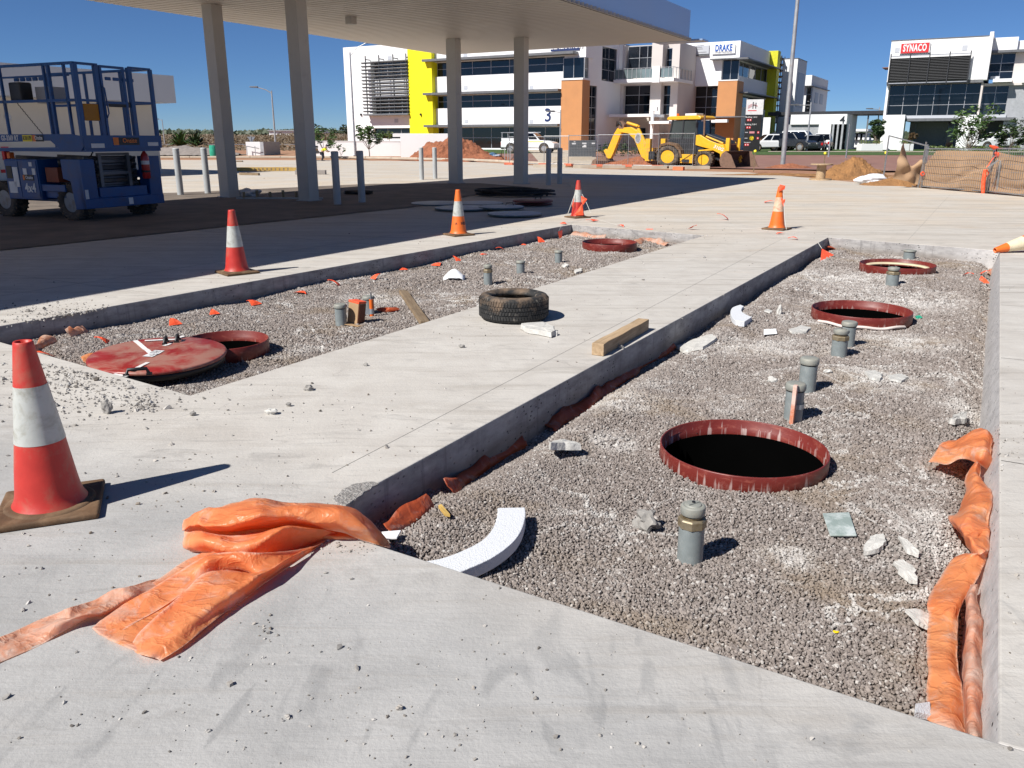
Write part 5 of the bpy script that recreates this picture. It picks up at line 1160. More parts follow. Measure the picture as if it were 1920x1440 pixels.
o3.bx('wall', WHITE, fA(697), fA(773), b0, b0+1.2, zA, TOP); o3.bx('wall', WHITE, fA(697), fA(773), b0, b0+1.2, zC, zB); o3.bx('wall', WHITE, fA(697), fA(773), b0, b0+1.2, .2, zD)
o3.bx('wall', WHITE, fA(697), fA(773), b0+.5, b0+1.2, fZ(735,180), fZ(735,146))
for v0, v1 in ((113,146),(180,214)): o3.glaz(fA(697)+.05, fA(773)-.05, fZ(735,v1), fZ(735,v0), b0+.75, 3, [])
o3.glaz(fA(697), fA(773), zD, zC, b0+.35, 3, [(zC+zD)/2], GLD)
# louvre screen standing off the wall
for px in (697, 722, 748, 772):
    m = MB(); m.box(fA(px)-aL-.05, fA(px)-aL+.05, -.95, -.85, fZ(735,216), fZ(735,112)+.5); m.box(fA(px)-aL-.04, fA(px)-aL+.04, -.9, 0, zA+.1, zA+.2); m.build('louvre_post', DARKM, o3.t)
nb = 16
for i in range(nb):
    z = fZ(735,215)+(fZ(735,117)-fZ(735,215))*i/(nb-1); m = MB(); m.obox(((fA(688)+fA(774))/2-aL, -.8, z), (fA(774)-fA(688), .34, .05), (R(-25),0,0)); m.build('louvre_blade', MIDM, o3.t)
m = MB(); m.box(fA(690)-aL, fA(774)-aL, -1.1, 0, zB-.15, zB); m.build('screen_sill', MIDM, o3.t)
o3.bx('yellow_pier', YEL, fA(773), fA(817), b0-.7, b0+1.5, .2, TOP-.5)
zr = [(fZ(883,v)) for v in (114, 139.8, 178, 200.5, 239, 277.5)]
o3.bx('wall', WHITE, fA(817), fA(1058), b0, b0+1.2, zr[0], TOP); o3.bx('wall', WHITE, fA(817), aR, b0, b0+1.2, zr[2], zr[1]-.1); o3.bx('wall', WHITE, fA(817), aR, b0, b0+1.2, zr[4], zr[3]-.1)
o3.bx('plinth', WHITE, fA(817), aR, b0, b0+1.2, .15, zr[5])
mull = [fA(817)+.05]+[fA(p) for p in (848, 883, 917.5, 952, 986, 1020)]+[aR-.03]
for z1_, z0_ in ((zr[0], zr[1]), (zr[2], zr[3]), (zr[4], zr[5])):
    o3.glaz(0, 0, z0_-.05, z1_, b0+.45, mull, [z0_+(z1_-z0_)*.5], GLS if z0_ > 3 else GLD)
    o3.bx('sunshade', MIDM, fA(805), aR+(1.6 if z1_ > 8 else -.1), b0-1.35, b0-.02, z1_+.05, z1_+.30)
for px in (870, 993): 
    for v in (103, 163, 226): o3.bx('vent_grille', FASC, fA(px), fA(px+7), b0-.03, b0-.002, fZ(px,v+5), fZ(px,v-2))
for px, v in ((730,108), (738,226)): o3.bx('vent_grille', FASC, fA(px), fA(px+7), b0-.03, b0-.002, fZ(px,v+4), fZ(px,v-3))
o3.bx('wall_lamp', DARKM, fA(675), fA(677), b0-.2, b0, fZ(675,217), fZ(675,213)); o3.bx('wall_lamp', DARKM, fA(794), fA(796), b0-.9, b0-.7, fZ(794,217), fZ(794,213))
text('3', 1.95, NAVY, o3.t, (fA(1028)-aL, -.02, fZ(1028,217)), (R(90),0,0), ext=.01, bold=.02)
# terracotta corner with raised corner glazing
aP0, aP1 = fA(1058)+.02, FA(1091,200,b0-.8)[0]; zP = FA(1070,150,b0-.8)[1]
o3.bx('terracotta_pier', ORB, aP0, aP1, b0-.8, FB(1105,200,aP1)[0], .1, zP); o3.bx('pier_coping', WHITE, aP0-.08, aP1+.08, b0-.88, FB(1105,200,aP1)[0]+.08, zP+.002, zP+.18)
o3.bx('corner_wall', WHITE, aR+.01, aP1, b0-.1, b0+1.9, fZ(1070,109), TOP)
o3.glaz(aP0, aP1-.05, zP+.2, fZ(1070,109), b0-.3, 2, []); 
bs1 = FB(1102, 128, aP1)[0]; o3.glaz(b0-.3, bs1, zP+.2, fZ(1070,109), aP1-.03, 2, [(zP+fZ(1070,109))/2], side=True)
# return side running back
bE = 94.2; bS = FB(1105,200,aP1)[0]; bT = FB(1122,200,aP1)[0]; bU = FB(1132,120,aP1)[0]; bV = FB(1160,120,aP1)[0]
zS0, zS1 = FB(1113,263,aP1)[1], FB(1113,160,aP1)[1]
o3.bx('side_wall', WHITE, aP1-.8, aP1-.2, bS, bT, zS1, TOP); o3.bx('side_wall', WHITE, aP1-.8, aP1-.2, bT, bE+.5, .1, FB(1146,153,aP1)[1]); o3.bx('side_wall', WHITE, aP1-.8, aP1-.2, bT, bU, FB(1146,153,aP1)[1], TOP)
o3.bx('side_wall', WHITE, aP1-.8, aP1-.2, bV, bE+.5, FB(1146,153,aP1)[1], TOP); o3.bx('side_wall', WHITE, aP1-.8, aP1-.2, bU, bV, FB(1146,89,aP1)[1], TOP)
o3.glaz(bS+.05, bT, zS0, zS1, aP1-.35, 2, list(np.linspace(zS0, zS1, 6)[1:-1]), side=True, mat=GLS)
o3.glaz(bU, bV, FB(1146,153,aP1)[1], FB(1146,89,aP1)[1], aP1-.35, 2, [FB(1146,132,aP1)[1], FB(1146,111,aP1)[1]], side=True)
# signs on the top band
zs1, zs0 = fZ(1058,86), fZ(1058,95.5); o3.bx('sign_board', NAVY, fA(1033), fA(1086), b0-.2, b0-.11, zs0, zs0+1.35)
text('GENERATION', .62, TXTW, o3.t, (fA(1060)-aL+.1, -.22, zs0+.40), (R(90),0,0), ext=.01, bold=.02)

# entrance block
bE = 94.0; eA = lambda px, v=150: FA(px, v, bE)[0]; eZ = lambda px, v: FA(px, v, bE)[1]
en = Bd('entrance_block', 'recessed entrance block with balcony between the two office wings', eA(1165), bE)
a0_, a1_ = eA(1165), eA(1272)
en.bx('rear_core', OFFW, a0_, a1_, bE+1.2, bE+10, .2, TOP-.5)
en.bx('wall', OFFW, eA(1150), eA(1170), bE, bE+1.2, .2, TOP-.5); en.bx('wall', OFFW, eA(1223), eA(1243), bE-.5, bE+1.2, .2, TOP-.5); en.bx('wall', OFFW, eA(1258), a1_, bE, bE+1.2, .2, TOP-.5)
en.bx('spandrel', OFFW, eA(1170), eA(1223), bE, bE+1.2, eZ(1196,160), eZ(1196,131)); en.bx('spandrel', OFFW, eA(1243), eA(1258), bE, bE+1.2, eZ(1250,160), eZ(1250,131))
en.bx('ground_wall', SHOP, eA(1140), eA(1223), bE+.6, bE+1.2, .2, eZ(1196,214))
en.glaz(eA(1170), eA(1223), eZ(1196,214), eZ(1196,160), bE+.6, 2, [eZ(1196,178), eZ(1196,196)]); en.glaz(eA(1173), eA(1225), eZ(1196,131), eZ(1196,86), bE+.6, [eA(1173), eA(1194), eA(1209), eA(1225)], [eZ(1196,108)])
en.glaz(eA(1243), eA(1258), eZ(1250,214), eZ(1250,160), bE+.6, 1, [eZ(1250,178), eZ(1250,196)]); en.glaz(eA(1245), eA(1259), eZ(1250,131), eZ(1250,90), bE+.6, 1, [eZ(1250,112)])
en.bx('entry_door', GLD, eA(1199), eA(1211), bE+.5, bE+.58, .3, eZ(1205,240)); en.bx('white_frame_post', WHITE, eA(1160), eA(1166), bE-1.0, bE, eZ(1160,131), TOP)
zb0, zb1 = eZ(1200,156.5), eZ(1200,150.5)
en.bx('balcony_slab', WHITE, FA(1150,153,bE-2.2)[0], FA(1263,153,bE-2.2)[0], bE-2.2, bE+4.5, zb0, zb1)
ba0, ba1 = FA(1152,140,bE-2.1)[0], FA(1262,140,bE-2.1)[0]; zr1 = zb1+1.15
m = MB(); m.box(ba0-en.a0, ba1-en.a0, -2.13, -2.07, zr1-.05, zr1); m.box(ba1-en.a0-.03, ba1-en.a0+.03, -2.1, 4.3, zr1-.05, zr1); m.build('handrail', ALU, en.t)
for i in range(14):
    x = ba0+(ba1-ba0)*i/13; m = MB(); m.box(x-en.a0-.03, x-en.a0+.03, -2.13, -2.07, zb1, zr1-.05); m.build('baluster', ALU, en.t)
for i in range(1, 7): m = MB(); m.box(ba1-en.a0-.03, ba1-en.a0+.03, -2.1+i*1.05, -2.04+i*1.05, zb1, zr1-.05); m.build('baluster', ALU, en.t)
GBAL = glass('balcony_glass', (.16,.21,.22)); en.bx('glass_panel', GBAL, ba0+.1, ba1-.1, bE-2.105, bE-2.095, zb1+.08, zr1-.12)
en.bx('balcony_screen', WHITE, FA(1223,140,bE-2.3)[0], FA(1237,140,bE-2.3)[0], bE-2.35, bE-2.2, zb0-.1, zr1+.1)
en.bx('entry_canopy', WHITE, FA(1142,218,bE-4)[0], FA(1222,218,bE-4)[0], bE-4, bE, eZ(1180,221), eZ(1180,216)); en.bx('entry_canopy', WHITE, FA(1217,230,bE-5)[0], FA(1254,230,bE-5)[0], bE-5, bE, FA(1236,232,bE-5)[1], FA(1236,227,bE-5)[1])
en.bx('entry_column', WHITE, FA(1221,230,bE-4.2)[0], FA(1225.5,230,bE-4.2)[0], bE-4.4, bE-4.1, .2, FA(1221,203,bE-4.2)[1]); en.bx('entry_column', WHITE, FA(1221,200,bE-4.2)[0], FA(1233,200,bE-4.2)[0], bE-4.45, bE-4.05, FA(1225,208,bE-4.2)[1], FA(1225,201,bE-4.2)[1])
text('NCE', .5, GREYL, en.t, (eA(1192)-en.a0, .57, eZ(1192,236)), (R(90),0,0), ext=.01)

# right wing with the tall sign band
bD = 100.0; dA = lambda px, v=150: FA(px, v, bD)[0]; dZ = lambda px, v: FA(px, v, bD)[1]; TD = dZ(1388,76)
dk = Bd('office_wing', 'white office wing with a blue lettered sign, dark glazing and terracotta pier', dA(1290), bD)
aS = dA(1388, 90); sZ = lambda px, v: FB(px, v, aS)[1]; sB = lambda px, v=150: FB(px, v, aS)[0]
bEnd = sB(1442, 150)
dk.bx('core', DARKM, dA(1272), aS-1.6, bD+1.4, bEnd+6, .2, TD-.4); dk.bx('roof', MIDM, dA(1260), aS-.1, bD+.1, bEnd+6, TD-.35, TD-.25)
zW = dZ(1360,112); zN = dZ(1300,162)
dk.bx('wall', WHITE, dA(1268), aS, bD, bD+1.3, zW, TD); dk.bx('wall', WHITE, dA(1268), dA(1353,130), bD, bD+1.3, zN, zW)
dk.glaz(dA(1268), dA(1348,215), .4, zN, bD+.6, 3, list(np.linspace(.4, zN, 7)[1:-1]), GLD)
dk.glaz(dA(1354,130), dA(1384,130), dZ(1370,152), zW, bD+.3, 2, [])
dk.bx('terracotta_pier', ORB, dA(1349,215), dA(1386,190), bD-1.4, bD+1.4, .2, dZ(1367,153)); dk.bx('pier_coping', WHITE, dA(1348,215), dA(1387,190), bD-1.45, bD+1.45, dZ(1367,153)+.002, dZ(1367,151))
dk.bx('sunshade', MIDM, dA(1336,110), aS+1.2, bD-1.1, bD-.01, dZ(1360,112.5), dZ(1360,110.5)); dk.bx('sunshade', MIDM, aS+.01, aS+1.3, bD-1.1, bEnd+1, dZ(1388,112.5), dZ(1388,110.5)); dk.bx('sunshade', MIDM, aS+.01, aS+1.3, bD-.2, bEnd+1, sZ(1400,178), sZ(1400,176))
# shaded long side: bands and windows
zq = [dZ(1388,v) for v in (113, 141, 177, 199, 226)]
dk.bx('side_wall', WHITE, aS-1.2, aS-.001, bD+1.31, bEnd+6, zq[0], TD); dk.bx('side_wall', WHITE, aS-1.2, aS-.05, bD+.6, bEnd+6, zq[2], zq[1]); dk.bx('side_wall', WHITE, aS-1.2, aS-.05, bD+.6, bEnd+6, .2, zq[3])
dk.glaz(bD+.4, bEnd, zq[1], zq[0], aS-.4, 5, [], side=True, mat=CABG); dk.glaz(bD+1.4, bEnd, zq[3], zq[2], aS-.4, 5, [], side=True, mat=CABG)
by0 = sB(1440,150); dk.bx('yellow_pier', pm('olive_yellow', (.62,.60,.02), .6), aS-.2, aS+1.0, by0, by0+1.5, .3, TD+.1)
for i in range(12):
    z = zq[4]+(TD-.6-zq[4])*i/11; m = MB(); m.box(aS-dk.a0, aS-dk.a0+1.0, by0+2.4-bD, by0+6.2-bD, z, z+.06); m.build('louvre_blade', DARKM, dk.t)
for y in (2.4, 4.2, 6.2): m = MB(); m.box(aS-dk.a0+.9, aS-dk.a0+1.0, by0+y-bD, by0+y+.1-bD, zq[4], TD-.3); m.build('louvre_post', DARKM, dk.t)
dk.bx('ground_canopy', MIDM, dA(1254), aS+2.5, bD-3.5, bD-1.5, dZ(1330,222), dZ(1330,220)); dk.bx('ground_canopy', WHITE, dA(1326,228), dA(1382,228), bD-4.2, bD-3.6, dZ(1350,231), dZ(1350,225.5))
dk.bx('sign_board', WHITE, dA(1336,95), dA(1379,95), bD-.2, bD-.01, dZ(1358,101), dZ(1358,84)); dk.bx('sign_board', FASC, dA(1288,95), dA(1330,95), bD-.2, bD-.01, dZ(1308,102), dZ(1308,86)); dk.bx('sign_ledge', MIDM, dA(1286,104), dA(1330,104), bD-.25, bD-.01, dZ(1308,105.5), dZ(1308,103.5))
ob = dk.t
tb = text('DRAKE', .98, SIGNB, ob, (dA(1358,90)-dk.a0, -.23, dZ(1358,90.3)), (R(90),0,0), ext=.01, bold=.03, sx=.60, sp=1.1); text('international', .34, GREYL, ob, (dA(1358,97)-dk.a0, -.23, dZ(1358,97.6)), (R(90),0,0), ext=.01, sx=1.15)
m = MB(); m.lathe([(.28,0),(.20,0),(.20,.02),(.28,.02)], 20, axis='y', close=True); m.obox((0,0,0), (.12,.02,.35)); m.obox((0,0,0), (.35,.02,.12)); m.build('emblem', SIGNR, ob, loc=(dA(1298,91)-dk.a0, -.22, dZ(1298,91)))
m = MB(); [m.box(-.62, -.62+w_, -.01, .01, z-.03, z+.03) for w_, z in ((.9,.38),(.7,.2),(.8,.02),(1.25,-.34))]; m.build('small_print', GREYL, ob, loc=(dA(1316,91)-dk.a0, -.22, dZ(1318,92))); m = MB(); m.box(-.02,.02,-.01,.01,-.45,.45); m.build('divider', GREYL, ob, loc=(dA(1306,93)-dk.a0, -.22, dZ(1306,94)))
# stair tower and rear block
bT_ = 118.0; tA = lambda px, v=180: FA(px, v, bT_)[0]; tZ = lambda px, v: FA(px, v, bT_)[1]
tw = Bd('stair_tower', 'plain white stair tower behind the lettered office wing', tA(1462), bT_)
tw.bx('tower_wall', WHITE, tA(1462), tA(1496,115), bT_, bT_+6, .2, tZ(1480,110.5)); tw.bx('side_grille', FASC, tA(1496,115)+.0, tA(1496,115)+.05, bT_+1, bT_+5, tZ(1480,200), tZ(1480,135)); tw.bx('coping', MIDM, tA(1462)-.05, tA(1496,115)+.06, bT_-.05, bT_+6.05, tZ(1480,110.5)+.002, tZ(1480,109.3))
bR = 128.0; rA = lambda px, v=180: FA(px, v, bR)[0]; rZ = lambda px, v: FA(px, v, bR)[1]
rb = Bd('rear_block', 'small white rear block with stacked dark windows right of the stair tower', rA(1495), bR)
rb.bx('wall', WHITE, rA(1494), rA(1522,150), bR, bR+13, rZ(1510,161), rZ(1510,141)); rb.bx('wall', WHITE, rA(1494), rA(1511,180), bR+.1, bR+13, .2, rZ(1510,161)-.01); rb.bx('rear_wall', WHITE, rA(1494), rA(1520,180), bR+1, bR+13, .2, rZ(1510,161)-.01)
rb.glaz(rA(1511,180), rA(1519,180), rZ(1515,215), rZ(1515,164), bR+.6, 1, list(np.linspace(rZ(1515,215), rZ(1515,164), 5)[1:-1]), GLD); rb.bx('eave', MIDM, rA(1492), rA(1526,160), bR-1, bR+13.5, rZ(1510,162.5), rZ(1510,161.2))
for y in (3, 7): rb.bx('side_window', FASC, rA(1520,180)+.0, rA(1520,180)+.06, bR+y, bR+y+2.4, rZ(1515,192), rZ(1515,172))
# low white annex numbered 4 with carport
bN = 104.0; nA = lambda px, v=230: FA(px, v, bN)[0]; nZ = lambda px, v: FA(px, v, bN)[1]
an = Bd('low_annex', 'low white building numbered 4 with grey shutter beside the parked cars', nA(1482), bN)
an.bx('wall', WHITE, nA(1482), nA(1587), bN, bN+1, nZ(1540,233), nZ(1540,214.5)); an.bx('wall', WHITE, nA(1536), nA(1559), bN+.02, bN+1, .2, nZ(1540,233)); an.bx('shutter', GREYL, nA(1478), nA(1536), bN+.3, bN+.5, .2, nZ(1540,233))
an.bx('side_wall', FASC, nA(1587)-.2, nA(1587), bN+1, bN+8, .2, nZ(1540,214.5)); an.bx('roof', MIDM, nA(1480), nA(1587), bN+.1, bN+8, nZ(1540,214.5), nZ(1540,214)); an.bx('glazed_entry', GLD, nA(1559), nA(1586), bN+.8, bN+1, .2, nZ(1540,233))
for i in range(3): an.bx('fin', GREYL, nA(1562)+.5*i, nA(1562)+.5*i+.2, bN-.1, bN+.2, .2, nZ(1540,233))
text('4', 1.15, TXTK, an.t, (nA(1579)-an.a0, -.02, nZ(1579,225.5)), (R(90),0,0), ext=.01, bold=.02)
an.bx('gable', WHITE, nA(1437,250), nA(1450,250), bN-2, bN-1.8, nZ(1440,256), nZ(1440,221))
cp = Bd('carport_roof', 'long flat dark carport roof running behind the annex', nA(1440,213), 108, cat='carport')
b9 = 108; c9 = lambda px, v=213: FA(px, v, b9)
m = MB(); m.box(0, c9(1664)[0]-c9(1440)[0], 0, 7, c9(1560,215)[1], c9(1560,208.5)[1]); m.build('roof_slab', DARKM, cp.t)
cp.t.location = S(c9(1440)[0], b9)
for i in range(7): m = MB(); m.box(1+i*2.6, 1.15+i*2.6, .5, .65, .2, c9(1560,215)[1]); m.build('carport_post', MIDM, cp.t)
fb = Bd('far_villa', 'low white flat-roofed house seen between annex and tree', FA(1583,250,135)[0], 135)
z_ = lambda v: FA(1610,v,135)[1]; y_ = lambda px: FA(px,245,135)[0]
fb.bx('wall', WHITE, y_(1583), y_(1628), 135, 142, .2, z_(249)); fb.bx('roof', WHITE, y_(1581), y_(1630), 133.5, 143, z_(246.5), z_(242)); fb.bx('undercroft', GLD, y_(1583), y_(1625), 134.7, 134.95, z_(262), z_(250))
for i in range(7): fb.bx('white_post', WHITE, y_(1586)+i*.62, y_(1586)+i*.62+.3, 134.3, 134.6, z_(262), z_(252))

# SYNACO building on the right
bY = 105.0; yA = lambda px, v=110: FA(px, v, bY)[0]; yZ = lambda px, v: FA(px, v, bY)[1]
sy = Bd('red_sign_office', 'white office with a red sign, dark louvres and glass above an undercroft', yA(1668), bY)
aL = yA(1668,110); aM = yA(1850,110); T_ = yZ(1668,77.5); zu = yZ(1750,157)
sy.bx('upper_wall', WHITE, aL, aM, bY, bY+9, zu+.3, T_); sy.bx('soffit_band', MIDM, aL, aM, bY+.02, bY+9, zu, zu+.29); sy.bx('coping', MIDM, aL-.05, aM+.02, bY-.05, bY+9, T_+.002, T_+.08)
sy.bx('core', DARKM, aL+.8, aM+8, bY+2.2, bY+9, yZ(1750,218), zu)
lz0, lz1 = yZ(1750,152), yZ(1750,108)
sy.bx('louvre_backing', BLACK, yA(1670,130), yA(1815,130), bY-.03, bY-.005, lz0, lz1)  # flat black sheet on the wall, in place of depth behind the blades
for i in range(15):
    z = lz0+(lz1-lz0)*(i+.5)/15; m = MB(); m.obox(((yA(1668,130)+yA(1818,130))/2-sy.a0, -.32, z), (yA(1818,130)-yA(1668,130), .40, .05), (R(-30),0,0)); m.build('louvre_blade', DARKM, sy.t)
for px in (1669, 1705, 1741, 1778, 1817): m = MB(); m.box(yA(px,130)-sy.a0-.05, yA(px,130)-sy.a0+.05, -.6, -.5, lz0-.3, lz1+.5); m.build('louvre_post', DARKM, sy.t)
for z in (lz0-.15, lz1+.25): sy.bx('screen_rail', ALU, yA(1668,130), yA(1818,130), bY-.58, bY-.5, z-.05, z+.05)
for px, v in ((1678,94), (1804,90)): sy.bx('vent_grille', FASC, yA(px,v), yA(px+10,v), bY-.03, bY-.002, yZ(px,v+5), yZ(px,v-5))
sy.bx('sign_board', STK, yA(1689,90)-.06, yA(1743,90)+.06, bY-.2, bY-.1, yZ(1716,100.2), yZ(1716,80.6)); sy.bx('sign_face', SIGNR, yA(1690,90), yA(1742,90), bY-.25, bY-.201, yZ(1716,99.4), yZ(1716,81.4))
text('SYNACO', .98, TXTW, sy.t, ((yA(1690,90)+yA(1742,90))/2-sy.a0, -.27, yZ(1716,90.6)), (R(90),0,0), ext=.01, bold=.028, sx=.54, sp=1.14)
zg0, zg1 = yZ(1750,216), zu
sy.glaz(aL+.3, yA(1838,190), zg0, zg1, bY+1.2, 6, [zg0+(zg1-zg0)*.34, zg0+(zg1-zg0)*.68], GLD); sy.glaz(bY+1.2, bY+7, zg0, zg1, aL+.3, 2, [], side=True, mat=GLD) if 0 else None
sy.bx('floor_beam', FASC, yA(1693,218), yA(1800,218), bY+.6, bY+2, yZ(1750,222), zg0); sy.bx('side_wall', WHITE, aL, aL+.25, bY+.5, bY+9, .2, zu)
sy.bx('white_pier', WHITE, yA(1658,245), yA(1694,245), bY-.2, bY+1.5, .2, yZ(1676,215.5)); sy.bx('white_pier', WHITE, yA(1796,245), yA(1836,245), bY-.2, bY+1.5, .2, yZ(1816,215.5))
sy.bx('undercroft_wall', GREYL, yA(1694,245), yA(1900,245), bY+7, bY+7.3, .2, zg0); sy.bx('undercroft_ceiling', MIDM, yA(1694,245), yA(1900,245), bY+.3, bY+7, zg0-.6, zg0-.3); sy.bx('round_column', OFFW, yA(1835,190), yA(1839,190), bY+.3, bY+.7, zg0, zg1); sy.bx('undercroft_door', GLD, yA(1768,260), yA(1782,260), bY+6.9, bY+6.98, .2, 3.4)
sy.bx('white_fin', WHITE, aM, aM+.35, bY-1.3, bY+9, zu+.2, yZ(1855,62)); 
sy.bx('parapet', WHITE, aM+.36, yA(1909,80), bY+.4, bY+8, yZ(1880,93), yZ(1880,69.5)); sy.bx('parapet', WHITE, yA(1909,80)+.02, yA(1990,80), bY+.9, bY+8, yZ(1880,96), yZ(1880,76))
sy.bx('parapet_shade_band', MIDM, aM+.4, yA(1990,80), bY+.2, bY+8, yZ(1880,98), yZ(1880,93)-.02)
sy.glaz(yA(1852,120), yA(1902,120), yZ(1870,147), yZ(1870,99), bY+1.4, 2, [yZ(1870,117), yZ(1870,133)]); sy.bx('right_wall', OFFW, yA(1902,120), yA(1990,120), bY+1.2, bY+8, .2, yZ(1880,98)); sy.bx('right_wall', WHITE, yA(1920,130), yA(1990,130), bY+.2, bY+1.1, yZ(1900,155), yZ(1900,118))
sy.bx('balcony_ledge', WHITE, yA(1862,150), yA(1898,150), bY-.6, bY+1.4, yZ(1880,154), yZ(1880,148)); sy.bx('terrace_box', FASC, yA(1857,146), yA(1874,146), bY+.5, bY+1.1, yZ(1865,148), yZ(1865,142.5))
sy.glaz(yA(1840,190), yA(1888,190), zg0, yZ(1870,160), bY+1.2, 2, [zg0+(zg1-zg0)*.34, zg0+(zg1-zg0)*.68]); sy.bx('band', OFFW, yA(1840,158), yA(1990,158), bY+.5, bY+2, yZ(1870,160), yZ(1870,155)-.02); sy.bx('grey_wall', GREYL, yA(1888,190), yA(1990,190), bY+.9, bY+2, .2, yZ(1870,160))
sy.bx('beam', FASC, yA(1836,219), yA(1886,219), bY+.4, bY+1.2, yZ(1860,222), zg0); sy.bx('awning', pm('brown_awning', (.2,.09,.05), .7), aL-.75, aL-.02, bY+1, bY+4, yZ(1668,126), yZ(1668,124.5))
for i in range(7): sy.bx('side_louvre', GREYL, aL-.5, aL-.02, bY+5, bY+8, yZ(1665,205)+.25*i, yZ(1665,205)+.25*i+.06)
# ------------------------------------------------------------------ backhoe loader
bh = G(1250,312.5); t = thing('backhoe_loader', 'yellow backhoe loader with black cab parked behind the mesh fence', 'backhoe', (bh.x, bh.y, -.04), R(-42)); K = t; t.scale = (1.10, 1.08, .90)
def kb(name, mat, *bx, bev=.015): m = MB(); m.box(*bx); return m.build(name, mat, K, bevel=bev)
def kp(name, mat, poly, y0, y1, bev=.015): m = MB(); m.xprism(poly, y0, y1); return m.build(name, mat, K, bevel=bev)
def kwheel(x, y, r, w_, out):
    m = MB(); m.lathe([(r*.60,-w_*.45),(r*.92,-w_*.5),(r,-w_*.4),(r,w_*.4),(r*.92,w_*.5),(r*.60,w_*.45)], 44, axis='y', close=True)
    for i in range(20):
        for s in (-1, 1):
            a = 2*math.pi*(i+.5*(s > 0))/20; m.obox((r*1.015*math.cos(a), s*w_*.23, r*1.015*math.sin(a)), (.04, w_*.5, .05), (0, -a, 0))
    o = m.build('wheel', WHEELT, K, loc=(x, y, r)); s = out
    m = MB(); m.lathe([(r*.61, s*w_*.42), (r*.57, s*w_*.40), (r*.54, s*w_*.25), (r*.50, s*w_*.12), (r*.25, s*w_*.1), (r*.22, s*w_*.28), (.001, s*w_*.3)], 32, axis='y'); m.build('rim', CAT, o)
for x, r, w_ in ((0, .65, .42), (2.03, .50, .32)):
    kwheel(x, .2, r, w_, -1); kwheel(x, 1.85, r, w_, 1)
kb('main_frame', DARKM, -.9, 3.0, .65, 1.4, .45, .85); kb('fuel_tank', CAT, .72, 1.45, .05, .55, .28, .80); kb('step', DARKM, .85, 1.25, .02, .05, .32, .5, bev=.004)
kp('fender', RUBB, [(-.72,.95),(-.72,.82),(-.64,.95),(-.4,1.24),(0,1.36),(.35,1.28),(.62,1.0),(.72,.62),(.84,.62),(.74,1.05),(.45,1.42),(0,1.52),(-.45,1.40)], .0, .5)
kp('fender', RUBB, [(-.72,.95),(-.72,.82),(-.64,.95),(-.4,1.24),(0,1.36),(.35,1.28),(.62,1.0),(.72,.62),(.84,.62),(.74,1.05),(.45,1.42),(0,1.52),(-.45,1.40)], 1.5, 2.0)
kp('cab_lower', DARKM, [(-.25,1.35),(.72,.7),(1.45,.75),(1.50,1.75),(-.1,1.75)], .32, 1.72)
for p, q in (((-.15,1.7),(.02,2.82)), ((.62,1.7),(.66,2.82)), ((1.46,1.7),(1.38,2.82))):
    for y in (.34, 1.70): m = MB(); m.bar((p[0],y,p[1]), (q[0],y,q[1]), .07); m.build('cab_pillar', DARKM, K)
for y in (.35, 1.69):
    kp('cab_window', CABG, [(-.10,1.76),(.60,1.76),(.63,2.80),(.03,2.80)], y-.008, y+.008, bev=0); kp('cab_window', CABG, [(.66,1.2 if y < 1 else 1.76),(1.44,1.3 if y < 1 else 1.76),(1.36,2.80),(.68,2.80)], y-.008, y+.008, bev=0)
m = MB(); m.add([(1.46,.4,1.76),(1.46,1.64,1.76),(1.39,1.64,2.8),(1.39,.4,2.8)], [(0,1,2,3)]); m.build('windscreen', CABG, K)
m = MB(); m.add([(-.13,.4,1.76),(-.13,1.64,1.76),(.0,1.64,2.8),(.0,.4,2.8)], [(0,1,2,3)]); m.build('rear_window', CABG, K)
kp('cab_roof', CAT, [(-.28,2.83),(1.62,2.83),(1.66,2.95),(1.5,3.06),(-.15,3.04),(-.28,2.96)], .26, 1.78, bev=.03); kb('roof_vent', STK, .55, 1.2, .6, 1.3, 3.07, 3.2); m = MB(); m.cyl((.15,.6,3.05),(.15,.6,3.2),.07); m.build('beacon', AMB, K)
kb('work_light', STK, 1.60, 1.66, .4, .55, 2.72, 2.82); m = MB(); m.cyl((1.75,.5,1.9),(1.72,.5,3.1),.05,n=10); m.build('exhaust', EARTHY, K)
m = MB(); m.bar((1.55,.28,2.6),(1.55,.1,2.6),.03); m.obox((1.55,.08,2.5),(.05,.2,.3)); m.build('mirror', BLACK, K); kb('seat', BLACK, .3, .8, .8, 1.2, 1.2, 2.1); m = MB(); m.tube([(1.2,.85,1.95),(1.15,1.0,2.0),(1.2,1.15,1.95)], .02, 6); m.build('steering_wheel', BLACK, K)
kp('bonnet', DARKM, [(1.5,1.55),(1.5,1.98),(1.85,2.0),(2.9,1.62),(3.05,1.45),(3.05,1.40)], .62, 1.42, bev=.04); kp('engine_side', CAT, [(1.5,.9),(1.5,1.55),(3.03,1.40),(3.05,1.0)], .64, 1.40); kp('grille', pm('grille_maroon', (.10,.03,.025), .7), [(3.05,.75),(3.05,1.42),(3.12,1.38),(3.12,.75)], .66, 1.38); kb('battery_box', DARKM, 1.45, 1.85, .35, .62, .85, 1.35)
for y in (.28, 1.62):
    kp('loader_arm', CAT, [(1.42,1.35),(1.42,1.92),(1.62,1.95),(2.2,1.6),(2.95,1.3),(3.15,.9),(3.25,.35),(3.0,.22),(2.85,.35),(2.8,.85),(2.3,1.1),(1.75,1.25)], y, y+.14)
    m = MB(); m.cyl((1.6,y+.07,1.0),(2.7,y+.07,1.1),.06,n=12); m.cyl((1.95,y+.07,1.85),(2.9,y+.07,1.45),.05,n=12); m.build('lift_cylinder', CAT, K)
    m = MB(); m.bar((2.9,y+.07,1.4),(3.25,y+.07,.55),.09); m.build('tilt_link', CAT, K)
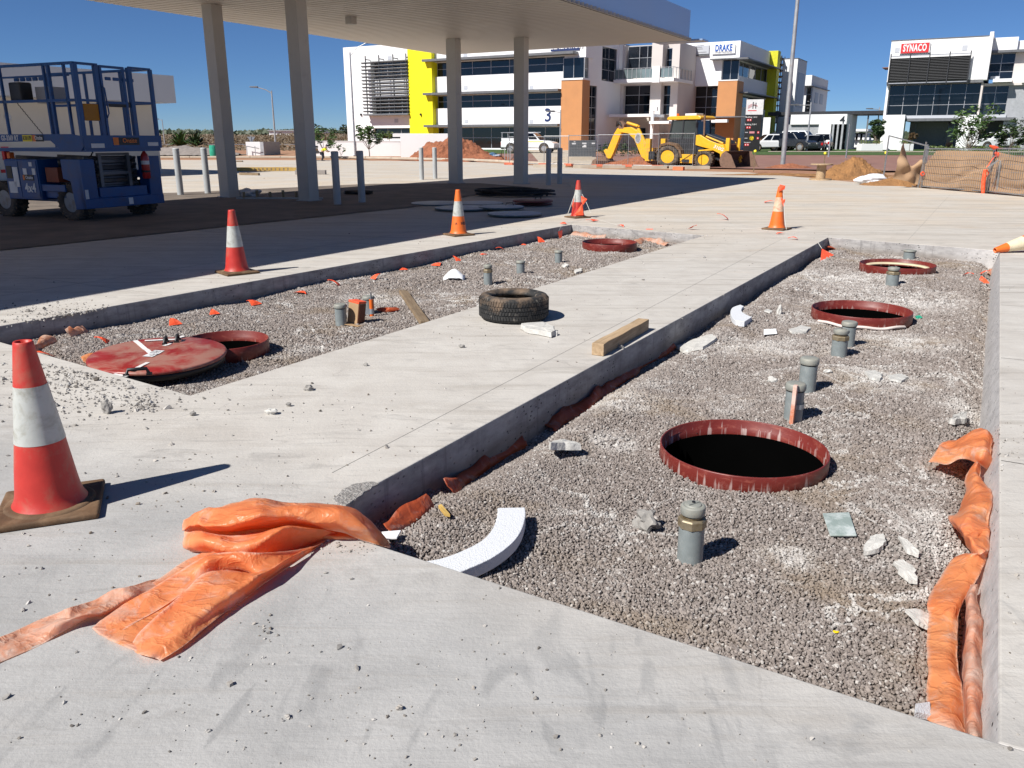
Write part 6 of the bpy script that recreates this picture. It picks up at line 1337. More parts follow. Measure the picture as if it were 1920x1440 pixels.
m = MB(); m.cyl((3.12,.45,.62),(3.12,.45,1.75),.075,n=14); m.obox((3.12,.45,1.2),(.2,.16,1.1)); m.cyl((3.12,1.6,.62),(3.12,1.6,1.75),.075,n=14); m.build('guard_post', CAT, K, bevel=.01)
text('310G', .26, STK, K, (2.72,.272,1.17), (R(90),R(22),0), ext=.004, bold=.006)
# loader bucket: shell opening forward
PB = [(3.95,.02),(3.35,.02),(3.1,.18),(3.02,.5),(3.12,.85),(3.3,1.02),(3.4,1.0),(3.24,.82),(3.14,.5),(3.2,.24),(3.4,.1),(3.95,.07)]
m = MB(); m.xprism(PB, -.12, 2.2); m.build('bucket_shell', BUCK, K)
PS = [(3.95,.02),(3.35,.02),(3.1,.18),(3.02,.5),(3.12,.85),(3.3,1.02),(3.62,.80)]
for y in (-.16, 2.2): kp('bucket_side', EARTHY, PS, y, y+.04, bev=.004)
for i in range(7): kb('bucket_tooth', EARTHY, 3.93, 4.06, .0+i*.33, .07+i*.33, .02, .06, bev=.004)
# backhoe end
yc = .95
kb('swing_frame', DARKM, -1.2, -.85, .1, 1.8, .45, .95); kb('stabiliser', CAT, -1.42, -1.14, .12, .34, .35, 1.72); kb('stabiliser', CAT, -1.42, -1.14, 1.6, 1.82, .35, 1.72); kb('king_post', CAT, -1.75, -1.2, .75, 1.15, .35, 1.15)
kp('boom', CAT, [(-1.55,.5),(-1.85,.42),(-2.1,.6),(-2.6,1.7),(-3.0,2.05),(-3.6,2.15),(-3.68,2.34),(-3.4,2.42),(-2.85,2.45),(-2.4,2.2),(-2.1,1.75),(-1.65,.95)], yc-.13, yc+.13)
kp('dipper', CAT, [(-3.42,2.45),(-3.7,2.42),(-3.95,2.0),(-4.45,.72),(-4.35,.45),(-4.1,.45),(-3.95,.75),(-3.5,1.95),(-3.35,2.25)], yc-.11, yc+.11)
kp('dipper_head', EARTHY, [(-3.3,2.35),(-3.62,2.35),(-3.75,2.75),(-3.5,2.85),(-3.25,2.62)], yc-.14, yc+.14)
m = MB(); m.cyl((-3.15,yc,2.72),(-2.45,yc,2.5),.09,n=14); m.cyl((-2.45,yc,2.5),(-2.35,yc,2.48),.05,n=14); m.build('dipper_cylinder', CAT, K)
m = MB(); m.cyl((-2.45,yc,2.35),(-1.85,yc,1.25),.095,n=14); m.build('boom_cylinder', CAT, K); m = MB(); m.cyl((-1.85,yc,1.25),(-1.6,yc,.9),.05,n=12); m.build('cylinder_rod', GALV, K)
m = MB(); m.cyl((-3.75,yc,1.85),(-4.1,yc,1.1),.07,n=12); m.build('bucket_cylinder', CAT, K); m = MB(); m.lathe([(.001,yc-.155),(.35,yc-.155)], 24, axis='y'); m.v = [(x*.55-2.35, yc-.137, z*.95+1.75+ -x*1.5*0) for x, y, z in m.v]; m.build('oval_badge', STK, K)
m = MB(); m.lathe([(.18,yc-.15),(.23,yc-.15)], 20, axis='y'); m.v = [(x*.6-2.35, yc-.139, z+1.75) for x, y, z in m.v]; m.build('badge_line', GREYL, K)
kp('bucket_link', CAT, [(-4.4,.62),(-4.6,.95),(-4.45,1.08),(-4.2,.85)], yc-.1, yc+.1)
PH = [(-4.3,.5),(-4.65,.55),(-5.1,.35),(-5.3,.0),(-5.05,-.02),(-4.5,.0),(-4.15,.25)]
kp('digging_bucket', EARTHY, PH, yc-.35, yc+.35); kb('bucket_mouth', BUCK, -4.9, -4.05, yc-.36, yc+.34, .01, .30, bev=.01)  # mouth: dark block standing for the shaded hollow of the bucket
m = MB(); 
for k in range(3): m.tube([(-3.4,yc-.16,2.5),(-3.7+.1*k,yc-.2,2.8),(-3.72,yc-.18,2.5)], .03, 6)
m.build('hose_loop', BLACK, K)

# ------------------------------------------------------------------ cars
def car(p, rz, label, paint, Ln=4.4, Wc=1.8, H=1.5, style='hatch', name='parked_car', cat='car', group='cars parked by the offices', ladder=False):
    t = thing(name, label, cat, p, rz, group); h = Wc/2
    if style == 'ute': base = [(-.5,.42),(-.5,.90),(-.17,.92),(-.16,1.0),(.30,.98),(.44,.86),(.5,.74),(.5,.38)]
    elif style == 'suv': base = [(-.5,.42),(-.495,.95),(-.47,1.02),(.26,1.0),(.44,.90),(.5,.76),(.5,.36)]
    else: base = [(-.5,.38),(-.5,.80),(-.46,.94),(.22,.92),(.42,.78),(.5,.62),(.5,.32)]
    sc_ = H/1.6; poly = [(x*Ln, z*sc_*1.0) for x, z in base]
    m = MB(); m.xprism(poly, -h, h); m.build('body', paint, t, bevel=.07)
    zb = poly[2][1] if style != 'ute' else poly[3][1]-.02; zt = H
    if style == 'ute': g0, g1, g2, g3 = -.18*Ln, -.15*Ln, .10*Ln, .24*Ln
    elif style == 'suv': g0, g1, g2, g3 = -.485*Ln, -.42*Ln, .10*Ln, .25*Ln
    else: g0, g1, g2, g3 = -.46*Ln, -.33*Ln, .08*Ln, .26*Ln
    vs = []
    for x, z, y in ((g0, zb-.03, h*.96), (g3, zb-.03, h*.96), (g2, zt, h*.78), (g1, zt, h*.78)): vs += [(x, -y, z), (x, y, z)]
    m = MB(); m.add(vs, [(0,2,4,6), (1,7,5,3), (0,1,3,2), (2,3,5,4), (4,5,7,6), (6,7,1,0)]); m.build('cabin', paint, t, bevel=.05)
    def lerp2(a, b, k): return a+(b-a)*k
    for s in (-1, 1):
        for k0, k1 in ((.06,.34), (.38,.66), (.70,.94)) if style != 'ute' else ((.08,.46), (.52,.92)):
            vs = []
            for kx, kz in ((k0,.14), (k1,.14), (k1,.86), (k0,.86)):
                xl, xr = lerp2(g0, g1, kz), lerp2(g3, g2, kz); y = lerp2(h*.96, h*.78, kz)+.012; vs.append((lerp2(xl, xr, kx), s*y, lerp2(zb, zt, kz)))
            m = MB(); m.add(vs, [(0,1,2,3)]); m.build('side_window', GLD, t)
    for (xa, xb), nm in (((g3, g2), 'windscreen'), ((g0, g1), 'rear_window')):
        s = 1 if nm == 'windscreen' else -1; vs = [(lerp2(xa, xb, kz)+s*.02, sy_*lerp2(h*.9, h*.72, kz), lerp2(zb, zt, kz)+.01) for kz, sy_ in ((.1,-1),(.1,1),(.9,1),(.9,-1))]
        m = MB(); m.add(vs, [(0,1,2,3)]); m.build(nm, GLD, t)
    r = .33*sc_*(1.1 if style != 'hatch' else 1)
    for x in (-.31*Ln, .31*Ln):
        for s in (-1, 1):
            m = MB(); m.lathe([(r*.6,-.1),(r*.95,-.11),(r,-.08),(r,.08),(r*.95,.11),(r*.6,.1)], 28, axis='y', close=True); w_ = m.build('wheel', WHEELT, t, loc=(x, s*(h-.09), r))
            m = MB(); m.lathe([(r*.62, s*.10), (.001, s*.11)], 20, axis='y'); m.build('rim', RIMM, w_)
            m = MB(); m.lathe([(r*1.18, s*.0), (.001, s*.0)], 24, axis='y'); m.build('wheel_arch', BLACK, t, loc=(x, s*(h+.004), r*1.03))
            for c in [c for c in ()]: pass
    # arches sit behind the wheels' outer faces
    m = MB(); m.box(.495*Ln, .505*Ln, -h*.9, -h*.6, .55*sc_+.06, .72*sc_); m.box(.495*Ln, .505*Ln, h*.6, h*.9, .55*sc_+.06, .72*sc_); m.build('headlight', STK, t)
    m = MB(); m.box(-.507*Ln, -.497*Ln, -h*.92, -h*.7, .6*sc_, .85*sc_); m.box(-.507*Ln, -.497*Ln, h*.7, h*.92, .6*sc_, .85*sc_); m.build('tail_light', TAIL, t)
    m = MB(); m.box(-.502*Ln, -.49*Ln, -h*.95, h*.95, .30*sc_, .45*sc_); m.box(.49*Ln, .503*Ln, -h*.95, h*.95, .24*sc_, .42*sc_); m.build('bumper', BLACK if style != 'hatch' else paint, t)
    if ladder:
        m = MB()
        for x in (-.48*Ln, -.2*Ln):
            for s in (-1, 1): m.bar((x, s*h*.9, .9), (x, s*h*.9, 1.75), .05)
            m.bar((x, -h*.9, 1.72), (x, h*.9, 1.72), .05)
        for s in (-1, 1): m.bar((-.5*Ln, s*h*.9, 1.72), (.15*Ln, s*h*.9, 1.75), .05)
        m.build('ladder_rack', ALU, t); m = MB(); m.box(-.49*Ln, -.2*Ln, -h*.98, h*.98, .95, 1.25); m.build('tray_sides', CWH, t); m = MB(); m.box(-.17*Ln, .3*Ln, -h-.008, -h, .93, .99); m.build('green_stripe', STKY, t)
    return t
def at(px, v, d): p = DY(px, v, d); return (p.x, p.y, terr(p.x, p.y)+.05)
car(at(1441, 283, 86), R(180), 'silver-white hatchback partly behind the tall light pole', CWH, 4.4, 1.78, 1.62)
car(at(1484, 283, 85), R(-50), 'dark charcoal pickup with a big chrome wheel among the parked cars', CDK, 4.6, 1.85, 1.75, 'suv')
car(at(1502, 280, 91), R(-35), 'white four wheel drive behind the charcoal pickup', CWH, 4.5, 1.85, 2.0, 'suv')
car(at(1521, 280, 88), R(70), 'dark grey car squeezed beside the black one, rear towards us', CSIL, 4.2, 1.75, 1.55)
car(at(1530, 281, 87), R(65), 'black car with red tail lamps, second from the right in the row', CDK, 4.2, 1.75, 1.5)
car(at(1542, 280, 90), R(65), 'white car at the right end of the parked row', CWH, 4.3, 1.75, 1.7)
car(at(1866, 278, 92), R(182), 'white car under the red-sign office, behind two young trees', CWH, 4.8, 1.85, 1.85, 'suv')
car(at(994, 289, 76), R(-18), 'white work ute with a ladder rack parked on the driveway', CWH, 4.9, 1.85, 1.72, 'ute', 'work_ute', 'ute', 'ute', ladder=True)

# ------------------------------------------------------------------ poles and lights
def pole(u, vb, vt, r, label, arm=None, d=None, mat=POLE, cat='light pole', name='light_pole', mx=None, r1=None):
    p = G(u, vb) if d is None else DY(u, vb, d); z0 = terr(p.x, p.y) if d else 0
    rr = ray(u, vt); h = CAM_H + rr[2]*p.y/rr[1] - z0
    if mx: h = mx
    t = thing(name, label, cat, (p.x, p.y, z0)); m = MB(); m.lathe([(r, 0), (r*.92, h*.3), (r1 or r*.6, h)], 14); m.build('mast', mat, t)
    if arm:
        m = MB(); ax, az = arm; m.tube([(0,0,h-.25), (ax*.4,0,h-.25+az*.6), (ax,0,h-.25+az)], r*.42, 8); m.build('arm', mat, t)
        m = MB(); m.xprism([(ax,h-.30+az),(ax+(.75 if ax > 0 else -.75),h-.26+az),(ax+(.75 if ax > 0 else -.75),h-.16+az),(ax,h-.14+az)], -.14, .14); m.build('lamp_head', MIDM, t, bevel=.02)
    m = MB(); m.cyl((0,0,0),(0,0,.04),r*2.0,n=12); m.build('base_plate', mat, t); return t, h
pole(1467, 314, 0, .13, 'tall grey light pole rising out of frame right of the backhoe', (1.0,.35), r1=.09, mx=9.7)
pole(666, 287, 98, .085, 'light pole with an angled arm in front of the white building corner', (1.35,.95), d=70, mat=GALV)
pole(518, 286, 170, .10, 'slim light pole standing alone against the sky between two columns', (-1.3,.55), d=84)
pole(310, 278, 224, .10, 'farthest small light pole over the scrub at the left', (-.6,.3), d=160)
pole(1050, 281, 206, .07, 'thin pale pole with a short head before the terracotta corner', (-.5,.1), d=74, mat=ALU)
pole(1512, 284, 192, .10, 'pole with a T-shaped head among the parked cars', (-1.2,.0), d=84, mat=ALU)
pole(1641, 271, 201, .09, 'slim pole with a small lamp behind the young tree by the red-sign office', (-.8,.05), d=102, mat=ALU)
pole(1553, 296, 250, .06, 'short grey sign post on the grass right of the parked cars', None, d=66, mat=ALU, cat='post', name='sign_post')
pole(1586, 297, 233, .055, 'bare galvanised post on the grass edge under the number 4', None, d=64, mat=GALV, cat='post', name='steel_post')
for u, vb, vt, l in ((1413,322,284,'just right of the loader bucket'), (1544,318,288,'behind the cable drum'), (1657,322,287,'left of the leaning fence post'), (929,297,290,'on the grass edge by the work ute')):
    p = G(u, vb); t = thing('survey_stake', 'thin stake with a yellow top '+l, 'stake', p, 0, 'yellow-topped survey stakes'); rr = ray(u, vt); h = CAM_H+rr[2]*p.y/rr[1]
    m = MB(); m.bar((0,0,0), (0,0,h), .035); m.build('stick', WOODD, t); m = MB(); m.lathe([(.06,h-.03),(.07,h+.05),(.001,h+.09)], 12); m.build('cap', STKY, t)

# ------------------------------------------------------------------ sign pylon
pp = at(1408, 284.5, 82); t = thing('sign_pylon', 'black directory pylon with a white top panel and red house emblem', 'sign', pp, R(-12)); Hs = (285-200)*82/1610
m = MB(); m.box(-.74,.74,-.12,.12,0,3.35); m.build('black_panel', BLACK, t); m = MB(); m.box(-.76,.80,-.15,.15,3.36,4.72); m.build('white_panel', STK, t)
m = MB(); 
for k in range(3): m.bar((-.6,-.155,3.92+.1*k),(-.22,-.155,4.14+.1*k),.035,.01)
for k in range(2): m.bar((-.12+.2*k*0,-.155,4.2),(-.02+.25*k,-.155,4.32-.2*k),.05,.01)
m.bar((.05,-.155,4.3),(.28,-.155,4.1),.07,.01); m.build('roof_emblem', SIGNR, t)
m = MB(); m.bar((-.15,-.16,3.9),(-.15,-.16,4.5),.08,.01); m.bar((.10,-.16,3.9),(.10,-.16,4.42),.08,.01); m.bar((-.15,-.16,4.2),(.10,-.16,4.2),.06,.01); m.build('emblem_bars', TXTK, t)
m = MB(); m.box(-.6,.2,-.156,-.151,3.68,3.76); m.build('emblem_caption', SIGNR, t); text('Building 1 & 2', .19, TXTW, t, (-.22,-.124,3.14), (R(90),0,0), ext=.002); text('Building 3 & 4', .19, TXTW, t, (-.24,-.124,2.48), (R(90),0,0), ext=.002)
for z, xs in ((2.88,(-.6,-.38)), (2.20,(-.62,-.40)), (.62,(-.66,-.44)), (1.75,(.42,)), (1.22,(.42,))):
    for x in xs: m = MB(); m.box(x,x+.19,-.13,-.121,z-.1,z+.1); m.build('red_tile', SIGNR, t); m = MB(); m.obox((x+.1,-.133,z),(.08,.004,.1)); m.build('tile_mark', STK, t)
m = MB(); m.box(-.3,.18,-.13,-.121,1.66,1.84); m.build('pink_plate', pm('pink_plate', (.6,.25,.27), .6), t); m = MB(); m.lathe([(.2,-.13),(.001,-.13)], 24, axis='y'); m.build('yellow_roundel', STKY, t, loc=(-.05,0,1.22)); text('Reception', .15, TXTW, t, (-.4,-.124,.84), (R(90),0,0), ext=.002)
for z in (1.75,1.22): m = MB(); m.box(-.7,-.42,-.128,-.121,z-.04,z+.04); m.build('small_print', GREYL, t)

# ------------------------------------------------------------------ walls, cabinets, planters in the middle distance
def wallbox(name, u0, u1, d, vt, th, label, cat='wall', mat=WHITE, rz=0, vb=297, extra=None, group=None):
    a, b = DY(u0, vb, d), DY(u1, vb, d); zt = DY(u0, vt, d).z; z0 = -.06; t = thing(name, label, cat, (a.x, a.y, z0), rz, group); Ln = (b-a).length/max(.3, math.cos(rz))
    m = MB(); m.box(0, Ln, 0, th, 0, zt-z0); m.build('panel', mat, t, bevel=.02); return t, Ln, zt-z0
t_, l_, h_ = wallbox('garden_wall', 575, 752, 70, 265.5, .25, 'long low white rendered wall behind the worker and small trees'); m = MB(); m.box(-.03, l_, -.03, .28, h_, h_+.06); m.build('coping', WHITE, t_)
t_, l_, h_ = wallbox('garden_wall', 752, 852, 68.5, 250.5, .25, 'taller white rendered wall section just left of the third column'); m = MB(); m.box(-.6, 0, 0, .25, h_-.25, h_); m.build('wall_hood', WHITE, t_)
t_, l_, h_ = wallbox('entry_wall', 463, 492, 72, 266, .3, 'white entry wall block with handrails right of the first column'); m = MB(); m.obox((l_+.3,1.6,h_/2), (.3,3.4,h_), (0,0,R(-8))); m.build('side_face', GREYL, t_)
for k in (0,1): m = MB(); m.bar((.15+.7*k,-.3,.0),(.15+.7*k,-.3,1.0),.05); m.bar((.1,-.3,1.0),(1.2,-.3,.8),.04); m.build('handrail', ALU, t_)
t = thing('give_way_sign', 'back of a small grey triangular sign above the white entry wall', 'sign', DY(471.5,266,73.5)); m = MB(); m.cyl((0,0,-1.4),(0,0,.5),.03,n=8); m.build('post', GALV, t); m = MB(); m.xprism([(-.34,.42),(.34,.42),(0,-.12)], .02, .04); m.build('plate', GALV, t)
t_, l_, h_ = wallbox('cabinet_enclosure', 1067, 1117, 66, 263, .3, 'dark grey screened cabinet with small white labels by the terracotta pier', 'cabinet', pm('slate_screen', (.10,.11,.12), .6))
for x, z, w_, h in ((.35,-.30,.3,.1),(.4,-.14,.12,.05),(1.15,-.28,.33,.1),(1.2,-.42,.2,.08),(1.16,-.52,.3,.1),(1.85,-.28,.25,.1)): m = MB(); m.box(x-w_/2,x+w_/2,-.012,-.002,h_+z,h_+z+h); m.build('label_plate', STK, t_)
m = MB(); 
for z in np.arange(.2, h_, .2): m.box(.02,l_-.02,-.006,-.001,z,z+.015)
m.build('slat_lines', DARKM, t_)
t = thing('low_planter_wall', 'low cream kerb wall in front of the grey cabinet', 'wall', DY(1035,300,58)-Vector((0,0,0))); t.location.z = 0; m = MB(); m.box(0,3.0,0,.3,0,.32); m.build('panel', KERB, t)
for u0, u1, l in ((1614,1655,'white planter box on the grass left of the red-sign office pier'), (1691,1712,'small white planter box right of the tall white pier')):
    a, b = DY(u0, 283, 88), DY(u1, 283, 88); t = thing('planter_box', l, 'planter', (a.x, a.y, .3), 0, 'white planter boxes'); w_ = b.x-a.x; zt = .75
    m = MB(); m.box(0,w_,0,1.2,0,zt); m.build('box', WHITE, t, bevel=.02)
    m = MB()
    for i in range(int(230*w_)):
        x, y, z = random.uniform(.05,w_-.05), random.uniform(.05,1.1), zt+random.uniform(0,.42); a_ = random.uniform(0,6.3); d = Vector((math.cos(a_),math.sin(a_),random.uniform(.3,1.2))).normalized()*.16; s_ = Vector((-d.y,d.x,0)).normalized()*.04
        q = Vector((x,y,z-.15)); m.add([q-s_, q+s_, q+d], [(0,1,2)])
    o = m.build('foliage', HEDGE, t, recalc=False)

# ------------------------------------------------------------------ trees
def leafblob(m, c, r, n, ls, flat_=.8):
    for _ in range(n):
        d = Vector((random.gauss(0,1), random.gauss(0,1), random.gauss(0,1)*flat_)).normalized()*r*random.random()**.45; q = Vector(c)+d
        a = random.uniform(0, 6.3); u = Vector((math.cos(a), math.sin(a), random.uniform(-.5,.5))).normalized(); v = u.cross(Vector((random.gauss(0,1),random.gauss(0,1),random.gauss(0,1)))).normalized()
        l = ls*random.uniform(.6,1.25); m.add([q-u*l, q+v*l*.38, q+u*l, q-v*l*.38], [(0,1,2,3)])
def tree(p, h, sp, label, mat=LEAF, name='young_tree', cat='tree', n=60, ls=.16, br=9, tr=.05, group=None, low=.35):
    t = thing(name, label, cat, p, random.uniform(0,6), group); m = MB(); f = MB(); top = Vector((random.uniform(-.1,.1)*sp, 0, h*low)); m.tube([(0,0,-.05), (top.x*.5, .03, h*low*.5), top], [tr, tr*.8, tr*.7], 8)
    for i in range(br):
        a = 2*math.pi*i/br+random.uniform(-.3,.3); rr = sp*random.uniform(.35,1); e = Vector((math.cos(a)*rr, math.sin(a)*rr, h*random.uniform(low+.2, 1))) if i else Vector((0,0,h*.97))
        s0 = top*random.uniform(.85,1); mid = s0.lerp(e, .5)+Vector((0,0,-.05*h)); m.tube([s0, mid, e], [tr*.5, tr*.33, tr*.14], 6)
        leafblob(f, e, sp*.34, n, ls); leafblob(f, mid.lerp(e,.6), sp*.2, n//3, ls)
    m.build('trunk', BARK, t); f.build('crown', mat, t, recalc=False); return t
p = at(608, 299, 64); tree(p, 2.0, 1.05, 'small leafy tree behind the crouching worker in yellow', n=45, ls=.13, tr=.04, low=.3)
p = at(693, 298, 64); tree(p, 2.1, .85, 'small leafy tree before the white wall right of the nearest bollards', n=55, ls=.14, tr=.045, low=.3)
p = at(640, 299, 64); tree(p, .85, .4, 'tiny sapling beside a stake between the two small trees', n=10, ls=.1, br=5, tr=.02, low=.2)
p = at(1641, 283, 94); tree(p, 3.0, .95, 'dense green tree between annex and red-sign office', LEAFD, n=120, ls=.15, br=14, tr=.07, low=.2)
p = at(1816, 286, 72); tree(p, 3.6, 1.6, 'larger leafy young tree before the red-sign office', n=26, ls=.2, br=22, tr=.06, low=.12)
p = at(1892, 287, 72); tree(p, 2.7, 1.2, 'shorter dark-leaved young tree at the right edge', LEAFD, n=34, ls=.18, br=18, tr=.05, low=.15)
p = at(1705, 283, 86); tree(p, 1.6, .5, 'thin brownish shrub in the small white planter', SCRUB, 'shrub', 'shrub', n=40, ls=.15, br=6, tr=.03)
def palm(p, r, n, label, mat=HEDGE, h=.6):
    t = thing('spiky_shrub', label, 'shrub', p); m = MB()
    for i in range(n):
        a = random.uniform(0,6.3); el = random.uniform(.2,1.3); L_ = r*random.uniform(.7,1.1); d = Vector((math.cos(a)*math.cos(el), math.sin(a)*math.cos(el), math.sin(el))); s_ = Vector((-math.sin(a), math.cos(a), 0))*.05*r; q0 = Vector((0,0,h*.3)); q1 = q0+d*L_*.6; q2 = q0+d*L_+Vector((0,0,-L_*.25))
        m.add([q0-s_, q0+s_, q1+s_*.8, q1-s_*.8, q2], [(0,1,2,3), (3,2,4)])
    m.build('fronds', mat, t, recalc=False); return t
palm(DY(596,266,78)-Vector((0,0,1.3)), 2.6, 60, 'yellow-green spiky shrub above the white wall'); palm(DY(641,268,80)-Vector((0,0,1.3)), 2.1, 50, 'dull brownish spiky shrub above the white wall near the building', leafm('spiky_dull', (.10,.10,.03), (.2,.17,.06)))
palm(at(340,279,95), 2.4, 90, 'large green palm clump in the red field left of the first column', LEAF, h=1.2); palm(at(368,279,98), 2.3, 90, 'second green palm clump close to the first one', LEAFD, h=1.2)
for u, r, l in ((716,.45,'round clipped bush behind the white wall'), (731,.4,'paler bush right of the round clipped one')):
    t = thing('bush', l, 'bush', at(u, 290, 76)); m = MB(); leafblob(m, (0,0,1.5), r*1.1, 260, .1); m.build('foliage', LEAF if u < 720 else HEDGE, t, recalc=False); m = MB(); m.tube([(0,0,0),(0,0,1.2)], .03, 6); m.build('stem', BARK, t)
t = thing('low_shrubs', 'low planting under the backhoe boom by the entrance', 'shrub', at(1165, 292, 68)); m = MB()
for i in range(14): leafblob(m, (random.uniform(-1.6,2.2), random.uniform(-.5,.5), random.uniform(.2,.75)), .4, 60, .12)
m.build('foliage', LEAFD, t, recalc=False)
t = thing('hedge', 'low green hedge strip in front of the red-sign office', 'hedge', at(1760, 284, 84)); m = MB()
for i in range(60): leafblob(m, (random.uniform(-1,9.5), random.uniform(-.4,.4), .25), .35, 26, .1)
m.build('foliage', HEDGE, t, recalc=False)
# far vegetation reading as one mass
def mass(name, x0, x1, d0, d1, hfun, n, ls, mat):
    m = MB()
    for i in range(n):
        x = random.uniform(x0, x1); y = random.uniform(d0, d1); h = hfun(x, y); q = Vector((x, y, .2+h*random.random()**.6)); a = random.uniform(0,6.3); u = Vector((math.cos(a), math.sin(a)*.4, random.uniform(-.4,.4))); v = Vector((random.uniform(-.3,.3), .3, 1)).normalized(); l = ls*random.uniform(.5,1.3)
        m.add([q-u*l, q+v*l*.8, q+u*l, q-v*l*.5], [(0,1,2,3)])
    tag(m.build(name, mat, None, recalc=False), kind='stuff')
mass('distant_tree_line', -330, -40, 380, 430, lambda x, y: 4.6+1.5*noise.noise(Vector((x*.035,0,0)))+1.4*noise.noise(Vector((x*.13,2,0))), 15000, 1.5, FARG)
mass('distant_tree_line', 60, 420, 380, 430, lambda x, y: 4.2+1.5*noise.noise(Vector((x*.04,5,0))), 6000, 1.8, FARG)
mass('dry_scrub', -150, -18, 170, 215, lambda x, y: 2.2+.9*noise.noise(Vector((x*.08,0,0)))+.4*noise.noise(Vector((x*.4,0,0))), 70000, .22, SCRUB)
mass('dry_scrub', -60, -22, 92, 108, lambda x, y: .5+.4*noise.noise(Vector((x*.3,0,0))), 2500, .2, SCRUB)
p = DY(592,255,330); t = thing('far_trees', 'dark rounded trees standing above the spiky shrubs', 'tree', (p.x, p.y, 0)); m = MB()
for x, r, z in ((0,3.2,4.0),(3.5,2.6,3.2),(-3,2.4,2.6),(12,3,4.2),(15,2.6,4.8),(19,2.4,3.8),(26,3,2.8),(33,2.6,2.6),(8,2.6,2.5)): leafblob(m, (x,0,z), r, 420, .7, 1.0)
m.build('crown', FARG, t, recalc=False); m = MB(); [m.tube([(x,0,0),(x,0,3)], .25, 6) for x in (0,3.5,12,19,26)]; m.build('trunk', BARK, t)
p = DY(506,268,220); t = thing('distant_shed', 'long pale distant building on the horizon between two columns', 'building', (p.x, p.y, 0)); m = MB(); m.box(0,14,0,8,0,3.6); m.build('wall', WHITE, t); m = MB(); m.box(-.3,13.5,-.4,8.4,3.6,3.8); m.build('roof', GREYL, t); m = MB(); [m.box(2+i*2.6,3.4+i*2.6,-.05,-.01,1.2,2.6) for i in range(4)]; m.build('opening', GREYL, t)
# thin far chain fence
t = thing('chain_fence', 'low galvanised chain-link fence across the red field', 'fence', DY(285,275,112)); a = t.location.copy(); m = MB()
for k in range(12):
    q = a.lerp(DY(600,275,112), k/11); m = MB(); m.bar((q.x-a.x, 0, -a.z+.2), (q.x-a.x, 0, .35), .08); m.build('fence_post', GALV, t)
m = MB(); m.bar((0,0,.3), (DY(600,275,112).x-a.x,0,.3), .07); m.build('top_rail', GALV, t)

# ------------------------------------------------------------------ spoil heaps
def heap(p, rx, ry, h, mat, label, seed=0, name='spoil_heap'):
    n = 84; vs = []; fs = []
    for j in range(n):
        for i in range(n):
            x, y = (i/(n-1)*2-1), (j/(n-1)*2-1); r = math.hypot(x, y)*(1+.25*noise.noise(Vector((x*1.7+seed, y*1.7, 5))))
            z = h*max(0, 1-r)**.8*(1+.25*noise.noise(Vector((x*3+seed, y*3, 0)))) + .07*noise.noise(Vector((x*9, y*9, seed)))*h*(1 if r < 1 else 0) + .075*h*noise.noise(Vector((x*19, y*19, seed))) + .05*h*noise.noise(Vector((x*41, y*41, seed)))*(1 if r < 1.02 else 0); vs.append((x*rx, y*ry, z-.05))
    m = MB(); m.add(vs, [(j*n+i, j*n+i+1, (j+1)*n+i+1, (j+1)*n+i) for j in range(n-1) for i in range(n-1)], True); return tag(m.build(name, mat, None, loc=p), label, 'earth heap')
p = DY(846,304,63); heap((p.x, p.y, 0), 3.5, 2.0, 1.85, DIRT1, 'big red earth heap behind the third column', 2)
p = DY(905,303,60); heap((p.x, p.y, 0), 3.2, 1.2, .55, DIRT1, 'low red earth spill right of the third column', 5)
p = DY(1608,342,32.5); heap((p.x+.3, p.y+1.3, 0), 1.35, 1.1, .82, DIRT2, 'orange-brown heap of dry soil behind the white sack', 9)
p = G(1478,316); heap((p.x, p.y, 0), 1.6, .8, .3, DIRT1, 'small red dirt pile round the foot of the tall light pole', 11)
p = DY(1200,306,50.5); heap((p.x, p.y, 0), 2.3, 1.2, .55, DIRT1, 'reddish mound under the backhoe arm', 14)
p = G(1530,330); heap((p.x-1, p.y+1.2, 0), 5, .9, .12, DIRT2, 'thin ridge of orange soil along the slab edge', 17); p = G(1700,350); heap((p.x+.2, p.y+.9, 0), 1.3, .7, .35, DIRT2, 'soil heap behind the torn shade cloth', 19)
o = chunk(G(1634,345), .42, 'white woven sack half buried at the slab edge before the soil heap', BAGM, (1.3,.6,.42), 60, cat='sack', name='white_sack', sub=3, amp=.35)
chunk(at(925,304,60), .3, 'small heap of blue and white plastic by the kerb', pm('blue_plastic', (.03,.10,.2), .5, dirt=(.6,.65,.7), damt=.5, dscale=4), (1.4,.7,.7), 61, cat='plastic', name='plastic_heap', amp=.8, sub=3)
t = thing('pipe_culvert', 'dark open-ended barrel with ribs standing by the kerb left of the ute', 'barrel', at(952,306,58)); m = MB(); m.lathe([(.42,-.5),(.45,-.5),(.45,.5),(.42,.5)], 24, axis='y', close=True); m.v = [(x,y,z+.45) for x,y,z in m.v]; m.build('shell', BLACK, t); m = MB(); [m.box(x-.02,x+.02,-.52,-.5,.05,.85) for x in (-.2,0,.2)]; m.build('bars', GREYL, t)
t = thing('water_barrel', 'small teal drum in the red field beside the first column', 'drum', at(402,301,66)); m = MB(); m.lathe([(.28,0),(.30,.1),(.30,.75),(.28,.85)], 20); m.build('drum', GRNP, t)
heap(at(352,300,72), 4.5, 2, .75, pm('grey_gravel_heap', (.24,.21,.19), .9, world=True), 'grey gravel pile in the field left of the first column', 23)
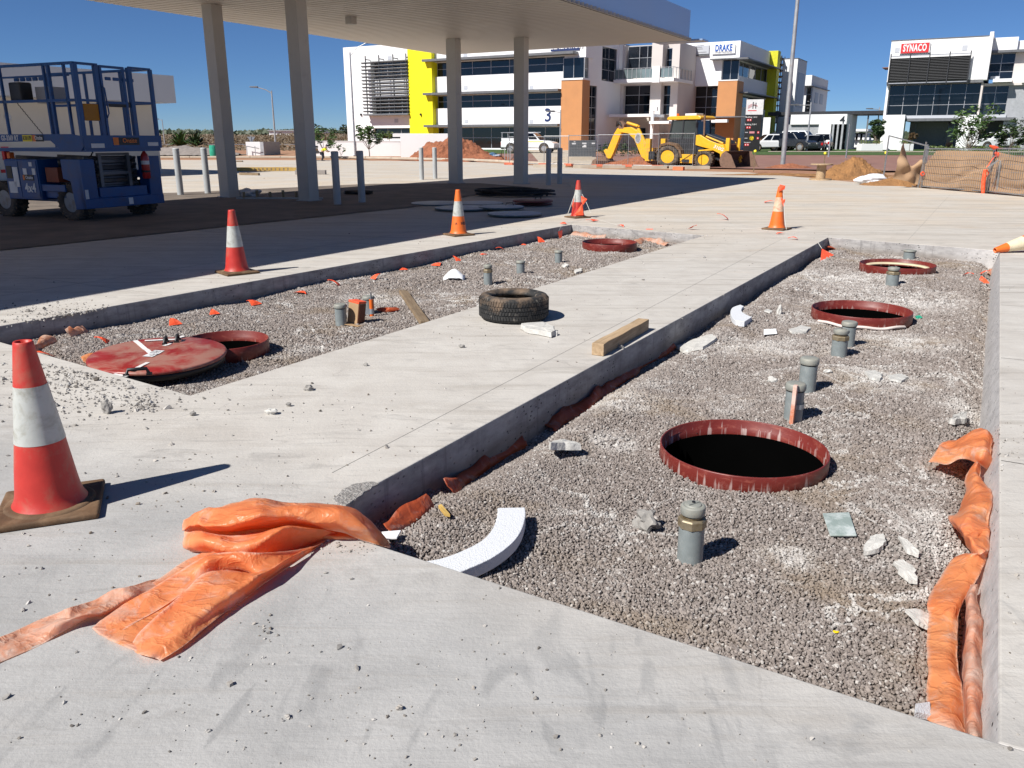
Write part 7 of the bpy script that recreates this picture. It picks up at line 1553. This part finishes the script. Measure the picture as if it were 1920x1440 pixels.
# cable drum
p = G(1538,337.5); t = thing('cable_drum', 'empty wooden cable drum standing upright on the dirt edge', 'cable drum', p); m = MB(); m.cyl((0,0,0),(0,0,.05),.40,n=28); m.build('flange', WOOD, t); m = MB(); m.cyl((0,0,.55),(0,0,.59),.40,n=28); m.build('flange', WOOD, t); m = MB(); m.cyl((0,0,.05),(0,0,.55),.17,n=20); m.build('core', WOOD, t)

# ------------------------------------------------------------------ temporary mesh fence by the backhoe
def panel(p, q, z1, label, wires=True, feet=True, lean=0):
    p, q = Vector(p), Vector(q); d = q-p; Ln = d.length; t = thing('mesh_fence', label, 'mesh fence', p, math.atan2(d.y, d.x), 'temporary mesh fence panels'); r = .02
    m = MB(); m.cyl((0,0,.02),(0,0,z1+.05),r,n=8); m.cyl((Ln,0,.02),(Ln,0,z1+.05),r,n=8); m.cyl((0,0,z1),(Ln,0,z1),r,n=8); m.cyl((0,0,.1),(Ln,0,.1),r,n=8); m.build('frame', GALV, t)
    if wires:
        m = MB(); n = int(Ln/.11)
        for i in range(1, n): m.bar((Ln*i/n,0,.1),(Ln*i/n,0,z1),.004)
        for z in np.arange(.35, z1, .3): m.bar((0,0,z),(Ln,0,z),.004)
        m.build('wire_mesh', GALV, t)
    if feet: m = MB(); m.box(-.32,.32,-.12,.12,0,.13); m.build('foot_block', pm('orange_foot', (.55,.12,.06), .7, var=.2, dirt=(.4,.25,.15), damt=.4), t, bevel=.02)
    return t
us = [955, 1020, 1065.5, 1120, 1177, 1233, 1298]; vb = [309, 310.5, 311, 312.5, 313, 314, 314.5]
names = ['leftmost mesh panel beside the last column', 'mesh panel just right of the last column', 'mesh panel across the grey cabinet', 'mesh panel in front of the digging bucket', 'mesh panel in front of the yellow boom', 'mesh panel over the big rear wheel of the backhoe']
for i in range(6): panel(G(us[i], vb[i]), G(us[i+1], vb[i+1]), 1.62 + .03*i, names[i])
for i, (u0, u1, v, mt) in enumerate(((1000,1060,314,0),(1075,1118,315,0),(1130,1172,315.5,0),(1185,1250,316.5,1),(1255,1330,317,0))):
    p_, q_ = G(u0, v), G(u1, v); o = plank(p_, q_, .22, .16, KERB, 'cream kerb log below the mesh fence, %s of five' % ['first from the left', 'second from the left', 'middle one', 'second from the right', 'last and longest'][i], 'kerb_log'); o['category'] = 'kerb log'
o = plank(G(1263,319), G(1282,319.5), .2, .17, pm('orange_block', (.7,.2,.08), .6), 'short orange block in the kerb log row below the backhoe', 'orange_block'); o['category'] = 'block'
# ------------------------------------------------------------------ shade cloth fence on the right
def cloth(name, P, Q_, zt, label, nx=60, nz_=16, mat=SHADE, topcut=0, amp=.10, seed=0, parent=None):
    P, Q_ = Vector(P), Vector(Q_); d = (Q_-P); nn = Vector((-d.y, d.x, 0)).normalized(); vs = []
    for j in range(nz_+1):
        for i in range(nx+1):
            s, k = i/nx, j/nz_; z = zt(s)*k if callable(zt) else zt*k; w_ = amp*(.5*noise.noise(Vector((s*2+seed, k*1.5-s*2, 1)))) + amp*.55*max(0, 1-abs(k-.15-.75*max(0, s-.35)*1.2)*9)*(1 if s > .3 else s/.3) + amp*.4*max(0, 1-abs(k-.75+.3*s)*11)*noise.noise(Vector((s*5+seed, 2, 2)))
            q = d*s + nn*(w_+.03+.10*(1-k)*noise.noise(Vector((s*2,seed,0)))); vs.append((q.x, q.y, z+.01))
    m = MB(); n = nx+1; m.add(vs, [(j*n+i, j*n+i+1, (j+1)*n+i+1, (j+1)*n+i) for j in range(nz_) for i in range(nx)], True); return m.build(name, mat, parent, recalc=False)
PA, PB_, PC, PD = G(1700,345.5), G(1735,352), G(1866,362.5), G(1990,378)
def fz(u, v, P): rr = ray(u, v); return CAM_H+rr[2]*P.y/rr[1]
# narrow collapsing panel with a torn cloth peak
t = thing('shade_fence', 'leaning mesh panel with torn brown cloth hanging from one peak', 'mesh fence', G(1652,345)); b_ = t.location.copy()
A1_, A2_, A3_, A4_ = G(1655,343), DY(1667,254.5,G(1655,343).y), DY(1737,273,PB_.y), G(1722,350.5)
m = MB(); 
for a, b in ((A1_, A2_), (A2_, A3_), (A1_, A4_), (DY(1737,266,PB_.y), G(1722,351))): m.bar(a-b_, b-b_, .035)
m.build('frame', GALV, t)
m = MB(); W0 = [(1692,267),(1686,290),(1681,312),(1676,335)]; W1 = [(1693,266),(1697,290),(1701,312),(1700,340)]; W2 = [(1694,266),(1703,305),(1712,318),(1722,347)]; W3 = [(1695,267),(1706,312),(1728,300),(1724,350)]
yy = PB_.y; rowsC = [bez([DY(u, v, yy+.1*k+.12*math.sin(i*2)) for i, (u, v) in enumerate(w_)], 8) for k, w_ in enumerate((W0, W1, W2, W3))]
cols = [bez([rowsC[j][i] for j in range(4)], 6) for i in range(len(rowsC[0]))]; n = len(cols[0]); vs = [p-b_+Vector((0,.15*noise.noise(p*3),0)) for c_ in cols for p in c_]
m.add(vs, [(i*n+j, i*n+j+1, (i+1)*n+j+1, (i+1)*n+j) for i in range(len(cols)-1) for j in range(n-1)], True); m.build('torn_cloth', SHADE, t, recalc=False)
for (P, Q_, l, ztop, cut, sd) in ((G(1727,352), G(1852,362), 'wide fence panel covered with taut brown shade cloth', 1.19, .15, 0), (G(1852,362), G(2010,379), 'sagging cloth-covered fence panel at the right edge', 1.22, 0, 7)):
    t = thing('shade_fence', l, 'mesh fence', P, 0); d = Q_-P
    m = MB(); m.bar((0,0,0),(.05,0,ztop+.08),.04); m.bar(d, d+Vector((.05,0,ztop+.03)),.04); m.bar((0,0,ztop),d+Vector((0,0,ztop)),.035); m.bar((.0,0,.05),d+Vector((0,0,.05)),.03); m.bar((-.1,0,0),(.02,.0,ztop+.12),.04); m.build('frame', GALV, t)
    cz = (lambda s: ztop-.06-(.45*max(0,(.16-s)/.16))) if cut else (lambda s: ztop-.10-.12*math.sin(s*3))
    cloth('shade_cloth', (0,0,0), d, cz, '', seed=sd, parent=t, amp=.12 if cut else .22)
    m = MB(); nn = Vector((d.y,-d.x,0)).normalized()*.09
    for i in range(1, 36): m.bar(nn+d*(i/36)+Vector((0,0,.05)), nn+d*(i/36)+Vector((0,0,ztop)), .0075)
    for k in range(1, 6): m.bar(nn+Vector((0,0,ztop*k/6)), nn+d+Vector((0,0,ztop*k/6)), .0075)
    m.build('wire_mesh', GALV, t)
t = thing('fence_brace', 'diagonal grey brace holding the cloth fence at the right', 'brace', G(1866,363)); b_ = t.location; y_b = G(1866,363).y-.3
m = MB(); m.bar(G(1858,362)-b_, DY(1876,302,y_b)-b_, .035); m.bar(G(1868,363)-b_, DY(1876,302,y_b)-b_, .035); m.bar(DY(1852,315,y_b)-b_, DY(1872,300,y_b)-b_, .03); m.build('bars', POLE, t)
t = thing('orange_strap', 'fluorescent orange strap tied to the cloth fence post', 'strap', G(1848,362)); b_ = t.location; y_b = b_.y-.12
m = MB(); m.tube([DY(1843,362,y_b)-b_, DY(1844,340,y_b)-b_, DY(1847,318,y_b)-b_], [.05,.06,.045], 8); m.build('hanging_end', FLAG, t); m = MB(); m.tube([DY(1850,318,y_b)-b_, DY(1854,325,y_b)-b_, DY(1849,332,y_b)-b_, DY(1846,322,y_b)-b_], .02, 6); m.tube([DY(1850,314,y_b)-b_, DY(1862,297,y_b)-b_, DY(1872,288,y_b)-b_], .012, 6); m.build('knot', FLAG, t); m = MB(); m.tube([DY(1866,286,y_b)-b_, DY(1872,290,y_b)-b_, DY(1878,297,y_b)-b_], [.03,.07,.02], 8); m.build('bundle', FLAG, t); m = MB(); m.tube([DY(1856,273,y_b)-b_, DY(1864,277,y_b)-b_, DY(1872,277,y_b)-b_], [.02,.06,.02], 8); m.build('top_bundle', FLAG, t)
t = thing('orange_tie', 'small orange tie on the double post of the cloth fence', 'tie', DY(1730,326,PB_.y-.1)); m = MB(); m.lathe([(.05,-.015),(.075,0),(.05,.015),(.03,0)], 14, axis='y', close=True); m.build('loop', FLAG, t)

# ------------------------------------------------------------------ crouching worker
def skin(name, verts, edges, radii, mat, parent, root=0, sub=2):
    me = bpy.data.meshes.new(name); me.from_pydata(verts, edges, []); me.materials.append(mat); o = bpy.data.objects.new(name, me); C.objects.link(o); o.parent = parent
    s = o.modifiers.new('skin', 'SKIN'); me.skin_vertices.new() if not me.skin_vertices else None
    for i, r in enumerate(radii): me.skin_vertices[0].data[i].radius = (r, r)
    me.skin_vertices[0].data[root].use_root = True; ss = o.modifiers.new('sub', 'SUBSURF'); ss.levels = ss.render_levels = sub
    return o
pw = at(605, 303, 61); t = thing('person', 'worker bending forward in a yellow shirt and dark trousers by the small tree', 'person', (pw[0], pw[1], -.05), R(0)); t.scale = (.82,)*3
# x is to the right (the way the worker leans)
JV = [(0,0,.78),(.10,0,1.0),(.28,0,1.15),(.36,0,1.2),(.46,0,1.27),(-.02,-.11,.70),(.10,-.13,.40),(-.02,-.14,.06),(.10,-.15,.02),(-.02,.11,.70),(.02,.13,.38),(-.10,.14,.06),(.02,.15,.02),(.28,-.2,1.10),(.42,-.24,.86),(.64,-.20,.80),(.28,.2,1.10),(.46,.22,.88),(.68,.16,.84)]
JE = [(0,1),(1,2),(2,3),(3,4),(0,5),(5,6),(6,7),(7,8),(0,9),(9,10),(10,11),(11,12),(2,13),(13,14),(14,15),(2,16),(16,17),(17,18)]
skin('body', JV, JE, [.15,.15,.15,.06,.105,.10,.07,.045,.045,.10,.07,.045,.045,.06,.045,.035,.06,.045,.035], SKIN, t)
skin('shirt', [JV[0],JV[1],JV[2],JV[13],((.38,-.23,.94)),JV[16],((.40,.22,.95))], [(0,1),(1,2),(2,3),(3,4),(2,5),(5,6)], [.17,.175,.17,.085,.07,.085,.07], HIVIS, t)
skin('trousers', [JV[0],JV[5],JV[6],JV[7],JV[9],JV[10],JV[11]], [(0,1),(1,2),(2,3),(0,4),(4,5),(5,6)], [.165,.125,.09,.07,.125,.09,.07], NAVYC, t)
m = MB(); m.lathe([(.125,0),(.13,.05),(.10,.12),(.001,.14)], 20); m.obox((.12,0,.01),(.12,.16,.015)); m.build('hat', NAVYC, t, loc=(.46,0,1.30), rot=(0,R(15),0)); m = MB(); m.obox((.02,-.14,.04),(.26,.1,.09)); m.obox((.06,.15,.04),(.26,.1,.09)); m.build('boots', BLACK, t, bevel=.02)
t = thing('trailer', 'low dark trailer with a pale tarpaulin beside the worker', 'trailer', at(588,303,62)); m = MB(); m.box(-.9,.35,-.5,.5,.35,.55); m.box(-.85,.3,-.45,.45,.75,.9); m.build('frame', DARKM, t); m = MB(); m.lathe([(.001,-.06),(.24,-.06),(.24,.06),(.001,.06)], 20, axis='y'); m.build('wheel', WHEELT, t, loc=(.0,-.5,.24)); m = MB(); m.obox((.1,-.1,.62),(.5,.6,.22)); m.build('tarpaulin', CARD, t, bevel=.05)

# ------------------------------------------------------------------ gravel last
bed(LP, 'gravel_bed'); bed(RP, 'gravel_bed')
gravel(LP, 'gravel', 3); gravel(RP, 'gravel', 8)
grit([(150,700,80,22,900,.006), (120,752,60,25,260,.006), (120,590,60,14,620,.0056), (250,745,60,10,160,.0055), (268,762,14,5,110,.006), (60,940,60,80,90,.005), (480,1000,200,60,160,.003), (500,1180,10,12,14,.005), (800,1250,320,80,160,.003), (700,850,260,80,120,.0045), (500,760,120,25,60,.006), (350,900,120,60,60,.0045), (880,600,60,40,40,.005), (1100,560,120,40,90,.004), (550,540,90,20,60,.006), (900,470,60,18,50,.006), (1240,430,150,12,60,.008), (1400,500,120,60,60,.006), (640,1030,40,8,60,.0035), (1890,830,20,25,60,.004), (1880,1000,22,200,80,.0035), (450,1330,300,60,90,.003), (1100,1390,300,30,70,.003), (650,350,300,15,40,.012)], 'loose_grit', 5)
